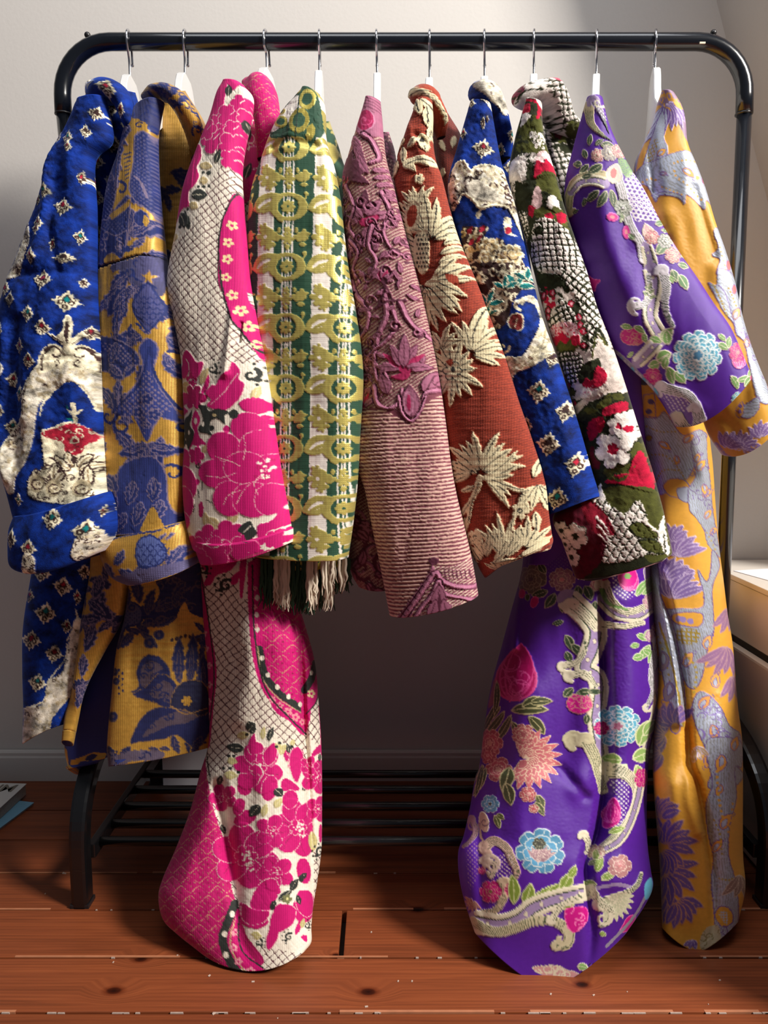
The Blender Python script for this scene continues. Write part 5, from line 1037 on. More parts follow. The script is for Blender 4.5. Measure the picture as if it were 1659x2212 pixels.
# ------------------------------------------------------------------ green and gold lame
jack4 = empty('lame_jacket', (-0.09, RY, RZ), 'dark green, white and gold striped jacket with woven rings and fringed hem', 'jacket')
def green_paint(c, x0, x1, y0, y1, cx0=637.0, per=118.0, py=127.0, oy=333.0, lean=0.0):
    k0 = int((x0 - cx0) // per) - 1; k1 = int((x1 - cx0) // per) + 2
    for k in range(k0, k1):
        cx = cx0 + per * k; wx = cx + per * 0.6
        c.P([(wx - 18, y0), (wx + 18, y0), (wx + 18, y1), (wx - 18, y1)], GWHT, False, m=0.0)
        for dx, w_ in ((-9.5, 3.6), (-2.0, 3.2), (3.0, 3.2), (10, 3.2)): c.P([(cx + dx - w_ / 2, y0), (cx + dx + w_ / 2, y0), (cx + dx + w_ / 2, y1), (cx + dx - w_ / 2, y1)], GWHT, False, m=0.0)
    j0 = int((y0 - oy) // py) - 1; j1 = int((y1 - oy) // py) + 2
    for k in range(k0, k1):
        cx = cx0 + per * k; wx = cx + per * 0.6
        for j in range(j0, j1):
            y = oy + py * j; kw = dict(m=1, h=.0006)
            # ring with a rosette in it
            c.E(cx, y, 41, 30, GGOLD, **kw); c.E(cx, y, 22, 22, GRN, m=0, h=0)
            for dx in (-9.5, -2, 3, 10): c.S([(cx + dx, y - 20), (cx + dx, y + 20)], 2.6, GWHT, sm=False, m=0)
            c.F(cx, y, 15, 8, GGOLD, .45, **kw); c.E(cx, y, 3, 3, GRN, m=0)
            for q in range(8): c.E(cx + 10 * math.cos(q * .785 + .4), y + 10 * math.sin(q * .785 + .4), 1.8, 1.8, GGOLD, **kw)
            # paired leaves on the white stripe
            c.L(wx - 36, y + 8, -22, 74, 40, GGOLD, -10, **kw); c.L(wx - 22, y + 4, -30, 48, 15, GWHT, 10, m=0, h=0); c.L(wx - 19, y + 6, -30, 42, 7, GGOLD, 10, **kw)
            c.E(wx - 34, y - 28, 4.5, 4.5, GGOLD, **kw); c.S([(wx - 34, y - 24), (wx - 38, y - 10)], 3, GGOLD, **kw); c.E(wx + 34, y - 24, 4, 4, GGOLD, **kw); c.L(wx + 20, y + 10, 40, 30, 18, GGOLD, 30, **kw)
            # half way down: sprays either side, daisy on the white stripe
            ym = y + py * .5
            for s in (1, -1):
                c.L(cx + 12 * s, ym + 6, -90 + 50 * s, 40, 16, GGOLD, 40 * s, serr=.3, nl=3, **kw); c.L(cx + 10 * s, ym - 4, 90 - 55 * s, 36, 18, GGOLD, -60 * s, serr=.3, nl=3, **kw); c.E(cx + 34 * s, ym - 12, 5, 5, GGOLD, **kw); c.L(cx + 22 * s, ym + 16, 90 - 90 * s, 18, 10, GGOLD, **kw); c.E(cx + 18 * s, ym - 14, 4, 6, GGOLD, **kw)
            c.F(cx, ym + 4, 14, 6, GGOLD, .5, **kw); c.F(cx, ym - 14, 8, 5, GGOLD, .5, **kw); c.E(cx, ym + 22, 5, 6, GGOLD, **kw)
            c.F(wx, ym, 22, 6, GGOLD, .5, **kw); c.E(wx, ym, 4, 4, GWHT, m=0); c.F(wx - 4, ym - 18, 12, 5, GGOLD, .5, **kw); c.F(wx + 6, ym + 20, 10, 5, GGOLD, .5, **kw)
c = Cv(510, 180, 810, 1230, GRN); green_paint(c, 510, 810, 180, 1230)
c.noise_h(0.0003, (60, 3), 4); c.noise_h(0.0003, (3, 60), 5); c.noise_h(0.005, (80, 160), 6); c.crease([(600, 330), (640, 318), (700, 325)], 9, -.004); c.crease([(660, 250), (640, 300), (620, 330)], 12, .003)
c.T(D1); c.P([(740, 560), (900, 410), (960, 420), (1000, 520), (1010, 720), (930, 720), (880, 740), (700, 740), (690, 640)], GRN, m=0); c.P([(780, 540), (860, 470), (900, 540), (860, 620), (700, 700), (720, 590)], GWHT, m=0)
for x, y, rx, ry in ((760, 640, 50, 40), (880, 640, 60, 80), (930, 500, 50, 70), (740, 560, 50, 30), (860, 420, 40, 40)): c.E(x, y, rx, ry, (176, 160, 76), 20, m=1, h=.0006); c.E(x, y, rx * .6, ry * .6, GRN, 20, m=0)
c.S([(880, 480), (870, 640), (860, 740)], 8, (30, 50, 40)); c.L(960, 640, 100, 120, 50, (176, 160, 76), m=1)
c.T(O)
S4 = [(664, 199, 682, 197), (640, 216, 698, 219), (612, 246, 703, 260), (588, 290, 705, 305), (568, 345, 722, 360), (549, 401, 735, 425), (540, 460, 741, 480), (536, 560, 752, 575), (541, 660, 766, 660), (548, 740, 778, 740), (558, 830, 783, 820), (570, 930, 776, 930), (574, 1020, 770, 1030), (572, 1110, 761, 1115), (556, 1196, 748, 1206)]
panel('sleeve', S4, c, [M_green, M_line_dark], jack4, Y=(0.99, 0.955), k=(0.004, 0.02), b=(0.014, 0.03, 0.034), bow=(0, 6, 4, 2), wr=0.004, seed=41, n=2.7)
c = Cv(560, 230, 800, 1330, GRN); green_paint(c, 560, 800, 230, 1330, 690); c.noise_h(0.004, (40, 100), 3)
panel('body', [(680, 262, 712, 262), (675, 330, 738, 340), (660, 420, 748, 420), (600, 800, 750, 800), (568, 1100, 752, 1100), (566, 1200, 752, 1200)], c, [M_green, M_line_dark], jack4, Y=(1.16, 1.13, 1.10, 1.06), k=0, b=(0.07, 0.11, 0.09, 0.06), sp=2.6, wr=.006, seed=42, deep=True)
c = Cv(560, 1170, 770, 1250, (204, 180, 80), m=1); c.filig([(560, 1170), (770, 1170), (770, 1250), (560, 1250)], GRN, 60, 10, 5, 3, False, m=0); c.noise_h(0.004, (10, 14), 5)
for x in (575, 620, 668, 715, 745): c.P([(x - 9, 1170), (x + 9, 1170), (x + 9, 1250), (x - 9, 1250)], GWHT if x in (620, 715) else GRN, False, m=0)
panel('hem_band', [(562, 1185, 752, 1192), (566, 1205, 752, 1205), (572, 1222, 748, 1218)], c, [M_green, M_line_dark], jack4, Y=1.02, k=0.004, b=0.028, bow=4, hem=.005)
for nm, m_, sd in (('fringe', M_thread_green, 1), ('fringe', M_thread_pale, 2)):
    bm = bmesh.new(); rn = random.Random(sd)
    for i in range(300 if sd == 1 else 230):
        if sd == 1: x = rn.uniform(564, 756)
        else: x = rn.gauss(rn.choice((600, 606, 612, 618, 672, 676, 706, 712, 718, 740)), 5)
        yl = rn.uniform(1270, 1322) if x < 715 else rn.uniform(1245, 1285)
        if 690 > x > 620: yl += 8
        Yd = (1.005 if sd == 1 else 0.99) + rn.uniform(-0.016, 0.02) + 0.01 * abs(x - 660) / 100
        w0 = rn.uniform(1, 4); ph = rn.uniform(0, 6); fr = rn.uniform(1.5, 4); sw = rn.uniform(-9, 9)
        pts = [tuple(P(x + sw * t * t + w0 * t * math.sin(ph + fr * t * 6), 1206 + (yl - 1206) * t, Yd)) for t in np.linspace(0, 1, 9)]
        tube(bm, pts, [0.0021] * 6 + [0.0018, 0.0011, 0.0005], 5, False)
    o = obj(nm, bm, m_, jack4, True); o['kind'] = 'stuff'; o['label'] = 'dark green fringe threads' if sd == 1 else 'pale fringe threads'

# ------------------------------------------------------------------ mauve matelasse
jack5 = empty('mauve_jacket', (0.0, RY, RZ), 'mauve jacket with raised floral scrolls above plain fine stripes on the sleeve', 'jacket')
def mauve_ground(c, pts, ang=-35, sp=6.2, w=2.4, sm=False):
    c.grid(pts, sp, (ang,), w, (206, 176, 160), 'lines', warp=3, sm=sm, h=-0.0006)
def mscroll(c, pts, w, w2=None, col=MV): c.S(pts, w * 1.35, MVD, w2 and w2 * 1.35, h=-0.0006); c.S(pts, w, col, w2, h=0.0016); c.S(pts, w * .35, MVL, w2 and w2 * .4, h=0.0024)
def mleaf(c, x, y, a, l, w_, bend=0, col=MV): c.L(x, y, a, l, w_, col, bend, out=MVD, ow=max(3.5, w_ * .08), h=0.0018, vein=MVD, vw=max(3, w_ * .09), tip=.8)
def palm(c, x, y, s, rot=-90, n=7, col=MV, red=True):
    for i in range(n):
        a = rot + (i - (n - 1) / 2) * 26
        if red and i % 2: c.L(x, y, a, 118 * s, 30 * s, MVR, h=.0008)
        else: mleaf(c, x, y, a, 130 * s, 44 * s, (i - (n - 1) / 2) * 6, col)
    c.F(x, y, 22 * s, 5, MVR if red else MVD, h=.001)
def mauve_field(c, pts, seed, n, s=1.0, avoid=None):
    rn = random.Random(seed); q = np.asarray(pts); lo, hi = q.min(0), q.max(0)
    for i in range(n):
        x, y = rn.uniform(lo[0], hi[0]), rn.uniform(lo[1], hi[1]); k = rn.random()
        if k < .4: c.curl(x, y, 46 * s, rn.uniform(0, 360), rn.uniform(.6, 1), 17 * s, MVD, 10 * s, rn.choice((-1, 1)), h=-.0004); c.curl(x, y, 46 * s, 0, .9, 12 * s, MV, 7 * s, rn.choice((-1, 1)), h=.0016)
        else: mleaf(c, x, y, rn.uniform(0, 360), rn.uniform(60, 110) * s, rn.uniform(24, 40) * s, rn.uniform(-60, 60))
c = Cv(715, 190, 1060, 1350, (128, 62, 78)); c.T(O)
mauve_ground(c, [(715, 190), (1060, 190), (1060, 960), (715, 960)]); c.T(D1)
c.P([(1270, 440), (1390, 440), (1400, 700), (1240, 700)], MV, h=.001); c.grid([(1250, 440), (1390, 440), (1380, 560), (1250, 560)], 22, (10,), 9, (120, 60, 84), 'lines', 3)
c.E(1300, 625, 55, 72, MVR, 10, h=.001, out=MVL, ow=8)
for i in range(5): c.curl(1300, 625, 44 - i * 8, i * 70, .8, 5, (220, 90, 140))
palm(c, 1160, 980, 1.35, -70, 7, MVD, False); c.curl(1150, 990, 60, 0, 1.2, 22, MVD, 10, h=.0015); c.curl(1150, 990, 40, 0, 1.2, 9, MVR, 6)
for i in range(6): mleaf(c, 1290 + i * 8, 800 + i * 36, -150 + i * 4, 150, 46, 30)
for i in range(5): mleaf(c, 1330 + i * 12, 960 + i * 46, -25, 130, 34, 20)
mleaf(c, 1310, 1240, -100, 170, 60, 20, MVD); mleaf(c, 1310, 1250, -60, 150, 70, 20); mleaf(c, 1300, 1260, -130, 150, 70, -20); mleaf(c, 1340, 1260, -30, 140, 60, 20); mleaf(c, 1280, 1270, -170, 120, 60, -20); c.P([(1275, 1260), (1330, 1240), (1390, 1230), (1380, 1280), (1330, 1300), (1280, 1300)], MVR, h=.001)
for a in (60, 90, 115): mleaf(c, 1330, 1300, a, 140, 56, (90 - a) * .5)
mscroll(c, [(1170, 1040), (1230, 1180), (1200, 1300), (1250, 1400), (1180, 1480)], 30, 16); mscroll(c, [(1400, 1080), (1450, 1200), (1420, 1330), (1480, 1450), (1560, 1480)], 28, 16); mscroll(c, [(1290, 720), (1340, 760), (1380, 860), (1330, 900)], 34, 20)
mauve_field(c, [(1140, 1040), (1580, 1659)], 5, 60, .85); mscroll(c, [(1350, 1300), (1330, 1420), (1380, 1520), (1340, 1620)], 30, 20); mscroll(c, [(1200, 1380), (1260, 1460), (1220, 1560), (1270, 1650)], 26, 16); palm(c, 1420, 1640, .7, -90, 5)
c.T(D4)
mscroll(c, [(80, 40), (120, 130), (200, 220), (190, 330), (110, 420)], 36, 22); mscroll(c, [(300, 110), (320, 250), (270, 380), (240, 520), (260, 650), (340, 700), (310, 600)], 38, 20); mscroll(c, [(400, 180), (460, 300), (540, 370), (600, 420)], 32, 18); mscroll(c, [(360, 230), (380, 330), (300, 430), (210, 500), (180, 640)], 26, 16)
mauve_field(c, [(60, -60), (600, 700)], 8, 44, .85); mauve_field(c, [(110, 420), (300, 780)], 9, 12, .8)
c.S([(260, 210), (300, 120), (310, 60)], 16, MVD, h=.001); c.S([(310, 60), (345, 130), (360, 190)], 14, MVD, h=.001); c.S([(250, 215), (330, 170), (430, 160)], 16, MVD, h=.001); c.E(303, 45, 20, 22, MVD, h=.001); c.E(318, 130, 16, 22, MV, out=MVD, ow=7)
palm(c, 425, 590, 1.35, -90, 7); mleaf(c, 430, 600, -90, 230, 70, 0); c.P([(345, 640), (400, 620), (440, 600), (480, 590), (450, 650), (400, 660)], MVR, h=.001)
mleaf(c, 560, 760, -80, 170, 90, 20); mleaf(c, 330, 760, -100, 150, 80, -20); mleaf(c, 600, 700, -60, 120, 60); palm(c, 160, 830, .9, -90, 5); mscroll(c, [(240, 700), (260, 800), (330, 840), (400, 800), (420, 720)], 34, 22); mscroll(c, [(620, 720), (560, 740), (540, 800)], 30, 18)
# plain striped lower sleeve
c.P([(40, 870), (130, 850), (230, 830), (330, 840), (400, 850), (430, 900), (470, 920), (500, 870), (540, 780), (640, 740), (760, 900), (940, 2200), (200, 2200), (40, 1200)], (122, 58, 74), h=-.0002)
c.T(O); c.grid([(745, 895), (790, 882), (850, 888), (890, 912), (915, 885), (960, 850), (1060, 900), (1060, 1350), (715, 1350), (715, 930)], 8.0, (-3,), 4.1, (226, 184, 168), 'lines', 2.5, False, h=.0006)
c.T(D4)
mleaf(c, 480, 910, -95, 220, 110, 0); c.E(462, 800, 28, 70, MV, 0, out=MVL, ow=10, h=.0018); c.E(462, 800, 13, 50, MVR, h=.002); mscroll(c, [(400, 760), (420, 860), (475, 915), (530, 850), (560, 760)], 22, 14)
AP = [(360, 2190), (450, 2080), (520, 1970), (590, 1870), (620, 1800), (670, 1810), (730, 1820), (800, 1780), (880, 1780), (880, 2200)]
c.P(AP, (140, 66, 92), sm=False); c.grid(AP, 16, (-35,), 7, MBEI, 'lines', 2, False); c.P([(620, 1800), (590, 1870), (520, 1970), (440, 2080), (380, 2150), (470, 2150), (560, 1990), (640, 1880)], MV, h=.0018)
mscroll(c, [(420, 2160), (500, 2050), (580, 1930), (640, 1850), (680, 1900), (760, 1940), (860, 1960)], 34, 26); mscroll(c, [(500, 2160), (560, 2060), (620, 1990), (660, 1900), (700, 1980), (790, 2010), (860, 2040)], 26, 20); mleaf(c, 665, 2110, -90, 190, 90); c.E(668, 2040, 13, 60, MVD); mleaf(c, 600, 2140, -60, 140, 70, -20); mleaf(c, 740, 2140, -120, 140, 70, 20); mleaf(c, 790, 2100, -20, 100, 50)
c.E(628, 1778, 30, 26, MVD, h=.001)
for i in range(9):
    c.S([(400 + i * 24, 2130 - i * 36), (430 + i * 24, 2150 - i * 36)], 9, MVD); c.S([(690 + i * 22, 1830 + i * 4), (700 + i * 22, 1880 + i * 4)], 8, MVD)
c.T(O); c.noise_h(0.004, (70, 200), 5); c.noise_h(0.0006, (4, 4), 6)
S5 = [(798, 216, 815, 214), (789, 236, 822, 249), (768, 296, 828, 300), (752, 347, 834, 345), (742, 385, 850, 400), (744, 440, 862, 448), (746, 500, 878, 510), (757, 600, 902, 598), (768, 690, 922, 680), (778, 770, 940, 768), (783, 840, 953, 842), (776, 920, 963, 915), (770, 990, 974, 1000), (791, 1058, 986, 1070), (808, 1142, 1003, 1142), (826, 1227, 1019, 1212), (845, 1324, 1032, 1288)]
panel('sleeve', S5, c, [M_mauve, M_line_dark], jack5, Y=(0.99, 0.96), k=(0.004, 0.022), b=(0.012, 0.028, 0.033), bow=(0, 4, 6, 8), wr=0.003, seed=51, n=2.4)
c = Cv(720, 220, 900, 1300, (120, 58, 74)); mauve_ground(c, [(720, 220), (900, 220), (900, 1300), (720, 1300)]); mauve_field(c, [(740, 930), (850, 1280)], 3, 36, .5); mauve_field(c, [(800, 250), (880, 500)], 4, 10, .5); c.noise_h(.003, (30, 60), 3)
c.grid([(800, 250), (880, 250), (880, 400), (800, 400)], 8, (20,), 3, (90, 44, 60), 'lines', 3, False)
panel('body', [(808, 285, 840, 285), (805, 340, 856, 345), (800, 450, 862, 460), (770, 700, 880, 700), (757, 960, 872, 960), (755, 1060, 862, 1060), (752, 1170, 852, 1180), (758, 1235, 846, 1250), (775, 1268, 838, 1275)], c, [M_mauve, M_line_dark], jack5, Y=(1.15, 1.12, 1.08, 1.05), k=0, b=(0.06, 0.1, 0.07, 0.04), sp=2.4, wr=.006, seed=52, bow=(0, 0, 0, 6), deep=True)

# ------------------------------------------------------------------ rust tapestry
def cleaf(c, x, y, a, l, w_, bend=0, serr=0.0, nl=4, col=OCR): c.L(x, y, a, l, w_, col, bend, serr, nl, h=.0024, vein=OLN if w_ > 12 else None, vw=max(2.6, w_ * .12), tip=.85)
def spray(c, x, y, a0, a1, n, l, w_, bend=0, jit=.2, seed=1):
    rn = random.Random(seed)
    for i in range(n):
        t = i / max(n - 1, 1); a = a0 + (a1 - a0) * t
        cleaf(c, x + rn.uniform(-6, 6), y + rn.uniform(-6, 6), a, l * rn.uniform(1 - jit, 1 + jit), w_, bend * (1 if a > (a0 + a1) / 2 else -1))
def daisy(c, x, y, r, rot=0): c.F(x, y, r, 5, OCR, .4, rot, h=.0022, out=None); c.E(x, y, r * .3, r * .3, OLN); c.E(x, y, r * .13, r * .13, OCR)
coat6 = empty('tapestry_coat', (0.085, RY, RZ), 'rust red tapestry coat with raised cream leaves and dark outlines', 'coat')
c = Cv(840, 180, 1230, 1290, RUST); c.T(O); c.grid([(840, 180), (1230, 180), (1230, 1290), (840, 1290)], 5.2, (-16,), 1.9, RUSD, 'lines', 5, False)
c.T(D3)
for x, y, a, l, w_ in ((300, 470, 60, 130, 70), (340, 480, 30, 110, 60), (380, 520, 80, 140, 60), (200, 740, 110, 150, 60), (230, 780, 80, 130, 50), (250, 720, 130, 140, 50), (340, 720, 60, 110, 60), (330, 720, 120, 110, 40), (190, 860, 100, 140, 60), (230, 880, 30, 120, 50), (400, 620, 90, 150, 34)): cleaf(c, x, y, a, l, w_, 20)
c.E(355, 745, 34, 40, OCR, h=.002); c.E(350, 745, 13, 18, OLN)
c.P([(240, 890), (300, 860), (400, 850), (440, 900), (400, 920), (320, 900), (280, 940), (240, 930)], OCR, h=.002); c.S([(260, 910), (330, 880), (420, 880)], 7, OLN)
c.P([(260, 1000), (320, 960), (330, 1060), (280, 1180), (250, 1150)], RUST)
daisy(c, 340, 1000, 36); spray(c, 330, 1180, -130, -60, 5, 160, 36, 10, .2, 3); daisy(c, 300, 1120, 24)
spray(c, 420, 1400, -120, -30, 7, 330, 60, 20, .12, 5); spray(c, 380, 1330, -170, -100, 5, 220, 46, -20, .2, 6)
for i in range(7): cleaf(c, 520 - i * 12, 1240 + i * 62, -40, 190, 48, 30); cleaf(c, 300 + i * 14, 1330 + i * 40, -140, 130, 44, -20)
c.E(300, 1230, 50, 90, OCR, 10, h=.002); c.E(300, 1230, 34, 70, RUST, 10)
pn = [(330, 1340), (400, 1330), (420, 1420), (410, 1560), (360, 1600), (320, 1520), (310, 1420)]
c.P(pn, OCR, h=.002)
for j in range(8):
    for i in range(4): c.E(335 + i * 22 + (11 if j % 2 else 0), 1355 + j * 28, 6, 9, OLN)
c.T(D4)
spray(c, 575, 60, 20, 160, 9, 260, 60, 20, .2, 8); spray(c, 600, 40, -40, 40, 5, 260, 60, 10, .15, 9); spray(c, 560, 100, 60, 120, 5, 240, 54, 10, .2, 10); c.P([(690, 0), (760, 10), (770, 60), (720, 50)], RUST); c.P([(640, 0), (600, 30), (560, 60), (600, 80), (650, 60)], OCR, h=.002)
c.P([(500, -20), (860, -20), (860, 90), (820, 130), (700, 90), (600, 130), (540, 100)], None)
# first chrysanthemum
spray(c, 730, 600, -180, 180, 17, 200, 52, 10, .2, 11); spray(c, 850, 500, -110, 10, 8, 230, 50, 20, .2, 12); spray(c, 670, 470, -170, -40, 7, 160, 40, 30, .2, 13); cleaf(c, 850, 420, -75, 270, 80, 10); cleaf(c, 880, 440, -50, 200, 50, 10)
c.F(735, 600, 62, 6, OCR, .4, h=.0026, out=OLN, ow=7); c.E(740, 590, 14, 20, OLN); c.P([(690, 540), (740, 530), (730, 570)], RUST)
# second one, a crown of spikes on a bent stem
spray(c, 910, 1240, -160, -20, 11, 250, 56, 20, .18, 15); spray(c, 870, 1230, -200, -150, 4, 170, 44, 10, .2, 16); spray(c, 930, 1260, -30, 40, 5, 230, 48, 20, .2, 17)
c.S([(910, 1260), (890, 1330), (850, 1420), (830, 1540), (790, 1640), (780, 1780)], 46, OCR, 16, h=.0022); c.S([(905, 1290), (860, 1420), (835, 1540)], 7, OLN); cleaf(c, 880, 1310, 150, 110, 40, 20); cleaf(c, 860, 1390, 120, 150, 40, 10); cleaf(c, 830, 1500, 130, 150, 40, -10)
c.S([(950, 1260), (1060, 1300), (1160, 1340), (1300, 1330)], 46, OCR, 22, h=.0022); c.S([(980, 1270), (1150, 1330), (1280, 1330)], 6, OLN); spray(c, 1150, 1350, -10, 80, 5, 160, 40, 10, .2, 18); cleaf(c, 1230, 1280, -80, 160, 56, 20); spray(c, 1260, 1300, 50, 120, 4, 200, 46, 10, .2, 19)
# border of flowers by the cuff
daisy(c, 1160, 1465, 56); daisy(c, 885, 1630, 52); daisy(c, 745, 1480, 44); daisy(c, 880, 1800, 30)
spray(c, 1080, 1760, -130, -50, 8, 240, 44, 12, .25, 20); spray(c, 960, 1760, -170, -70, 6, 150, 36, 10, .2, 21); spray(c, 1200, 1700, -120, -30, 6, 180, 48, 10, .2, 22); cleaf(c, 1260, 1600, -95, 130, 56); spray(c, 1000, 1800, -60, 0, 4, 180, 36, 10, .2, 23); cleaf(c, 930, 1780, -130, 110, 46); cleaf(c, 960, 1670, -80, 80, 36); cleaf(c, 790, 1620, 60, 120, 50); spray(c, 800, 1700, -130, -40, 4, 130, 34, 10, .2, 24); c.P([(1190, 1720), (1330, 1640), (1330, 1720), (1230, 1760)], OCR, h=.002)
c.S([(940, 1860), (1060, 1820), (1180, 1760)], 30, OCR, h=.002); c.E(1100, 1610, 20, 40, OCR, h=.002)
c.T(O); c.noise_h(0.0008, (50, 3), 3); c.noise_h(0.004, (60, 160), 4); c.crease([(905, 300), (930, 320), (950, 335)], 7, -.004); c.crease([(890, 280), (920, 345), (960, 400)], 10, .003)
S6 = [(906, 222, 930, 214), (893, 250, 934, 250), (874, 300, 934, 300), (860, 345, 941, 345), (852, 385, 955, 385), (862, 450, 972, 452), (878, 520, 993, 520), (896, 600, 1022, 590), (915, 680, 1054, 670), (930, 770, 1092, 770), (942, 860, 1121, 866), (955, 950, 1150, 948), (972, 1040, 1178, 1040), (990, 1110, 1186, 1110), (1008, 1165, 1191, 1150), (1030, 1206, 1192, 1168)]
panel('sleeve', S6, c, [M_rust, plain('rust_lining', (150, 96, 70), 0.9)], coat6, Y=(0.99, 0.965), k=(0.004, 0.022), b=(0.012, 0.028, 0.036), bow=(0, 5, 8, 10, 14), wr=0.003, seed=61, n=2.4)
c2_ = Cv(1020, 1150, 1210, 1270, RUST); c2_.T(D4); spray(c2_, 1000, 1850, -60, 0, 6, 180, 36, 10, .3, 31); spray(c2_, 1200, 1760, -120, -20, 6, 120, 40, 10, .3, 32); spray(c2_, 1080, 1850, -150, -20, 8, 140, 30, 10, .3, 33); c2_.S([(900, 1900), (1100, 1830), (1330, 1700)], 12, RUSD)
panel('cuff', [(1029, 1203, 1193, 1160), (1038, 1225, 1194, 1170), (1049, 1246, 1189, 1186)], c2_, [M_rust, plain('rust_lining_inner', (120, 70, 50), 0.9)], coat6, Y=0.966, k=0.021, b=(0.036, 0.035, 0.028), bow=(14, 6, -14), n=2.3, hem=.02)
c = Cv(840, 160, 1060, 1250, RUSD); c.grid([(840, 160), (1060, 160), (1060, 1250), (840, 1250)], 5, (-30,), 1.8, (80, 28, 22), 'lines', 5, False)
for x, y, a in ((950, 300, 60), (980, 290, 90), (960, 360, 100), (990, 400, 70)): cleaf(c, x, y, a, 30, 12, 20)
panel('body', [(925, 245, 968, 245), (930, 300, 1000, 305), (945, 380, 1004, 390), (960, 600, 1020, 600), (960, 900, 1080, 900), (990, 1150, 1100, 1150)], c, [M_rust, M_line_dark], coat6, Y=(1.16, 1.13, 1.1), k=0, b=(0.07, 0.11, 0.09), sp=2.6, wr=.006, seed=62, deep=True)
c = Cv(880, 170, 1000, 330, RUST); c.T(D3)
for i in range(7): cleaf(c, 300 + i * 26, 480 - i * 6 + i * i * 3, -40 + i * 20, 90, 34, 20)
c.T(O); c.noise_h(.004, (12, 20), 3)
panel('collar', [(897, 222, 908, 196), (904, 232, 926, 186), (916, 230, 944, 196), (930, 248, 957, 226), (938, 275, 966, 258), (944, 300, 962, 296)], c, [M_rust, M_line_dark], coat6, Y=(1.06, 1.03, 1.02, 1.03), k=0, b=(.012, .022, .018, .01), hem=.004)
# ------------------------------------------------------------------ second blue velvet coat
coat7 = empty('velvet_coat', (0.175, RY, RZ), 'narrow royal blue velvet coat with cream scrollwork between rust and floral coats', 'coat')
c = blue_canvas(950, 170, 1310, 1130); c.T(D3)
for x, y, r, k, sx in ((660, 510, 30, DKBR, .9), (605, 700, 44, RED, .55), (735, 640, 46, DKBR, .4), (760, 610, 30, DKBR, .3), (732, 805, 62, RED, 1.1)): diamond(c, x, y, r, k, sx, 10)
lace(c, [(620, 470), (700, 440), (780, 470), (780, 540), (740, 500), (680, 480), (630, 540)], 6, 16, 3)
# cream shawl of scrollwork over the upper arm
sh = [(480, 1060), (540, 920), (600, 890), (650, 950), (700, 920), (780, 920), (860, 950), (900, 1050), (960, 1150), (985, 1330), (930, 1250), (900, 1190), (800, 1170), (720, 1190), (650, 1130), (590, 1100), (560, 1180), (510, 1180)]
fur(c, sh, 160, 18, 4); c.filig(sh, DKBR, 60, 30, 11, 5); c.filig(sh, CREAM, 30, 26, 11, 6); c.P([(640, 1040), (700, 1010), (790, 1060), (860, 1120), (800, 1150), (700, 1130), (640, 1090)], FUR, h=.002)
c.S([(560, 900), (610, 890), (655, 950), (700, 920), (790, 915), (865, 950), (920, 1080), (980, 1230)], 14, CREAM, h=.002); c.S([(575, 1150), (610, 1095), (670, 1130), (720, 1190), (800, 1165), (890, 1180), (950, 1280), (985, 1360)], 14, CREAM, h=.002); c.curl(610, 930, 44, 200, .9, 14, CREAM, 8); c.curl(540, 1040, 44, 120, .9, 14, CREAM, 8)
c.P([(700, 1210), (720, 1200), (725, 1230), (705, 1250), (690, 1225)], CREAM); c.P([(870, 1240), (910, 1250), (915, 1330), (950, 1350), (900, 1350), (870, 1320)], CREAM); c.E(895, 1320, 20, 26, RED)
carn = [(600, 1310), (680, 1300), (770, 1300), (750, 1360), (790, 1390), (840, 1370), (900, 1420), (960, 1430), (985, 1500), (1000, 1659), (640, 1659), (610, 1500)]
c.P(carn, DKBR); c.filig(carn, CREAM, 90, 34, 13, 7); c.filig(carn, (190, 160, 110), 30, 30, 14, 8)
for x, y in ((640, 1350), (720, 1340), (650, 1420), (700, 1400)): c.L(x, y, -60, 60, 30, RED, serr=.3, nl=3)
for x, y, r in ((780, 1430, 60), (925, 1470, 62), (760, 1500, 50), (860, 1560, 60)):
    c.F(x, y, r, 6, (198, 172, 124), out=CREAM, ow=10, h=.0014); c.curl(x, y, r * .7, 30, 1.3, 9, DKBR, 6); c.curl(x, y, r * .4, 200, 1.2, 8, CREAM, 5)
[c.L(985, 1650, -90 + q, 110, 44, TEAL, q * .4, out=CREAM, ow=6, h=.001) for q in (-50, 40, 0)]
c.T(D4)
mid = [(800, -60), (1180, -60), (1220, 40), (1150, 110), (1110, 190), (1080, 300), (1010, 340), (960, 300), (920, 200), (880, 80)]
c.P(mid, DKBR); c.filig(mid, CREAM, 80, 36, 14, 12)
for x, y, rx, ry, rt in ((1130, 40, 50, 60, 20), (1060, 60, 40, 50, 0), (950, 150, 46, 60, 20), (960, 230, 30, 40, 0), (1190, 0, 40, 50, 0)):
    [c.L(x, y + ry * .7, -90 + q + rt, ry * 1.9, rx * .8, TEAL, q * .4, out=CREAM, ow=6, h=.001, vein=(8, 70, 70), vw=5) for q in (-50, 50, 0)]
c.P([(1090, 310), (1110, 250), (1170, 250), (1180, 320), (1140, 350)], (120, 40, 40), out=CREAM, ow=7); c.S([(1130, 330), (1145, 270)], 6, CREAM)
c.P([(1110, 180), (1230, 130), (1260, 220), (1230, 380), (1160, 480), (1070, 480), (1040, 400), (1080, 330), (1180, 350), (1210, 260), (1160, 220)], BLUE)
cres = [(1140, 190), (1170, 140), (1230, 130), (1290, 240), (1330, 380), (1350, 480), (1290, 540), (1200, 590), (1140, 610), (1100, 680), (1040, 560), (1080, 510), (1180, 500), (1240, 400), (1270, 300), (1250, 200), (1190, 170)]
fur(c, cres, 160, 16, 5); c.filig(cres, CREAM, 44, 30, 12, 15)
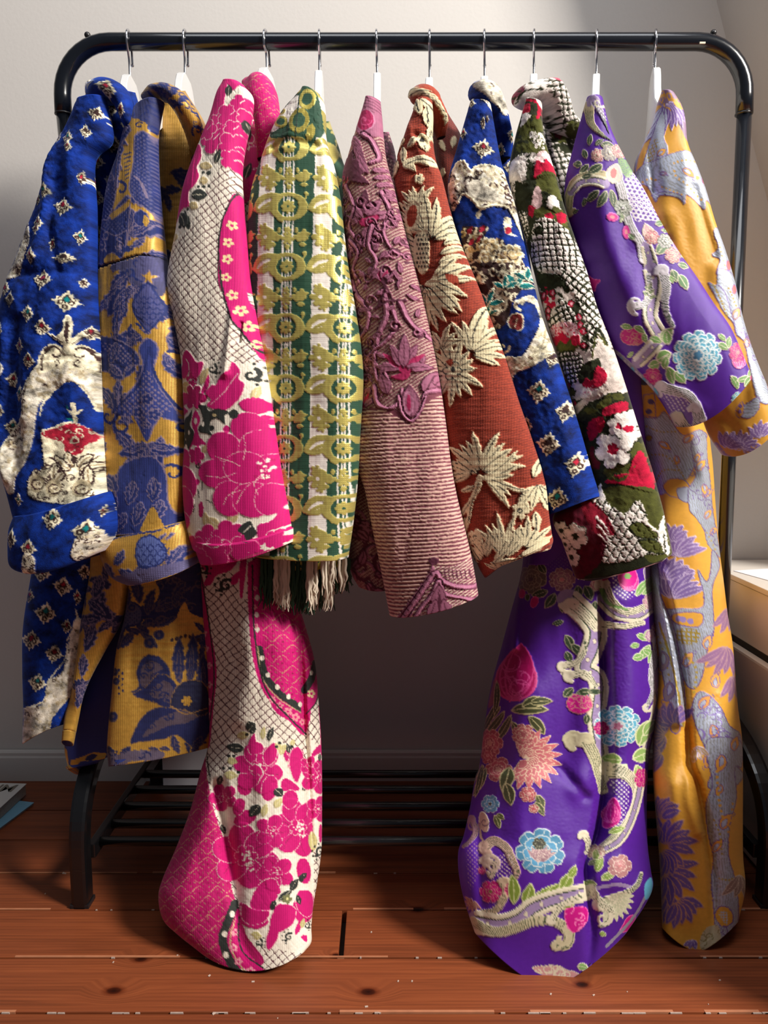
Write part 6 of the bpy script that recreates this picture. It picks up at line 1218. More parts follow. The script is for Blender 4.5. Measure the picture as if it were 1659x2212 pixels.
for q in range(5): c.S([(1240 + q * 14, 180 + q * 10), (1290 + q * 8, 330), (1270 + q * 12, 460), (1160, 540 + q * 14), (1080, 590 + q * 16)], 5, (150, 140, 110) if q % 2 else CREAM)
c.curl(1060, 450, 40, 0, 1, 18, CREAM, 9); c.curl(1160, 180, 40, 90, .9, 20, CREAM, 10)
for x, y, r, k, sx in ((1285, 725, 74, TEAL, 1), (1210, 935, 60, DKBR, .7), (1355, 1050, 76, DKBR, 1), (1440, 850, 70, DKBR, .8), (1520, 1180, 78, RED, .8), (1425, 1385, 76, TEAL, 1), (1290, 1255, 50, DKBR, .7), (1350, 520, 60, DKBR, .7), (1480, 1390, 30, DKBR, .4)): diamond(c, x, y, r, k, sx, 8)
c.T(O); c.noise_h(0.003, (26, 36), 3); c.noise_h(0.0012, (7, 7), 5)
S7 = [(1018, 222, 1060, 226), (1006, 260, 1066, 260), (986, 328, 1080, 336), (970, 385, 1093, 385), (970, 440, 1112, 440), (990, 520, 1130, 514), (1012, 600, 1151, 603), (1040, 680, 1171, 684), (1072, 770, 1201, 769), (1096, 850, 1228, 850), (1122, 930, 1254, 936), (1150, 1020, 1274, 1010), (1178, 1085, 1288, 1060), (1192, 1108, 1288, 1074)]
panel('sleeve', S7, c, [M_velvet, M_line_dark], coat7, Y=(0.99, 0.97), k=(0.004, 0.022), b=(0.013, 0.028, 0.034), bow=(0, 4, 6, 4), wr=0.004, seed=71, n=2.4)
c = blue_canvas(1000, 160, 1140, 480); blue_scatter(c, 1000, 300, 1140, 480, 50, 15, 3); lace(c, [(1030, 180), (1070, 175), (1095, 240), (1080, 260), (1050, 220)], 10, 9, 3); c.P([(1062, 215), (1085, 200), (1092, 250), (1078, 260)], FUR, h=.001); c.noise_h(.003, (14, 18), 3)
panel('body', [(1050, 250, 1092, 240), (1058, 300, 1106, 290), (1070, 400, 1118, 400), (1080, 600, 1150, 600), (1090, 900, 1180, 900), (1140, 1060, 1230, 1060)], c, [M_velvet, M_line_dark], coat7, Y=(1.16, 1.13, 1.1), k=0, b=(0.07, 0.11, 0.09), sp=2.8, wr=.006, seed=72, deep=True)
panel('collar', [(1016, 214, 1030, 184), (1022, 226, 1058, 178), (1040, 232, 1078, 192), (1054, 250, 1088, 222), (1064, 285, 1098, 262), (1070, 320, 1106, 304), (1076, 345, 1102, 342)], c, [M_velvet, M_line_dark], coat7, Y=(1.05, 1.03, 1.03, 1.04), k=0, b=(.012, .022, .02, .01), hem=.004, wr=.004)

# ------------------------------------------------------------------ floral velvet
coat8 = empty('floral_velvet_coat', (0.25, RY, RZ), 'white, olive and crimson floral velvet coat with lattice patches and wide cuff', 'coat')
def net(c, pts, sp=32, a1=80, a2=-8, w=9, sm=True, col=OLD): c.P(pts, FWH, sm, h=.0012); c.grid(pts, sp, (a1, a2), w, col, 'lines', 8, sm, h=0)
def vflower(c, x, y, r, heart=CRIM, n=6): c.F(x, y, r, n, FWH, .28, x, h=.0016, out=OLD, ow=r * .06); c.F(x, y, r * .3, 5, heart, .3, h=.0008)
c = Cv(1070, 180, 1480, 1270, OLD); c.T(D3)
c.P([(900, 640), (970, 480), (1100, 480), (1130, 640), (1180, 800), (1240, 960), (1300, 1200), (1000, 1240), (930, 1100), (880, 940)], OLD)
fuzz(c, [(960, 620), (1110, 600), (1180, 800), (1060, 830), (940, 800)], OLV, 60, 26, 3)
c.P([(990, 560), (1040, 590), (1020, 620), (970, 660)], FWH); c.P([(975, 520), (1030, 505), (1035, 560), (985, 570)], CRIM); c.S([(1010, 480), (1080, 500), (1090, 560), (1080, 600)], 18, CRIM); c.S([(1000, 460), (1070, 470), (1110, 530)], 16, FWH)
fuzz(c, [(1030, 700), (1110, 690), (1120, 800), (1070, 800)], FWH, 120, 6, 5)
ws = [(900, 900), (960, 840), (1060, 830), (1070, 870), (1010, 920), (1000, 1020), (940, 1000), (930, 1150), (890, 1050)]
fuzz(c, ws, FWH, 700, 6, 6); fuzz(c, [(900, 880), (1000, 850), (1000, 1000), (890, 1000)], FWH, 300, 9, 7)
c.P([(1080, 830), (1120, 810), (1170, 830), (1185, 900), (1060, 910)], (222, 190, 190)); fuzz(c, [(1080, 830), (1170, 830), (1185, 900), (1060, 910)], FWH, 60, 7, 8)
c.P([(1055, 930), (1075, 880), (1110, 890), (1130, 860), (1160, 890), (1185, 900), (1190, 960), (1120, 970), (1060, 990)], CRIM, h=.001)
c.P([(1070, 1000), (1110, 950), (1180, 950), (1200, 1010), (1230, 1120), (1190, 1100), (1140, 1080), (1090, 1070)], OLV); c.P([(1060, 1060), (1100, 1060), (1105, 1170), (1050, 1190)], (214, 180, 180)); c.P([(1160, 1100), (1200, 1110), (1230, 1190), (1190, 1200), (1140, 1160)], FWH, h=.001); c.P([(1030, 1160), (1070, 1180), (1060, 1230), (1030, 1220)], CRIM)
fuzz(c, [(1070, 1180), (1230, 1180), (1280, 1320), (1130, 1250), (1080, 1240)], OLV, 90, 18, 9); c.P([(1200, 1210), (1250, 1200), (1260, 1260), (1220, 1270)], CRIM); c.P([(1130, 1220), (1170, 1210), (1190, 1240), (1150, 1250)], CRIM)
net(c, [(1060, 1300), (1110, 1240), (1200, 1260), (1290, 1330), (1340, 1430), (1400, 1570), (1420, 1680), (1300, 1640), (1150, 1600), (1050, 1510)], 36, 82, -4, 8)
net(c, [(950, 1200), (1020, 1210), (1030, 1330), (1000, 1420), (970, 1340)], 24, 70, -10, 8); bl = [(1060, 1320), (1110, 1290), (1130, 1330), (1090, 1350)]; c.P(bl, OLD)
fuzz(c, [(1060, 1590), (1160, 1600), (1180, 1680), (1080, 1680)], CRIM, 40, 12, 10)
c.T(E2)
c.P([(180, 0), (520, -20), (560, 160), (650, 400), (760, 700), (700, 740), (560, 760), (400, 760), (300, 500), (220, 200)], (214, 200, 190))
c.P([(180, -10), (330, 0), (420, 60), (330, 80), (240, 100), (200, 60)], OLD); fuzz(c, [(200, 0), (400, 20), (500, 200), (540, 420), (500, 480), (440, 240), (330, 120), (220, 120)], OLD, 160, 22, 11); fuzz(c, [(210, 60), (340, 130), (330, 200), (250, 260)], CRIM, 36, 14, 12)
for x, y in ((300, 110), (350, 190), (270, 220), (420, 180), (470, 260), (500, 350), (505, 440), (480, 310), (265, 260), (240, 130)): c.E(x, y, 22, 26, CRIM, out=OLD, ow=8); c.E(x + 4, y, 9, 12, (224, 160, 170))
net(c, [(355, 140), (420, 210), (460, 290), (380, 330), (290, 330), (260, 310), (310, 230)], 34, 70, -30, 10); net(c, [(330, -20), (520, -20), (570, 180), (600, 330), (560, 500), (535, 420), (520, 280), (440, 130), (380, 40)], 36, 40, -52, 10)
c.P([(270, 370), (310, 310), (400, 290), (460, 310), (470, 370), (400, 380), (330, 400)], (222, 178, 188)); fuzz(c, [(270, 370), (310, 310), (460, 310), (470, 370), (330, 400)], CRIM, 90, 5, 14); c.P([(285, 390), (330, 380), (370, 360), (410, 390), (470, 370), (480, 440), (400, 460), (310, 440)], CRIM, h=.001); c.P([(320, 460), (350, 410), (390, 430), (420, 400), (440, 440), (480, 440), (420, 490), (340, 480)], OLV, h=.001)
net(c, [(310, 500), (420, 470), (500, 520), (480, 640), (430, 690), (380, 620), (330, 560)], 28, 80, -6, 11)
c.S([(550, 420), (580, 330), (600, 350), (640, 430)], 16, OLD); c.S([(560, 520), (580, 370), (640, 440)], 9, OLV)
c.P([(480, 660), (500, 560), (560, 530), (600, 520), (610, 580), (580, 640), (520, 680)], OLD); c.P([(505, 690), (520, 640), (560, 660), (590, 570), (640, 600), (650, 660), (600, 700), (540, 710)], CRIM, h=.001); c.P([(490, 740), (520, 700), (600, 710), (650, 670), (660, 700), (600, 760), (510, 770)], FWH, h=.001); fuzz(c, [(490, 740), (520, 700), (650, 680), (600, 760)], (200, 120, 140), 50, 5, 15)
for x, y in ((440, 805), (430, 730), (400, 690), (370, 650)): c.E(x, y, 24, 26, CRIM if y != 730 else OLV, out=OLD, ow=8)
fuzz(c, [(380, 640), (410, 760), (370, 760), (350, 680)], (224, 190, 200), 50, 9, 16)
c.P([(420, 840), (560, 740), (700, 640), (740, 700), (640, 760), (540, 800), (450, 880)], (204, 188, 178))
for x, y, rx, ry, rt in ((690, 760, 60, 26, -10), (640, 800, 56, 28, -30), (560, 850, 50, 24, 10), (510, 890, 60, 26, 10), (500, 980, 50, 40, 20), (600, 900, 50, 40, 0), (720, 760, 40, 24, 20)): c.E(x, y, rx, ry, OLV if x > 540 else OLD, rt, h=.001, out=OLD, ow=6)
c.P([(540, 900), (620, 860), (700, 800), (770, 790), (780, 850), (820, 900), (860, 1050), (920, 1200), (940, 1340), (900, 1380), (840, 1340), (700, 1340), (600, 1300), (540, 1180), (540, 1020)], OLD)
c.P([(640, 830), (760, 790), (775, 840), (700, 870), (640, 880)], CRIM, h=.001); c.P([(540, 930), (620, 880), (650, 930), (590, 1010), (545, 1030)], CRIM); c.P([(550, 1080), (590, 1090), (620, 1200), (560, 1200)], MAR); fuzz(c, [(780, 1060), (860, 1050), (900, 1200), (760, 1240), (640, 1240), (700, 1150)], OLV, 110, 24, 17)
c.P([(820, 1150), (860, 1100), (900, 1190), (935, 1290), (930, 1370), (860, 1350), (760, 1310), (650, 1300), (700, 1250), (790, 1230)], CRIM, h=.001); fuzz(c, [(650, 1230), (860, 1100), (800, 1250), (700, 1310)], OLV, 30, 16, 18)
vflower(c, 700, 1085, 125, CRIM); vflower(c, 740, 940, 80, CRIM); c.F(790, 900, 60, 5, FWH, .3, h=.0016); c.F(805, 1000, 50, 5, FWH, .3, h=.0016); c.P([(760, 950), (800, 940), (815, 975), (775, 980)], CRIM)
c.P([(620, 1360), (800, 1320), (960, 1370), (1000, 1560), (1050, 1760), (900, 1780), (760, 1560), (640, 1560)], OLV); fuzz(c, [(620, 1360), (960, 1370), (1000, 1560), (940, 1700), (700, 1500)], (70, 72, 28), 120, 20, 19)
c.P([(440, 1100), (540, 1080), (560, 1300), (620, 1380), (560, 1420), (480, 1300)], OLD)
sc_ = [(560, 1430), (590, 1380), (620, 1300), (640, 1380), (660, 1440), (720, 1480), (760, 1500), (830, 1420), (880, 1480), (900, 1560), (960, 1640), (1000, 1740), (900, 1740), (760, 1780), (620, 1780), (600, 1660), (640, 1580), (640, 1500)]
c.P(sc_, FWH, h=.0012); keep = c.clip; c.setclip(sc_)
for j in range(10):
    for i in range(9):
        x, y = 560 + i * 56 + (28 if j % 2 else 0) + j * 4, 1430 + j * 38; c.S([(x - 26, y - 14), (x - 16, y + 14), (x + 8, y + 20), (x + 26, y - 4)], 7, OLD, h=0); c.S([(x - 4, y - 8), (x + 4, y + 4)], 5, (120, 120, 96))
c.clip = keep
c.P([(780, 1560), (850, 1540), (920, 1580), (960, 1640), (860, 1640), (800, 1600)], OLV, out=OLD, ow=8); c.P([(840, 1660), (920, 1650), (980, 1690), (1000, 1740), (900, 1720)], OLV, out=OLD, ow=8); c.S([(760, 1500), (860, 1540), (960, 1610), (1010, 1700)], 14, FWH, h=.0012); c.P([(955, 1600), (990, 1520), (1000, 1600), (1030, 1740), (1000, 1740)], FWH, h=.0012); c.S([(990, 1620), (1005, 1740)], 7, OLD)
mr = [(230, 1520), (330, 1460), (480, 1420), (580, 1440), (660, 1560), (640, 1660), (620, 1760), (560, 1840), (430, 1920), (360, 1760), (280, 1600)]
c.P(mr, MAR); c.P([(480, 1440), (580, 1440), (690, 1590), (640, 1620), (560, 1600)], (130, 16, 40))
for q in range(3): c.S([(575 + q * 10, 1515 + q * 50), (630 + q * 10, 1570 + q * 50), (660 + q * 8, 1620 + q * 50)], 16, FWH, 6, h=.001)
for x, y, r in ((345, 1600, 60), (440, 1630, 84), (410, 1770, 66), (370, 1690, 44)): vflower(c, x, y, r, OLD)
c.T(O); c.noise_h(0.003, (26, 40), 3); c.noise_h(0.0012, (7, 7), 5)
S8 = [(1138, 216, 1170, 222), (1126, 256, 1172, 270), (1112, 306, 1182, 318), (1099, 378, 1203, 384), (1112, 440, 1217, 438), (1130, 500, 1238, 502), (1152, 580, 1268, 586), (1172, 660, 1290, 662), (1196, 740, 1321, 742), (1222, 820, 1349, 826), (1246, 900, 1374, 908), (1262, 980, 1398, 982), (1265, 1050, 1417, 1044), (1255, 1100, 1432, 1100), (1256, 1150, 1443, 1148), (1250, 1243, 1452, 1194)]
S8[-3:] = [(1196, 1112, 1432, 1098), (1216, 1172, 1443, 1148), (1243, 1245, 1452, 1194)]
panel('sleeve', S8, c, [M_floral, M_line_dark], coat8, Y=(0.99, 0.98), k=(0.004, 0.024), b=(0.013, 0.028, 0.036), bow=(0, 4, 6, 6), wr=0.004, seed=81, n=2.4)
c2_ = Cv(1230, 1180, 1470, 1270, OLD); fuzz(c2_, [(1230, 1180), (1470, 1180), (1470, 1270), (1230, 1270)], FWH, 500, 4, 4, False); fuzz(c2_, [(1320, 1180), (1400, 1180), (1400, 1240), (1320, 1240)], CRIM, 40, 5, 5, False)
panel('cuff', [(1243, 1240, 1451, 1186), (1250, 1250, 1448, 1196), (1262, 1254, 1420, 1206)], c2_, [M_floral, M_line_dark], coat8, Y=0.982, k=0.022, b=(0.036, 0.034, 0.03), bow=(6, 2, -4), hem=.02)
c = Cv(1090, 150, 1290, 500, OLD); net(c, [(1160, 170), (1260, 170), (1260, 420), (1160, 420)], 13, 75, -10, 3.6, False); c.P([(1195, 255), (1250, 262), (1255, 300), (1215, 310), (1190, 290)], OLV); fuzz(c, [(1190, 260), (1250, 260), (1250, 330), (1200, 330)], OLD, 30, 8, 3); c.P([(1200, 270), (1215, 275), (1210, 300), (1198, 290)], MAR)
panel('body', [(1160, 250, 1225, 245), (1170, 310, 1248, 300), (1180, 400, 1256, 400), (1190, 600, 1270, 600), (1230, 900, 1330, 900)], c, [M_floral, M_line_dark], coat8, Y=(1.14, 1.12, 1.1), k=0, b=(0.07, 0.1, 0.08), sp=2.6, wr=.006, seed=82, bottom=True, deep=True)
c2_ = Cv(1090, 150, 1290, 400, FWH); c2_.T(D3)
net(c2_, [(1080, 340), (1170, 350), (1230, 500), (1330, 640), (1150, 700), (1130, 500), (1090, 430)], 34, 78, -12, 9, False); c2_.P([(1100, 335), (1170, 345), (1180, 385), (1130, 370)], (200, 90, 110)); c2_.P([(910, 470), (950, 410), (990, 390), (1000, 440), (960, 480), (930, 530)], (130, 60, 80)); fuzz(c2_, [(910, 470), (990, 380), (1080, 360), (1090, 430), (1000, 450), (930, 560)], OLD, 60, 8, 6); c2_.S([(960, 500), (1000, 440), (1060, 430)], 9, OLD); c2_.P([(1200, 620), (1330, 640), (1250, 720)], OLV)
c2_.T(O); c2_.noise_h(.003, (12, 16), 3)
panel('collar', [(1114, 232, 1112, 214), (1124, 236, 1130, 192), (1146, 222, 1158, 178), (1168, 222, 1192, 176), (1182, 250, 1208, 205), (1190, 276, 1226, 244), (1206, 292, 1250, 268), (1220, 306, 1246, 292)], c2_, [M_floral, M_line_dark], coat8, Y=(1.03, 1.02, 1.03, 1.05, 1.07), k=0, b=(.01, .022, .022, .012), hem=.004, wr=.005)

# ------------------------------------------------------------------ violet satin
def emb_leaf(c, x, y, a, l, w_, bend=20, col=LGR, edge=PCR): c.L(x, y, a, l, w_, col, bend, out=edge, ow=max(3, w_ * .11), h=.0007, vein=edge, vw=max(2.4, w_ * .08))
def sprig(c, x, y, a, s=1.0, col=LGR, edge=PCR, n=5):
    for i in range(n): emb_leaf(c, x + i * 14 * s * math.cos(math.radians(a)), y + i * 14 * s * math.sin(math.radians(a)), a + (-60 if i % 2 else 60) * (1 - i / n) , 60 * s, 24 * s, 20, col, edge)
def emb_flower(c, x, y, R, col, edge=PCR, n=8, heart=PNK, rings=4, rot=0, sy=1.0):
    """embroidered bloom: ragged petals in rings with pale thread outlines"""
    for k in range(rings):
        r = R * (1 - k * 0.9 / rings); sh = np.clip(np.array(col) * (0.86 + 0.1 * (k % 2)), 0, 255)
        c.F(x, y, r, n - k % 2, sh, .28, rot + k * 23, 1.0, h=.0006 + k * .0002, out=edge, ow=max(2.4, R * .045), rag=.08)
        for i in range(n):
            a = math.radians(rot + 23 * k + i * 360 / n); c.S([(x + r * .55 * math.cos(a), y + r * .55 * math.sin(a)), (x + r * .9 * math.cos(a + .1), y + r * .9 * math.sin(a + .1))], max(2.0, R * .03), edge)
    if heart is not None: c.F(x, y, R * .2, 5, heart, .3, out=edge, ow=max(2.2, R * .03), h=.0014)
def tulip(c, x, y, s, rot=0, col=PMG, edge=PNK):
    for a, l, w_ in ((-40, 74, 40), (40, 74, 40), (-20, 84, 36), (20, 84, 36), (0, 90, 30)): c.L(x, y, -90 + rot + a * .55, l * s, w_ * s, col, -a * .6, out=edge, ow=3.4 * s, h=.0008, vein=edge, vw=2.4 * s)
def carn2(c, x, y, R, a0, a1, col=PNK, edge=PCR, n=11):
    for k in (1.0, .78, .56, .36):
        for i in range(n):
            a = a0 + (a1 - a0) * i / (n - 1); c.L(x, y, a, R * k, R * .27, np.clip(np.array(col) * (.82 + .2 * k), 0, 255), 12, .2, 3, out=edge, ow=max(2.4, R * .02), h=.0006)
def scroll(c, pts, w, w2=None, body=LIL, edge=PCR):
    """baroque ribbon: lilac body, two thick cream edges, little beads along it"""
    q = cr(pts, 8); n = len(q); t = np.gradient(q, axis=0); t /= np.linalg.norm(t, axis=1)[:, None] + 1e-9; nn = np.stack([-t[:, 1], t[:, 0]], -1)
    ww = np.linspace(w, w if w2 is None else w2, n)[:, None] * .5
    c.S(q, w, body, w2, False, h=.0006)
    c.S(q + nn * ww * .82, w * .26, edge, (w2 or w) * .26, False, h=.0012); c.S(q - nn * ww * .82, w * .26, edge, (w2 or w) * .26, False, h=.0012)
    c.S(q + nn * ww * .5, w * .06, DGR, (w2 or w) * .06, False); c.S(q - nn * ww * .5, w * .06, DGR, (w2 or w) * .06, False)
    for i in range(4, n - 3, 8): c.E(q[i, 0], q[i, 1], ww[i, 0] * .2, ww[i, 0] * .28, edge, out=(120, 96, 130), ow=2.5)
def plume(c, pts, w, col=PCR, n=5, w2=3, dark=DGR):
    """acanthus scroll built of cream threads"""
    q = cr(pts, 8); c.S(q, w, col, w2, False, h=.0012)
    k = len(q); t = np.gradient(q, axis=0); t /= np.linalg.norm(t, axis=1)[:, None] + 1e-9; nn = np.stack([-t[:, 1], t[:, 0]], -1); ww = np.linspace(w, w2, k)[:, None] * .5
    for f in np.linspace(-.7, .7, n): c.S(q + nn * ww * f, max(2.2, w * .05), dark, 1.5, False)
    c.curl(q[0, 0], q[0, 1], w * .7, math.degrees(math.atan2(t[0, 1], t[0, 0])) + 90, .9, w * .5, col, w * .3, h=.0014)
def purple_canvas(*a): return Cv(*a, PUR)
robe9 = empty('satin_robe', (0.35, RY, RZ), 'violet satin robe embroidered with scrolls, blue peonies and magenta tulips', 'robe')
c = purple_canvas(1200, 190, 1650, 970); c.T(E1)
plume(c, [(520, 600), (530, 700), (590, 770), (660, 810)], 70, (196, 180, 140)); plume(c, [(560, 560), (600, 640), (640, 760)], 60, LIL); c.grid([(555, 580), (610, 590), (625, 680), (575, 640)], 18, (40, -50), 10, SIL, 'dots'); c.curl(580, 570, 34, 0, 1, 12, PCR, 7)
plume(c, [(375, 1240), (385, 1150), (430, 1070), (520, 1040), (590, 1050)], 56, (196, 180, 140), 3, 90); scroll(c, [(400, 1130), (450, 1080), (530, 1070), (600, 1090)], 50, 76)
net_ = [(760, 1000), (800, 1000), (870, 1120), (950, 1260), (960, 1310), (880, 1310), (800, 1320), (760, 1240), (720, 1120)]
c.grid(net_, 26, (60, -50, 5), 8, SIL, 'lines', 3)
plume(c, [(690, 1050), (720, 1160), (740, 1280), (780, 1380), (830, 1460), (850, 1560)], 60, SIL, 4, 60); scroll(c, [(870, 1480), (890, 1560), (900, 1659)], 70, 90)
for x, y, a, l, w_ in ((515, 850, -90, 80, 34), (550, 850, -50, 70, 30), (580, 850, -20, 90, 40), (500, 930, -120, 70, 36), (470, 960, 180, 60, 44), (510, 960, 130, 80, 40), (600, 960, 140, 120, 54), (530, 1030, 160, 70, 40), (570, 1130, 130, 110, 48), (620, 1130, 110, 130, 50), (640, 1120, 70, 120, 46), (480, 1170, 90, 60, 28), (400, 1270, -40, 50, 22)): emb_leaf(c, x, y, a, l, w_, 20, DGR, (190, 186, 150))
emb_flower(c, 565, 910, 46, (196, 120, 130), PCR, 7, PNK, 3); emb_flower(c, 640, 890, 56, (170, 160, 160), PCR, 6, (200, 200, 190), 2); emb_flower(c, 700, 870, 52, (196, 130, 140), PCR, 7, None, 3); c.L(650, 1100, -80, 150, 100, (206, 190, 190), 10, out=PCR, ow=6, h=.0008, vein=PCR); tulip(c, 660, 1080, 1.1, 10, (206, 180, 180), PCR); c.E(662, 1020, 22, 36, (210, 110, 110), 10, out=PCR, ow=4)
c.grid([(690, 930), (750, 920), (790, 1000), (740, 1040)], 10, (0, 90), 5, LGR, 'lines', 2)
emb_flower(c, 720, 1240, 60, (206, 206, 196), DGR, 6, SIL, 2)
for x, y, rx, ry, rt in ((652, 1302, 38, 26, 0), (741, 1392, 22, 42, 0)): c.E(x, y, rx, ry, PMG, rt, h=.0008, out=(240, 110, 180), ow=5); c.E(x, y, rx * .4, ry * .4, PNK, rt)
for x, y, a, l, w_ in ((700, 1340, -70, 60, 26), (720, 1320, -110, 50, 22), (920, 1340, -30, 80, 40), (960, 1370, -10, 60, 30), (930, 1540, -60, 130, 66), (920, 1560, 100, 110, 50), (1020, 1620, 60, 90, 50), (1060, 1590, 0, 80, 44), (1090, 1540, -40, 60, 30), (800, 1440, -150, 60, 30)): emb_leaf(c, x, y, a, l, w_, 20, (90, 120, 80), PCR)
tulip(c, 900, 1440, 1.3, -20, (210, 150, 160), PCR); emb_flower(c, 905, 1420, 52, (200, 110, 120), PCR, 6, PNK, 3); emb_flower(c, 1035, 1530, 60, (206, 130, 140), PCR, 7, PNK, 3); emb_flower(c, 990, 1440, 54, (214, 208, 204), DGR, 6, SIL, 2); c.P([(1040, 1440), (1090, 1430), (1140, 1450), (1100, 1500), (1060, 1490)], (160, 130, 190), out=PCR, ow=5)
c.T(E2)
c.P([(508, 0), (535, 20), (580, 30), (555, 60), (545, 95), (515, 70)], PMG, out=(240, 110, 180), ow=4)
scroll(c, [(900, -30), (915, 60), (900, 170), (890, 260), (930, 340), (960, 400)], 100, 90); plume(c, [(780, 200), (840, 190), (880, 150), (890, 80), (880, 0)], 50, SIL, 4, 30); c.curl(800, 190, 60, 90, 1, 26, SIL, 14, h=.001); plume(c, [(970, -20), (990, 80), (980, 170), (995, 250), (1030, 320)], 66, SIL, 5, 30)
sprig(c, 880, 150, -90, .9, (110, 130, 90)); emb_leaf(c, 1060, -10, 50, 120, 60, 20, (100, 140, 90)); emb_leaf(c, 1010, 0, 60, 60, 30)
scroll(c, [(930, 420), (880, 480), (820, 540)], 90, 80); c.S([(800, 530), (860, 460), (910, 410)], 20, SIL, h=.001)
tulip(c, 790, 440, 1.25, 25, PMG, PNK); c.E(775, 385, 70, 52, PMG, 10, out=PNK, ow=5, h=.0008); c.filig([(710, 350), (840, 340), (850, 420), (760, 430)], PNK, 14, 34, 7, 3)
for x, y, a, l, w_ in ((700, 320, 0, 80, 36), (780, 320, 20, 90, 36), (840, 360, 60, 70, 36), (790, 470, 120, 60, 26), (880, 390, 10, 90, 44), (960, 420, -60, 110, 70), (1010, 440, -110, 100, 60), (1000, 480, 100, 90, 50), (930, 540, -40, 110, 80), (1000, 560, 60, 130, 60), (1040, 600, 30, 110, 60), (960, 540, 150, 80, 60), (985, 590, -90, 90, 50)): emb_leaf(c, x, y, a, l, w_, 20, LGR, PCR)
emb_flower(c, 1190, 500, 165, CYA, (236, 244, 244), 11, (90, 150, 190), 6, 10)
emb_flower(c, 915, 635, 62, PMG, PNK, 6, PNK, 3); tulip(c, 1460, 590, 1.6, 0, PMG, (250, 170, 200)); emb_flower(c, 1450, 480, 66, PMG, PNK, 7, PNK, 4)
for x, y, a, l, w_ in ((1310, 370, 20, 70, 36), (1390, 460, -100, 80, 40), (1310, 430, 10, 80, 44), (1400, 620, 40, 110, 44), (1440, 660, -20, 120, 44), (1500, 700, -60, 110, 50), (1520, 640, -60, 100, 40)): emb_leaf(c, x, y, a, l, w_, 30, (110, 150, 80), PCR)
c.E(1570, 640, 30, 26, PMG, out=PNK, ow=4); emb_flower(c, 1465, 765, 44, CYA, PCR, 7, None, 3)
# rolled underside of the cuff
hem_ = [(940, 700), (1100, 680), (1190, 760), (1260, 850), (1265, 960), (1170, 1010), (1090, 1010), (1040, 920), (1000, 820)]
c.P(hem_, (120, 90, 170)); c.grid([(990, 740), (1150, 740), (1180, 820), (1060, 860)], 22, (55, -35), 12, SIL, 'dots'); plume(c, [(980, 700), (1060, 720), (1140, 740), (1200, 800), (1250, 890)], 70, SIL, 5, 50); plume(c, [(1090, 900), (1160, 960), (1240, 940)], 80, (200, 192, 170), 5, 40); plume(c, [(1200, 830), (1210, 900), (1180, 960)], 60, SIL, 4, 30); sprig(c, 1080, 1000, -60, .8, DGR)
c.S([(665, 470), (740, 530), (830, 620), (910, 700), (950, 745)], 30, (150, 140, 160), h=.001)
for i in range(11): c.S([(690 + i * 24, 490 + i * 22), (700 + i * 25, 520 + i * 22)], 12, (CYA if i % 3 == 1 else SIL))
c.P([(935, 770), (1000, 830), (1050, 920), (1090, 1010), (1060, 1000), (980, 880)], PUR)
c.T(O); c.noise_h(0.006, (80, 140), 6); c.crease([(1290, 420), (1320, 560), (1380, 700)], 30, .006); c.crease([(1335, 765), (1400, 830), (1450, 900)], 8, -.008); c.crease([(1420, 830), (1470, 850), (1520, 880)], 14, .006); c.crease([(1380, 560), (1420, 700), (1480, 800)], 24, -.004)
S9 = [(1268, 216, 1302, 212), (1256, 255, 1314, 262), (1240, 312, 1334, 312), (1222, 385, 1364, 368), (1220, 440, 1393, 414), (1238, 520, 1428, 482), (1258, 590, 1465, 543), (1280, 665, 1505, 600), (1300, 725, 1540, 654), (1322, 755, 1574, 702), (1362, 796, 1594, 742), (1400, 832, 1612, 784), (1430, 872, 1621, 806), (1458, 920, 1623, 818)]
panel('sleeve', S9, c, [M_purple, M_line_dark], robe9, Y=(0.99, 0.985), k=(0.004, 0.022), b=(0.013, 0.026, 0.032), bow=(0, 4, 8, 10, 28), wr=0.003, seed=91, n=2.4)
c = purple_canvas(1220, 230, 1460, 1250)
panel('body', [(1280, 262, 1312, 262), (1270, 340, 1340, 340), (1260, 500, 1370, 500), (1230, 800, 1390, 800), (1160, 1100, 1400, 1100), (1140, 1220, 1404, 1220)], c, [M_purple, M_line_dark], robe9, Y=(1.14, 1.12, 1.1, 1.08), k=0, b=(0.06, 0.1, 0.09, 0.06), sp=2.8, wr=.006, seed=92, deep=True)
c = purple_canvas(980, 1130, 1440, 2160); c.T(E3)
# left panel
c.grid([(380, 0), (620, 0), (620, 180), (500, 200), (400, 160)], 14, (40, -50), 6, (120, 90, 150), 'dots')
emb_flower(c, 440, 225, 84, (120, 110, 96), (170, 160, 130), 5, (90, 80, 80), 3); emb_flower(c, 590, 225, 66, (160, 110, 130), (200, 180, 160), 7, PNK, 3); tulip(c, 740, 290, .8, 0, (190, 110, 130), PCR)
for x, y, a, l, w_ in ((530, 280, 150, 90, 40), (560, 290, 110, 100, 44), (590, 300, 80, 100, 44), (660, 250, 80, 80, 40), (690, 250, 60, 90, 44), (740, 330, 90, 70, 30), (520, 200, -130, 80, 36), (600, 440, 150, 60, 26), (600, 510, 60, 100, 40), (620, 560, 40, 120, 44), (600, 600, 60, 70, 36)): emb_leaf(c, x, y, a, l, w_, 20, DGR, (176, 172, 140))
c.E(394, 300, 18, 24, (190, 30, 110), out=(220, 90, 150), ow=3); c.E(460, 345, 18, 30, (190, 30, 110), 20, out=(220, 90, 150), ow=3); c.E(425, 320, 12, 18, DGR, out=(160, 160, 130), ow=3)
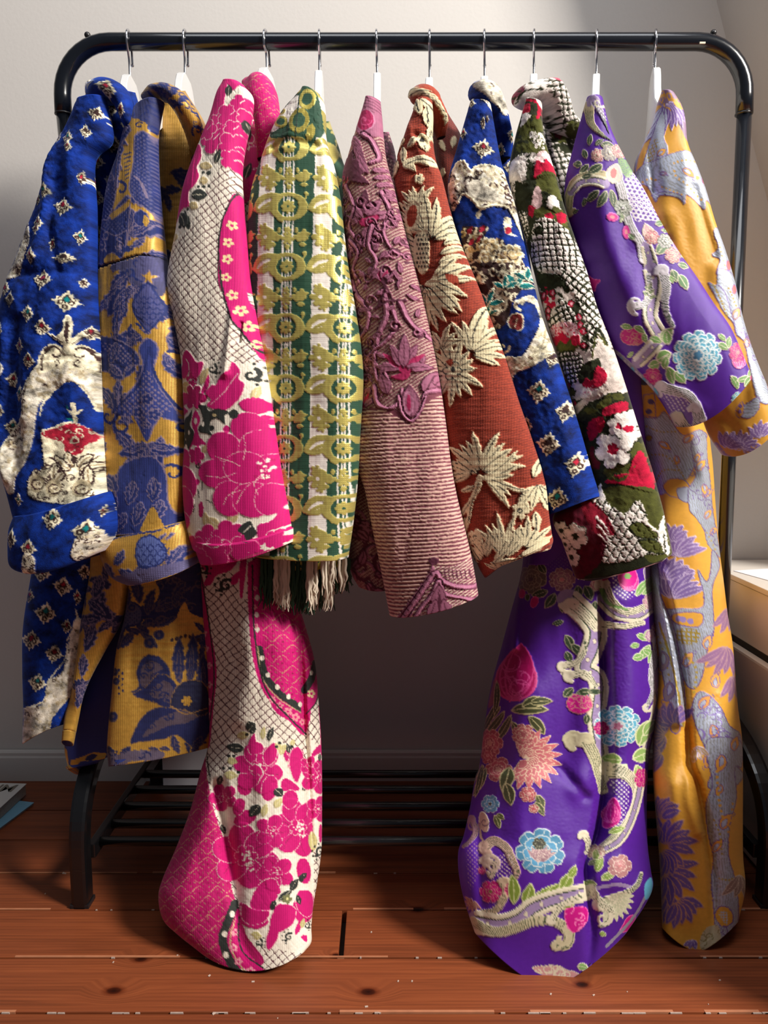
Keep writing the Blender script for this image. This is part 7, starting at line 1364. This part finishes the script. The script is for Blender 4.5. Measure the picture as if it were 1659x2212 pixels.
scroll(c, [(620, 330), (700, 420), (740, 500), (720, 600), (690, 690), (740, 740), (750, 830), (735, 960), (750, 1100), (770, 1250)], 110, 70); plume(c, [(640, 360), (700, 420), (740, 480)], 60, PCR, 4, 40); plume(c, [(590, 680), (650, 660), (690, 600), (690, 540)], 40, PCR, 3, 10); plume(c, [(620, 730), (690, 720), (740, 790)], 46, PCR, 3, 16); c.curl(610, 700, 34, 90, 1, 16, PCR, 9); plume(c, [(640, 1070), (690, 1090), (720, 1160), (750, 1260), (765, 1340)], 70, (206, 196, 160), 5, 40); c.curl(640, 1070, 50, 180, .8, 26, (206, 196, 160), 14, h=.001)
c.E(660, 880, 58, 54, PMG, out=PNK, ow=5, h=.001); tulip(c, 680, 910, .9, 10, PMG, PNK); c.filig([(610, 840), (700, 820), (715, 900), (640, 930)], PNK, 10, 26, 5, 4)
for x, y, a, l, w_ in ((590, 850, -60, 70, 40), (640, 830, -20, 90, 36), (690, 820, -10, 80, 30), (690, 930, 80, 60, 30)): emb_leaf(c, x, y, a, l, w_, 20, DGR, (176, 172, 140))
tulip(c, 345, 880, 3.4, 8, (168, 12, 90), (206, 60, 130)); c.L(370, 850, -80, 290, 130, (176, 14, 96), -10, out=(206, 60, 130), ow=6, h=.001); c.filig([(290, 700), (420, 600), (430, 820), (330, 880)], (220, 80, 150), 12, 60, 6, 5)
c.P([(230, 800), (250, 740), (260, 860), (210, 900)], (150, 80, 100))
for x, y, a, l, w_ in ((330, 920, -15, 190, 60), (390, 900, -30, 130, 60), (430, 880, -20, 110, 44), (420, 940, 40, 130, 50), (350, 920, 110, 200, 40), (320, 900, 120, 220, 40), (300, 880, 130, 200, 36), (280, 840, 110, 260, 36), (340, 960, 60, 160, 44), (260, 740, 80, 200, 36)): emb_leaf(c, x, y, a, l, w_, 25, (70, 74, 44), (190, 180, 130))
emb_flower(c, 225, 1085, 78, (196, 90, 100), (226, 180, 160), 6, (206, 150, 130), 3); emb_flower(c, 270, 1225, 76, (200, 96, 104), (226, 180, 160), 6, (206, 150, 130), 3); emb_flower(c, 215, 1150, 50, (196, 90, 100), (226, 180, 160), 6, PNK, 2)
carn2(c, 410, 1170, 170, -110, 120, (206, 110, 116), (232, 200, 170), 13); emb_flower(c, 400, 1040, 60, (206, 110, 116), (232, 200, 170), 7, None, 3)
for x, y, a, l, w_ in ((190, 1190, 100, 170, 40), (210, 1200, 110, 190, 44), (180, 1180, 95, 200, 36), (330, 1200, 100, 150, 70), (300, 1290, 70, 130, 60), (160, 1180, 110, 180, 40)): emb_leaf(c, x, y, a, l, w_, 15, (76, 82, 50), (200, 190, 140))
# right panel
c.grid([(830, 170), (900, 150), (940, 260), (880, 330), (820, 280)], 16, (40, -50), 10, SIL, 'dots'); scroll(c, [(780, 330), (840, 400), (930, 410), (1000, 370)], 70, 60); plume(c, [(780, 250), (810, 330), (870, 390), (960, 370), (1020, 310)], 50, PCR, 4, 30); plume(c, [(770, 460), (860, 470), (960, 450)], 40, PCR, 3, 26); c.S([(770, 280), (800, 350), (880, 380)], 24, LGR, 10, h=.001)
tulip(c, 890, 290, 1.5, 5, PMG, (244, 120, 180)); c.E(890, 210, 46, 56, PMG, out=(244, 120, 180), ow=5, h=.001); c.F(888, 205, 18, 6, LGR); c.E(780, 200, 26, 30, (190, 30, 110)); c.P([(970, 170), (1010, 160), (1010, 230), (980, 230)], LIL, out=PCR, ow=4)
for x, y, a, l, w_ in ((920, 320, -60, 130, 40), (950, 310, -40, 120, 36), (990, 280, -80, 80, 30), (920, 510, 20, 70, 34), (960, 540, -60, 70, 34), (1000, 560, 120, 110, 44), (950, 590, 20, 70, 36), (960, 620, 150, 60, 40), (1010, 590, 100, 80, 30), (940, 560, 150, 50, 30)): emb_leaf(c, x, y, a, l, w_, 20, LGR, (214, 218, 180))
emb_flower(c, 1000, 340, 44, (206, 150, 170), PCR, 6, None, 3); emb_flower(c, 1000, 520, 36, (206, 150, 190), PCR, 6, PNK, 2); emb_flower(c, 1045, 480, 40, (190, 110, 150), PCR, 6, None, 2)
scroll(c, [(1050, 560), (1060, 660), (1030, 760), (1050, 860), (1020, 1000), (990, 1120)], 80, 60); plume(c, [(1050, 560), (1020, 640), (1000, 740), (1010, 820), (975, 900)], 50, SIL, 4, 24); c.curl(975, 895, 34, 0, .8, 18, PCR, 10, h=.001)
emb_flower(c, 835, 1000, 118, CYA, (226, 236, 236), 10, (200, 130, 160), 5, 10); emb_flower(c, 760, 1010, 40, PMG, PNK, 6, PNK, 2)
for x, y, a, l, w_ in ((940, 1120, -80, 160, 80), (960, 1060, -60, 120, 60), (900, 1180, -30, 120, 70), (860, 1180, 180, 100, 60), (880, 1200, 130, 80, 60), (920, 1200, 60, 110, 60), (960, 1150, 20, 70, 40)): emb_leaf(c, x, y, a, l, w_, 20, (150, 186, 100), (226, 230, 180))
emb_flower(c, 960, 1265, 46, PMG, PNK, 6, None, 3); plume(c, [(790, 1240), (870, 1260), (930, 1330)], 60, PCR, 4, 30)
c.T(E4)
c.E(640, 10, 36, 18, (206, 196, 160)); plume(c, [(690, 0), (730, 90), (750, 180), (775, 260)], 60, (206, 196, 160), 5, 40)
emb_flower(c, 412, 285, 44, (200, 90, 100), (232, 190, 170), 6, PNK, 3); emb_leaf(c, 450, 280, 60, 90, 40, 20, (76, 82, 50), (190, 180, 130)); emb_leaf(c, 440, 320, 50, 90, 36, 20, (76, 82, 50), (190, 180, 130)); emb_flower(c, 438, 360, 26, (200, 90, 100), PCR, 5, None, 2); emb_flower(c, 222, 335, 52, (110, 176, 214), (226, 236, 236), 6, (60, 70, 60), 2); emb_leaf(c, 240, 390, 60, 80, 34, 20, (90, 100, 50), (210, 200, 150)); emb_leaf(c, 250, 390, 20, 50, 30, 20, (90, 100, 50), (210, 200, 150))
c.E(186, 430, 26, 54, (200, 160, 140), -10, out=PCR, ow=4, h=.001); c.curl(190, 430, 26, 0, 1, 5, (120, 90, 100)); c.S([(170, 440), (165, 500), (190, 550)], 12, (200, 170, 140)); plume(c, [(120, 420), (140, 480), (110, 530), (70, 560)], 40, (160, 120, 130), 3, 20); c.curl(120, 440, 40, 0, 1, 14, (160, 120, 130), 8)
emb_flower(c, 465, 585, 128, (96, 166, 206), (206, 216, 216), 7, (200, 150, 140), 3, 20); carn2(c, 465, 640, 90, -140, -40, (170, 130, 140), (214, 190, 180), 7); emb_flower(c, 460, 545, 34, (70, 70, 60), (160, 160, 130), 6, None, 2)
plume(c, [(190, 560), (240, 530), (300, 570), (330, 640), (350, 700), (320, 760)], 56, (206, 170, 150), 5, 30); plume(c, [(200, 640), (240, 660), (220, 720), (200, 700)], 40, (206, 180, 160), 3, 20); c.curl(220, 660, 60, 200, 1, 26, (206, 180, 160), 14, h=.001)
c.grid([(250, 620), (330, 620), (320, 760), (280, 860), (220, 900), (250, 780)], 17, (45, -45), 10, (214, 190, 190), 'dots'); plume(c, [(290, 760), (280, 840), (240, 900), (170, 910)], 50, (206, 180, 150), 4, 30); c.grid([(90, 540), (160, 560), (150, 700), (100, 780)], 17, (45, -45), 9, (150, 110, 150), 'dots')
emb_flower(c, 215, 800, 64, (206, 20, 120), PNK, 6, (120, 100, 60), 3, 0); emb_flower(c, 328, 790, 44, (206, 20, 120), PNK, 6, (120, 100, 60), 2); emb_flower(c, 170, 690, 22, PMG, PNK, 5, None, 2); carn2(c, 120, 850, 60, 40, 200, (160, 90, 100), (190, 150, 130), 7)
for x, y, a, l, w_ in ((330, 880, -80, 170, 60), (380, 880, -60, 130, 60), (400, 860, -20, 190, 60), (470, 850, -30, 160, 56), (560, 800, -50, 120, 60), (560, 830, 10, 100, 70), (600, 730, -50, 80, 40), (520, 850, 20, 120, 56)): emb_leaf(c, x, y, a, l, w_, -25, (128, 150, 60), (206, 210, 150))
scroll(c, [(130, 960), (260, 980), (360, 950), (430, 890), (520, 850), (620, 820), (700, 800)], 120, 90); plume(c, [(120, 960), (220, 1010), (330, 1000), (430, 960), (540, 960), (610, 1020), (600, 1080), (550, 1090)], 50, (206, 196, 160), 5, 60); plume(c, [(520, 950), (580, 870), (650, 830), (710, 810)], 36, PCR, 3, 26); c.curl(575, 1050, 50, -60, .8, 34, (206, 196, 160), 20, h=.001)
tulip(c, 640, 1020, 1.3, 0, PMG, (246, 110, 180)); c.P([(590, 900), (640, 880), (700, 890), (700, 960), (640, 1020), (600, 970)], PMG, out=(246, 110, 180), ow=5, h=.001); c.filig([(590, 900), (700, 890), (700, 960), (640, 1020)], (250, 130, 190), 8, 34, 6, 6)
c.P([(430, 1210), (500, 1200), (560, 1200), (600, 1220), (660, 1240), (650, 1290), (560, 1290), (480, 1250)], (206, 150, 150), out=PCR, ow=5); c.filig([(430, 1210), (560, 1200), (660, 1240), (650, 1290), (500, 1250)], PCR, 16, 30, 8, 7); emb_leaf(c, 650, 1200, 0, 60, 40)
# right of the fold
plume(c, [(790, 140), (860, 160), (920, 220), (930, 320), (890, 420), (830, 500), (770, 560)], 50, PCR, 5, 40); c.grid([(800, 220), (880, 220), (890, 330), (850, 440), (790, 460), (840, 340)], 17, (45, -45), 11, SIL, 'dots'); scroll(c, [(960, 190), (940, 300), (900, 430), (840, 530), (760, 580)], 56, 46)
c.P([(770, 440), (790, 340), (820, 300), (850, 360), (840, 430), (790, 460)], PMG, out=(246, 110, 180), ow=5, h=.001); tulip(c, 800, 440, 1.3, 5, PMG, (246, 110, 180)); emb_flower(c, 960, 205, 44, PMG, PNK, 6, None, 3); emb_flower(c, 740, 590, 46, (206, 160, 150), PCR, 7, PNK, 3); plume(c, [(680, 500), (700, 540), (690, 590)], 40, PCR, 3, 20)
for x, y, a, l, w_ in ((790, 490, -30, 90, 34), (740, 700, -80, 90, 40), (760, 740, -40, 90, 40), (750, 760, 180, 70, 40), (740, 640, -100, 70, 30), (700, 660, -40, 60, 30), (760, 1020, 10, 40, 26), (820, 700, 150, 60, 30)): emb_leaf(c, x, y, a, l, w_, 20, (140, 166, 80), (220, 224, 170))
emb_flower(c, 855, 660, 66, (214, 150, 150), (240, 216, 200), 5, PNK, 2); plume(c, [(760, 860), (830, 830), (900, 800), (950, 760), (970, 700)], 50, PCR, 5, 20); carn2(c, 800, 830, 140, -10, 90, (206, 206, 170), PCR, 8); c.S([(740, 780), (840, 760), (910, 770)], 20, LIL); plume(c, [(720, 790), (770, 860), (820, 900), (810, 960), (770, 980)], 44, PCR, 4, 24); c.curl(780, 940, 46, -30, .9, 20, PCR, 12, h=.001); c.P([(880, 980), (910, 930), (950, 930), (920, 1000), (870, 1010)], PMG, out=(246, 110, 180), ow=4)
c.S([(1000, 820), (960, 900), (900, 980), (800, 1090)], 16, (150, 140, 160)); c.P([(990, 760), (1030, 720), (1040, 800), (1000, 840)], CYA)
c.T(O); c.noise_h(0.016, (110, 420), 8)
c.crease([(1295, 1240), (1296, 1406), (1298, 1560), (1298, 1700), (1284, 1805), (1263, 1866), (1271, 1948), (1277, 2010), (1271, 2110)], 11, -0.03); c.crease([(1262, 1300), (1262, 1560), (1255, 1700)], 24, .01); c.crease([(1345, 1300), (1350, 1500), (1340, 1700), (1330, 1900)], 34, .016); c.crease([(1133, 1230), (1128, 1400)], 8, .01); c.crease([(1140, 1500), (1130, 1750), (1120, 1980)], 60, .016); c.crease([(1210, 1660), (1260, 1720)], 12, -.006); c.crease([(1040, 1760), (1045, 1900), (1050, 1990)], 12, -.008)
K9 = [(1136, 1180, 1404, 1180), (1130, 1240, 1406, 1250), (1108, 1324, 1416, 1340), (1088, 1400, 1423, 1410), (1068, 1474, 1425, 1470), (1054, 1549, 1420, 1540), (1040, 1651, 1400, 1620), (1030, 1680, 1395, 1690), (1018, 1745, 1394, 1760), (1004, 1805, 1397, 1830), (992, 1840, 1404, 1880), (993, 1890, 1409, 1915), (1005, 1948, 1392, 1955), (1026, 2012, 1352, 2014)]
panel('skirt', K9, c, [M_purple, M_line_dark], robe9, Y=(1.19, 1.17, 1.09, 0.985, 0.93), k=(0.0, 0.006), b=(0.18, 0.18, 0.14, 0.085, 0.056), bow=(0, 0, 0, 4, 20, 132), ap=1.35, wr=0.004, seed=93, n=2.8, hem=.03, deep=True)

# ------------------------------------------------------------------ yellow satin
robe10 = empty('satin_robe', (0.44, RY, RZ), 'golden yellow satin robe with silver paisley brocade, rightmost on rack', 'robe')
def paisley(c, x, y, s, rot=0, col=YEL): c.L(x, y, rot, 90 * s, 46 * s, col, 40, out=YPU, ow=4 * s, m=0); c.L(x + 12 * s * math.cos(math.radians(rot)), y + 12 * s * math.sin(math.radians(rot)), rot, 52 * s, 20 * s, SBL, 36, out=YPU, ow=2.4 * s, m=.6); c.curl(x + 88 * s * math.cos(math.radians(rot + 24)), y + 88 * s * math.sin(math.radians(rot + 24)), 12 * s, rot, .8, 4 * s, YPU, 2 * s, m=0)
def silver(c, pts, sm=True, out=True, ow=5):
    c.P(pts, SBL, sm, h=.0005, m=.8, out=YPU if out else None, ow=ow); c.grid(pts, 7, (88,), 2.2, (150, 150, 150), 'lines', 3, sm)
def beads(c, pts, r, n, col=YEL):
    q = cr(pts, 10); L = np.concatenate([[0], np.cumsum(np.hypot(*np.diff(q, axis=0).T))]); t = np.linspace(0, L[-1], n)
    c.dots(list(zip(np.interp(t, L, q[:, 0]), np.interp(t, L, q[:, 1]))), r, col, m=0)
def feather(c, x, y, a0, a1, n, l, w_, col=YPU, edge=(206, 186, 220)):
    for i in range(n): c.L(x, y, a0 + (a1 - a0) * i / max(n - 1, 1), l * (1 - .1 * (i % 2)), w_, col, 30, out=edge, ow=max(2.4, w_ * .1), h=.0005, m=0.2, vein=edge, vw=max(2, w_ * .07))
c = Cv(1340, 180, 1700, 1020, YEL); c.T(E1)
c.P([(940, 480), (1060, 470), (1110, 560), (1140, 680), (1140, 800), (1080, 700), (1000, 600), (940, 560)], (150, 120, 150)); feather(c, 1010, 560, 20, 90, 7, 190, 40); feather(c, 1000, 560, 90, 120, 3, 330, 50, SBL, YPU); c.filig([(950, 470), (1060, 480), (1120, 640), (1000, 600)], YEL, 12, 36, 9, 4, m=0); c.P([(1040, 530), (1090, 560), (1110, 600), (1070, 590)], YEL)
silver(c, [(870, 900), (920, 760), (980, 620), (1000, 700), (990, 800), (1010, 860), (990, 960), (930, 1000), (880, 1010), (830, 1080), (800, 1010), (850, 960)]); c.grid([(880, 900), (930, 800), (950, 830), (900, 960)], 22, (70, -20), 5, YOL, 'lines', 3); paisley(c, 940, 920, .9, -60)
silver(c, [(810, 1060), (850, 960), (950, 930), (1050, 890), (1150, 870), (1200, 900), (1230, 1010), (1270, 1130), (1290, 1200), (1250, 1180), (1240, 1240), (1180, 1190), (1120, 1160), (1110, 1220), (1070, 1180), (960, 1160), (930, 1200), (880, 1100)])
paisley(c, 1085, 1000, 1.1, 10); c.E(1195, 1045, 13, 15, YEL, m=0); beads(c, [(1045, 960), (1100, 940), (1180, 935)], 7, 6); beads(c, [(1045, 1010), (1060, 1050), (1100, 1080), (1150, 1120), (1220, 1180)], 7, 9); beads(c, [(970, 1110), (1040, 1140), (1090, 1160)], 6, 6); beads(c, [(850, 1070), (900, 1050), (930, 1060)], 8, 4); paisley(c, 950, 1030, .6, -20, (160, 120, 120)); c.E(1240, 1050, 13, 22, (190, 90, 110), out=YPU, ow=4, m=0)
c.S([(900, 1160), (980, 1140), (1080, 1160), (1100, 1200)], 5, YPU)
silver(c, [(1330, 1350), (1370, 1430), (1400, 1500), (1450, 1659), (1320, 1659), (1340, 1560), (1290, 1530), (1330, 1480), (1300, 1390)]); beads(c, [(1330, 1420), (1350, 1520), (1380, 1620)], 6, 8, YOL); c.E(1398, 1590, 16, 34, (206, 110, 110), out=YPU, ow=4, m=0)
c.T(E2)
silver(c, [(1330, -40), (1440, 0), (1490, 150), (1520, 280), (1550, 330), (1580, 430), (1620, 560), (1650, 690), (1660, 800), (1590, 780), (1560, 700), (1540, 600), (1500, 420), (1450, 370), (1430, 300), (1370, 230), (1310, 130), (1270, 50), (1320, 60)])
beads(c, [(1300, 60), (1350, 160), (1390, 250)], 7, 12, YOL); beads(c, [(1400, 80), (1440, 170), (1470, 250)], 7, 9, YOL); paisley(c, 1440, 290, 1.1, -90, (222, 180, 120)); c.E(1435, 85, 14, 30, (206, 110, 110), out=YPU, ow=4, m=0); paisley(c, 1520, 460, 1.0, -100, (222, 170, 100)); c.filig([(1480, 330), (1560, 380), (1640, 640), (1580, 640), (1500, 440)], YPU, 24, 30, 5, 4); c.S([(1330, 60), (1380, 120), (1430, 280), (1450, 360)], 5, YPU)
silver(c, [(1470, 830), (1520, 800), (1590, 760), (1590, 840), (1540, 890), (1480, 880)]); c.P([(1450, 840), (1490, 790), (1500, 850), (1470, 890)], YEL, out=YPU, ow=4, m=0); c.dots([(1475, 850), (1480, 815)], 13, YPU)
feather(c, 1500, 1090, -150, 10, 9, 130, 44, (140, 110, 170)); feather(c, 1400, 1080, -130, -30, 5, 120, 40, (140, 110, 170)); feather(c, 1620, 1010, -160, -60, 5, 110, 40, (140, 110, 170)); c.S([(1330, 1060), (1400, 1130), (1480, 1150), (1560, 1120), (1650, 1060)], 34, (150, 120, 170)); c.filig([(1330, 1060), (1400, 1090), (1500, 1070), (1650, 1040), (1560, 1130), (1420, 1150)], YEL, 16, 30, 6, 5)
c.T(O); c.noise_h(0.006, (60, 120), 7); c.crease([(1440, 480), (1480, 600), (1540, 760)], 26, .005); c.crease([(1500, 420), (1540, 560)], 16, -.004); c.crease([(1400, 300), (1412, 420)], 12, -.004); c.crease([(1560, 900), (1600, 940), (1640, 970)], 14, -.004)
S10 = [(1430, 202, 1457, 201), (1419, 228, 1473, 230), (1411, 262, 1481, 262), (1394, 305, 1486, 312), (1378, 345, 1504, 358), (1372, 400, 1524, 411), (1386, 460, 1544, 478), (1410, 540, 1568, 546), (1434, 610, 1588, 612), (1454, 680, 1606, 690), (1474, 760, 1629, 762), (1496, 840, 1658, 834), (1512, 890, 1674, 872), (1530, 940, 1682, 905), (1556, 978, 1683, 922)]
panel('sleeve', S10, c, [M_yellow, M_line_dark], robe10, Y=(0.995, 1.0), k=(0.004, 0.02), b=(0.013, 0.026, 0.03), bow=(0, 4, 8, 22), wr=0.004, seed=101, n=2.4)
def yellow_body(c):
    c.T(E2)
    c.P([(690, 550), (800, 560), (860, 640), (900, 690), (840, 690), (720, 690)], (60, 50, 70)); c.filig([(690, 550), (860, 600), (880, 690), (720, 690)], (130, 100, 120), 14, 40, 6, 4)
    silver(c, [(830, 880), (850, 840), (880, 900), (960, 900), (1000, 860), (1100, 1000), (1190, 960), (1250, 1000), (1180, 1060), (1170, 1200), (1100, 1320), (980, 1400), (940, 1340), (900, 1200), (860, 1020)])
    c.P([(880, 760), (940, 740), (950, 900), (870, 890)], YEL, False, out=YPU, ow=5, m=0); c.dots([(920, 800), (910, 865)], 18, (90, 70, 120)); paisley(c, 960, 1060, 1.0, 10); paisley(c, 1060, 1130, .8, 60); beads(c, [(890, 1150), (1000, 1140), (1070, 1200), (1130, 1300)], 6, 16, YOL); beads(c, [(960, 1310), (1000, 1240), (1080, 1230)], 6, 10, YOL); beads(c, [(900, 960), (980, 990), (1060, 980)], 6, 9, YOL); c.E(915, 1035, 18, 20, YOL, out=YPU, ow=3); paisley(c, 1110, 1060, 1.0, -70)
    c.P([(1000, 1340), (1040, 1290), (1110, 1290), (1150, 1340), (1130, 1400), (1040, 1400)], YEL, out=YPU, ow=5, m=0); c.P([(1080, 1350), (1150, 1340), (1140, 1430), (1090, 1410)], SBL, out=YPU, ow=4, m=.8)
    silver(c, [(1150, 1060), (1200, 1000), (1240, 1000), (1250, 1150), (1270, 1300), (1290, 1500), (1330, 1700), (1340, 1780), (1260, 1700), (1230, 1600), (1180, 1520), (1150, 1480), (1140, 1350), (1180, 1250)], ow=4)
    for x, y, rt, s in ((1190, 1240, -80, 1.1), (1220, 1400, -60, 1), (1240, 1540, -80, .9), (1270, 1640, -70, .8), (1180, 1180, -90, .8), (1220, 1300, 60, .9)): paisley(c, x, y, s, rt, (226, 170, 70))
    c.filig([(1150, 1060), (1240, 1000), (1290, 1500), (1330, 1750), (1230, 1600), (1150, 1350)], YPU, 26, 30, 5, 6); beads(c, [(1250, 1620), (1290, 1700), (1320, 1780)], 6, 7, YOL)
    feather(c, 1080, 1800, -130, -40, 7, 190, 52, (140, 110, 170)); feather(c, 1060, 1700, -120, -60, 4, 130, 44, (140, 110, 170)); feather(c, 1060, 1930, -120, -20, 6, 140, 50, (140, 110, 170))
    c.T(E3)
    feather(c, 1160, 340, -130, -40, 7, 190, 46, (130, 104, 166)); feather(c, 1130, 240, -120, -50, 5, 140, 40, (130, 104, 166))
    silver(c, [(1280, 170), (1320, 230), (1340, 180), (1350, 60), (1390, 140), (1350, 260), (1360, 480), (1330, 600), (1300, 760), (1250, 800), (1200, 700), (1150, 560), (1110, 440), (1080, 400), (1200, 380), (1300, 370), (1310, 300)])
    silver(c, [(1030, 120), (1080, 110), (1100, 220), (1110, 320), (1170, 480), (1200, 640), (1230, 900), (1200, 1000), (1130, 800), (1090, 560), (1070, 420), (1040, 250)]); c.S([(1100, 460), (1150, 620), (1190, 800), (1220, 1000)], 10, YOL)
    c.P([(1170, 410), (1300, 400), (1290, 470), (1180, 460)], YEL, out=YPU, ow=5, m=0); c.dots([(1195, 435), (1215, 438), (1250, 445)], 16, (150, 130, 190)); c.grid([(1190, 490), (1290, 490), (1280, 560), (1200, 560)], 22, (5, 88), 8, YOL, 'lines', 2)
    paisley(c, 1230, 700, 1.1, -90, (226, 170, 90)); paisley(c, 1330, 600, 1.0, -100, (226, 170, 90)); paisley(c, 1380, 800, 1.0, -110, (226, 170, 90)); beads(c, [(1230, 620), (1280, 700), (1270, 820)], 7, 9, YOL); beads(c, [(1080, 500), (1130, 640), (1160, 800)], 6, 10, YOL); paisley(c, 1110, 600, 1.3, 70, (150, 130, 140)); paisley(c, 1150, 760, 1.3, 80, (150, 130, 140))
    silver(c, [(1260, 900), (1290, 820), (1340, 830), (1400, 900), (1440, 990), (1500, 1040), (1515, 1160), (1480, 1200), (1520, 1260), (1440, 1330), (1340, 1320), (1360, 1220), (1320, 1100), (1280, 1000)])
    for x, y, rt, s in ((1300, 920, -80, 1.1), (1350, 980, 60, 1.1), (1400, 1060, 70, 1.2), (1460, 1110, 20, 1), (1340, 1130, 80, 1), (1420, 1180, 90, .9)): paisley(c, x, y, s, rt, (230, 160, 80))
    c.filig([(1270, 840), (1400, 900), (1510, 1100), (1440, 1300), (1340, 1220)], (140, 116, 190), 26, 34, 6, 7)
    feather(c, 1420, 560, 60, 130, 5, 180, 40, (150, 110, 150), (190, 150, 160)); feather(c, 1430, 360, 50, 110, 4, 150, 36, (150, 110, 150), (190, 150, 160)); feather(c, 1450, 720, 40, 100, 4, 150, 36, (150, 110, 150), (190, 150, 160))
    feather(c, 1140, 1050, 120, 250, 8, 190, 60, (110, 88, 150), (170, 130, 150)); feather(c, 1180, 1000, -170, -60, 5, 130, 46, (110, 88, 150), (170, 130, 150)); c.E(1180, 1010, 24, 30, (190, 140, 70), out=YPU, ow=5)
    c.T(E4)
    silver(c, [(1330, 0), (1500, 0), (1510, 130), (1470, 140), (1480, 300), (1450, 420), (1440, 560), (1450, 640), (1480, 740), (1500, 900), (1490, 1100), (1400, 1130), (1320, 1100), (1380, 1020), (1370, 850), (1360, 740), (1370, 620), (1340, 480), (1330, 330), (1360, 220)])
    for x, y, rt, s in ((1400, 60, 80, 1.2), (1470, 60, -100, 1), (1410, 480, -85, 1.2), (1370, 600, -80, 1), (1400, 220, 90, .8)): paisley(c, x, y, s, rt, (230, 160, 60))
    beads(c, [(1380, 160), (1390, 300), (1410, 400)], 8, 9); beads(c, [(1460, 330), (1450, 430), (1440, 480)], 7, 6); beads(c, [(1370, 420), (1400, 500), (1410, 600)], 6, 8, YOL); beads(c, [(1400, 730), (1440, 740), (1480, 730)], 6, 6, YOL); c.P([(1380, 930), (1410, 880), (1460, 900), (1470, 960), (1420, 990)], YEL, out=YPU, ow=5, m=0); c.grid([(1400, 920), (1440, 910), (1440, 980)], 14, (0, 90), 5, SBL); c.filig([(1340, 1020), (1490, 980), (1490, 1110), (1330, 1100)], YPU, 14, 34, 5, 8)
    c.P([(1330, 1010), (1400, 990), (1410, 1130), (1310, 1110)], (206, 198, 160), m=.8); c.filig([(1330, 1010), (1400, 990), (1410, 1130), (1310, 1110)], (150, 140, 90), 14, 24, 5, 9)
    for a, b_, x, y, l in ((60, 190, 1140, 800, 190), (-30, 90, 1120, 700, 190), (-120, 0, 1130, 560, 170), (0, 100, 1180, 850, 150), (100, 200, 1100, 450, 120), (-110, -40, 1100, 420, 130), (20, 90, 1100, 580, 150)): feather(c, x, y, a, b_, 6, l, 56, (112, 88, 160), (196, 150, 130))
    feather(c, 1500, 700, 60, 110, 3, 150, 40, (150, 120, 110), (210, 190, 170)); feather(c, 1270, 1060, 60, 130, 3, 60, 26); feather(c, 1110, 60, 100, 200, 5, 120, 44, (110, 88, 150), (170, 130, 150)); feather(c, 1270, 30, 20, 80, 3, 90, 30, (180, 150, 110))
c = Cv(1300, 220, 1650, 2100, YEL); yellow_body(c)
c.T(O); c.noise_h(0.014, (90, 420), 9)
c.crease([(1418, 1220), (1447, 1311), (1471, 1430), (1485, 1549), (1492, 1651), (1508, 1702), (1528, 1805), (1540, 1900), (1543, 2040)], 9, -0.022); c.crease([(1430, 1240), (1462, 1400), (1476, 1560)], 12, .012); c.crease([(1460, 1700), (1470, 1850), (1480, 1980)], 34, .014); c.crease([(1560, 1500), (1570, 1800), (1565, 2000)], 20, .008); c.crease([(1420, 1640), (1440, 1750)], 20, -.004); c.crease([(1500, 1640), (1490, 1720), (1510, 1800)], 12, .008)
K10 = [(1330, 770, 1520, 770), (1342, 830, 1530, 930), (1368, 920, 1538, 1005), (1384, 1000, 1545, 1106), (1394, 1090, 1553, 1191), (1400, 1180, 1562, 1260), (1404, 1250, 1570, 1325), (1410, 1330, 1582, 1400), (1420, 1450, 1592, 1520), (1414, 1550, 1602, 1600), (1411, 1651, 1604, 1700), (1414, 1723, 1604, 1770), (1424, 1846, 1605, 1850), (1428, 1930, 1610, 1920), (1430, 2003, 1595, 1990)]
panel('skirt', K10, c, [M_yellow, M_line_dark], robe10, Y=(1.2, 1.19, 1.15, 1.05, 0.975), k=(0.0, 0.004), b=(0.165, 0.165, 0.15, 0.10, 0.052), bow=(0, 0, 0, 0, 6, 66), ap=1.5, wr=0.004, seed=103, n=2.7, hem=.03, deep=True)
c = Cv(1340, 220, 1560, 820, YEL); silver(c, [(1370, 300), (1400, 290), (1400, 380), (1380, 400)], ow=2)
panel('body', [(1412, 262, 1450, 262), (1385, 320, 1470, 320), (1368, 380, 1480, 380), (1372, 560, 1500, 560), (1338, 800, 1522, 830)], c, [M_yellow, M_line_dark], robe10, Y=(1.12, 1.13, 1.17, 1.2), k=0, b=(0.05, 0.09, 0.15, 0.162), sp=2.6, wr=.006, seed=104, deep=True)
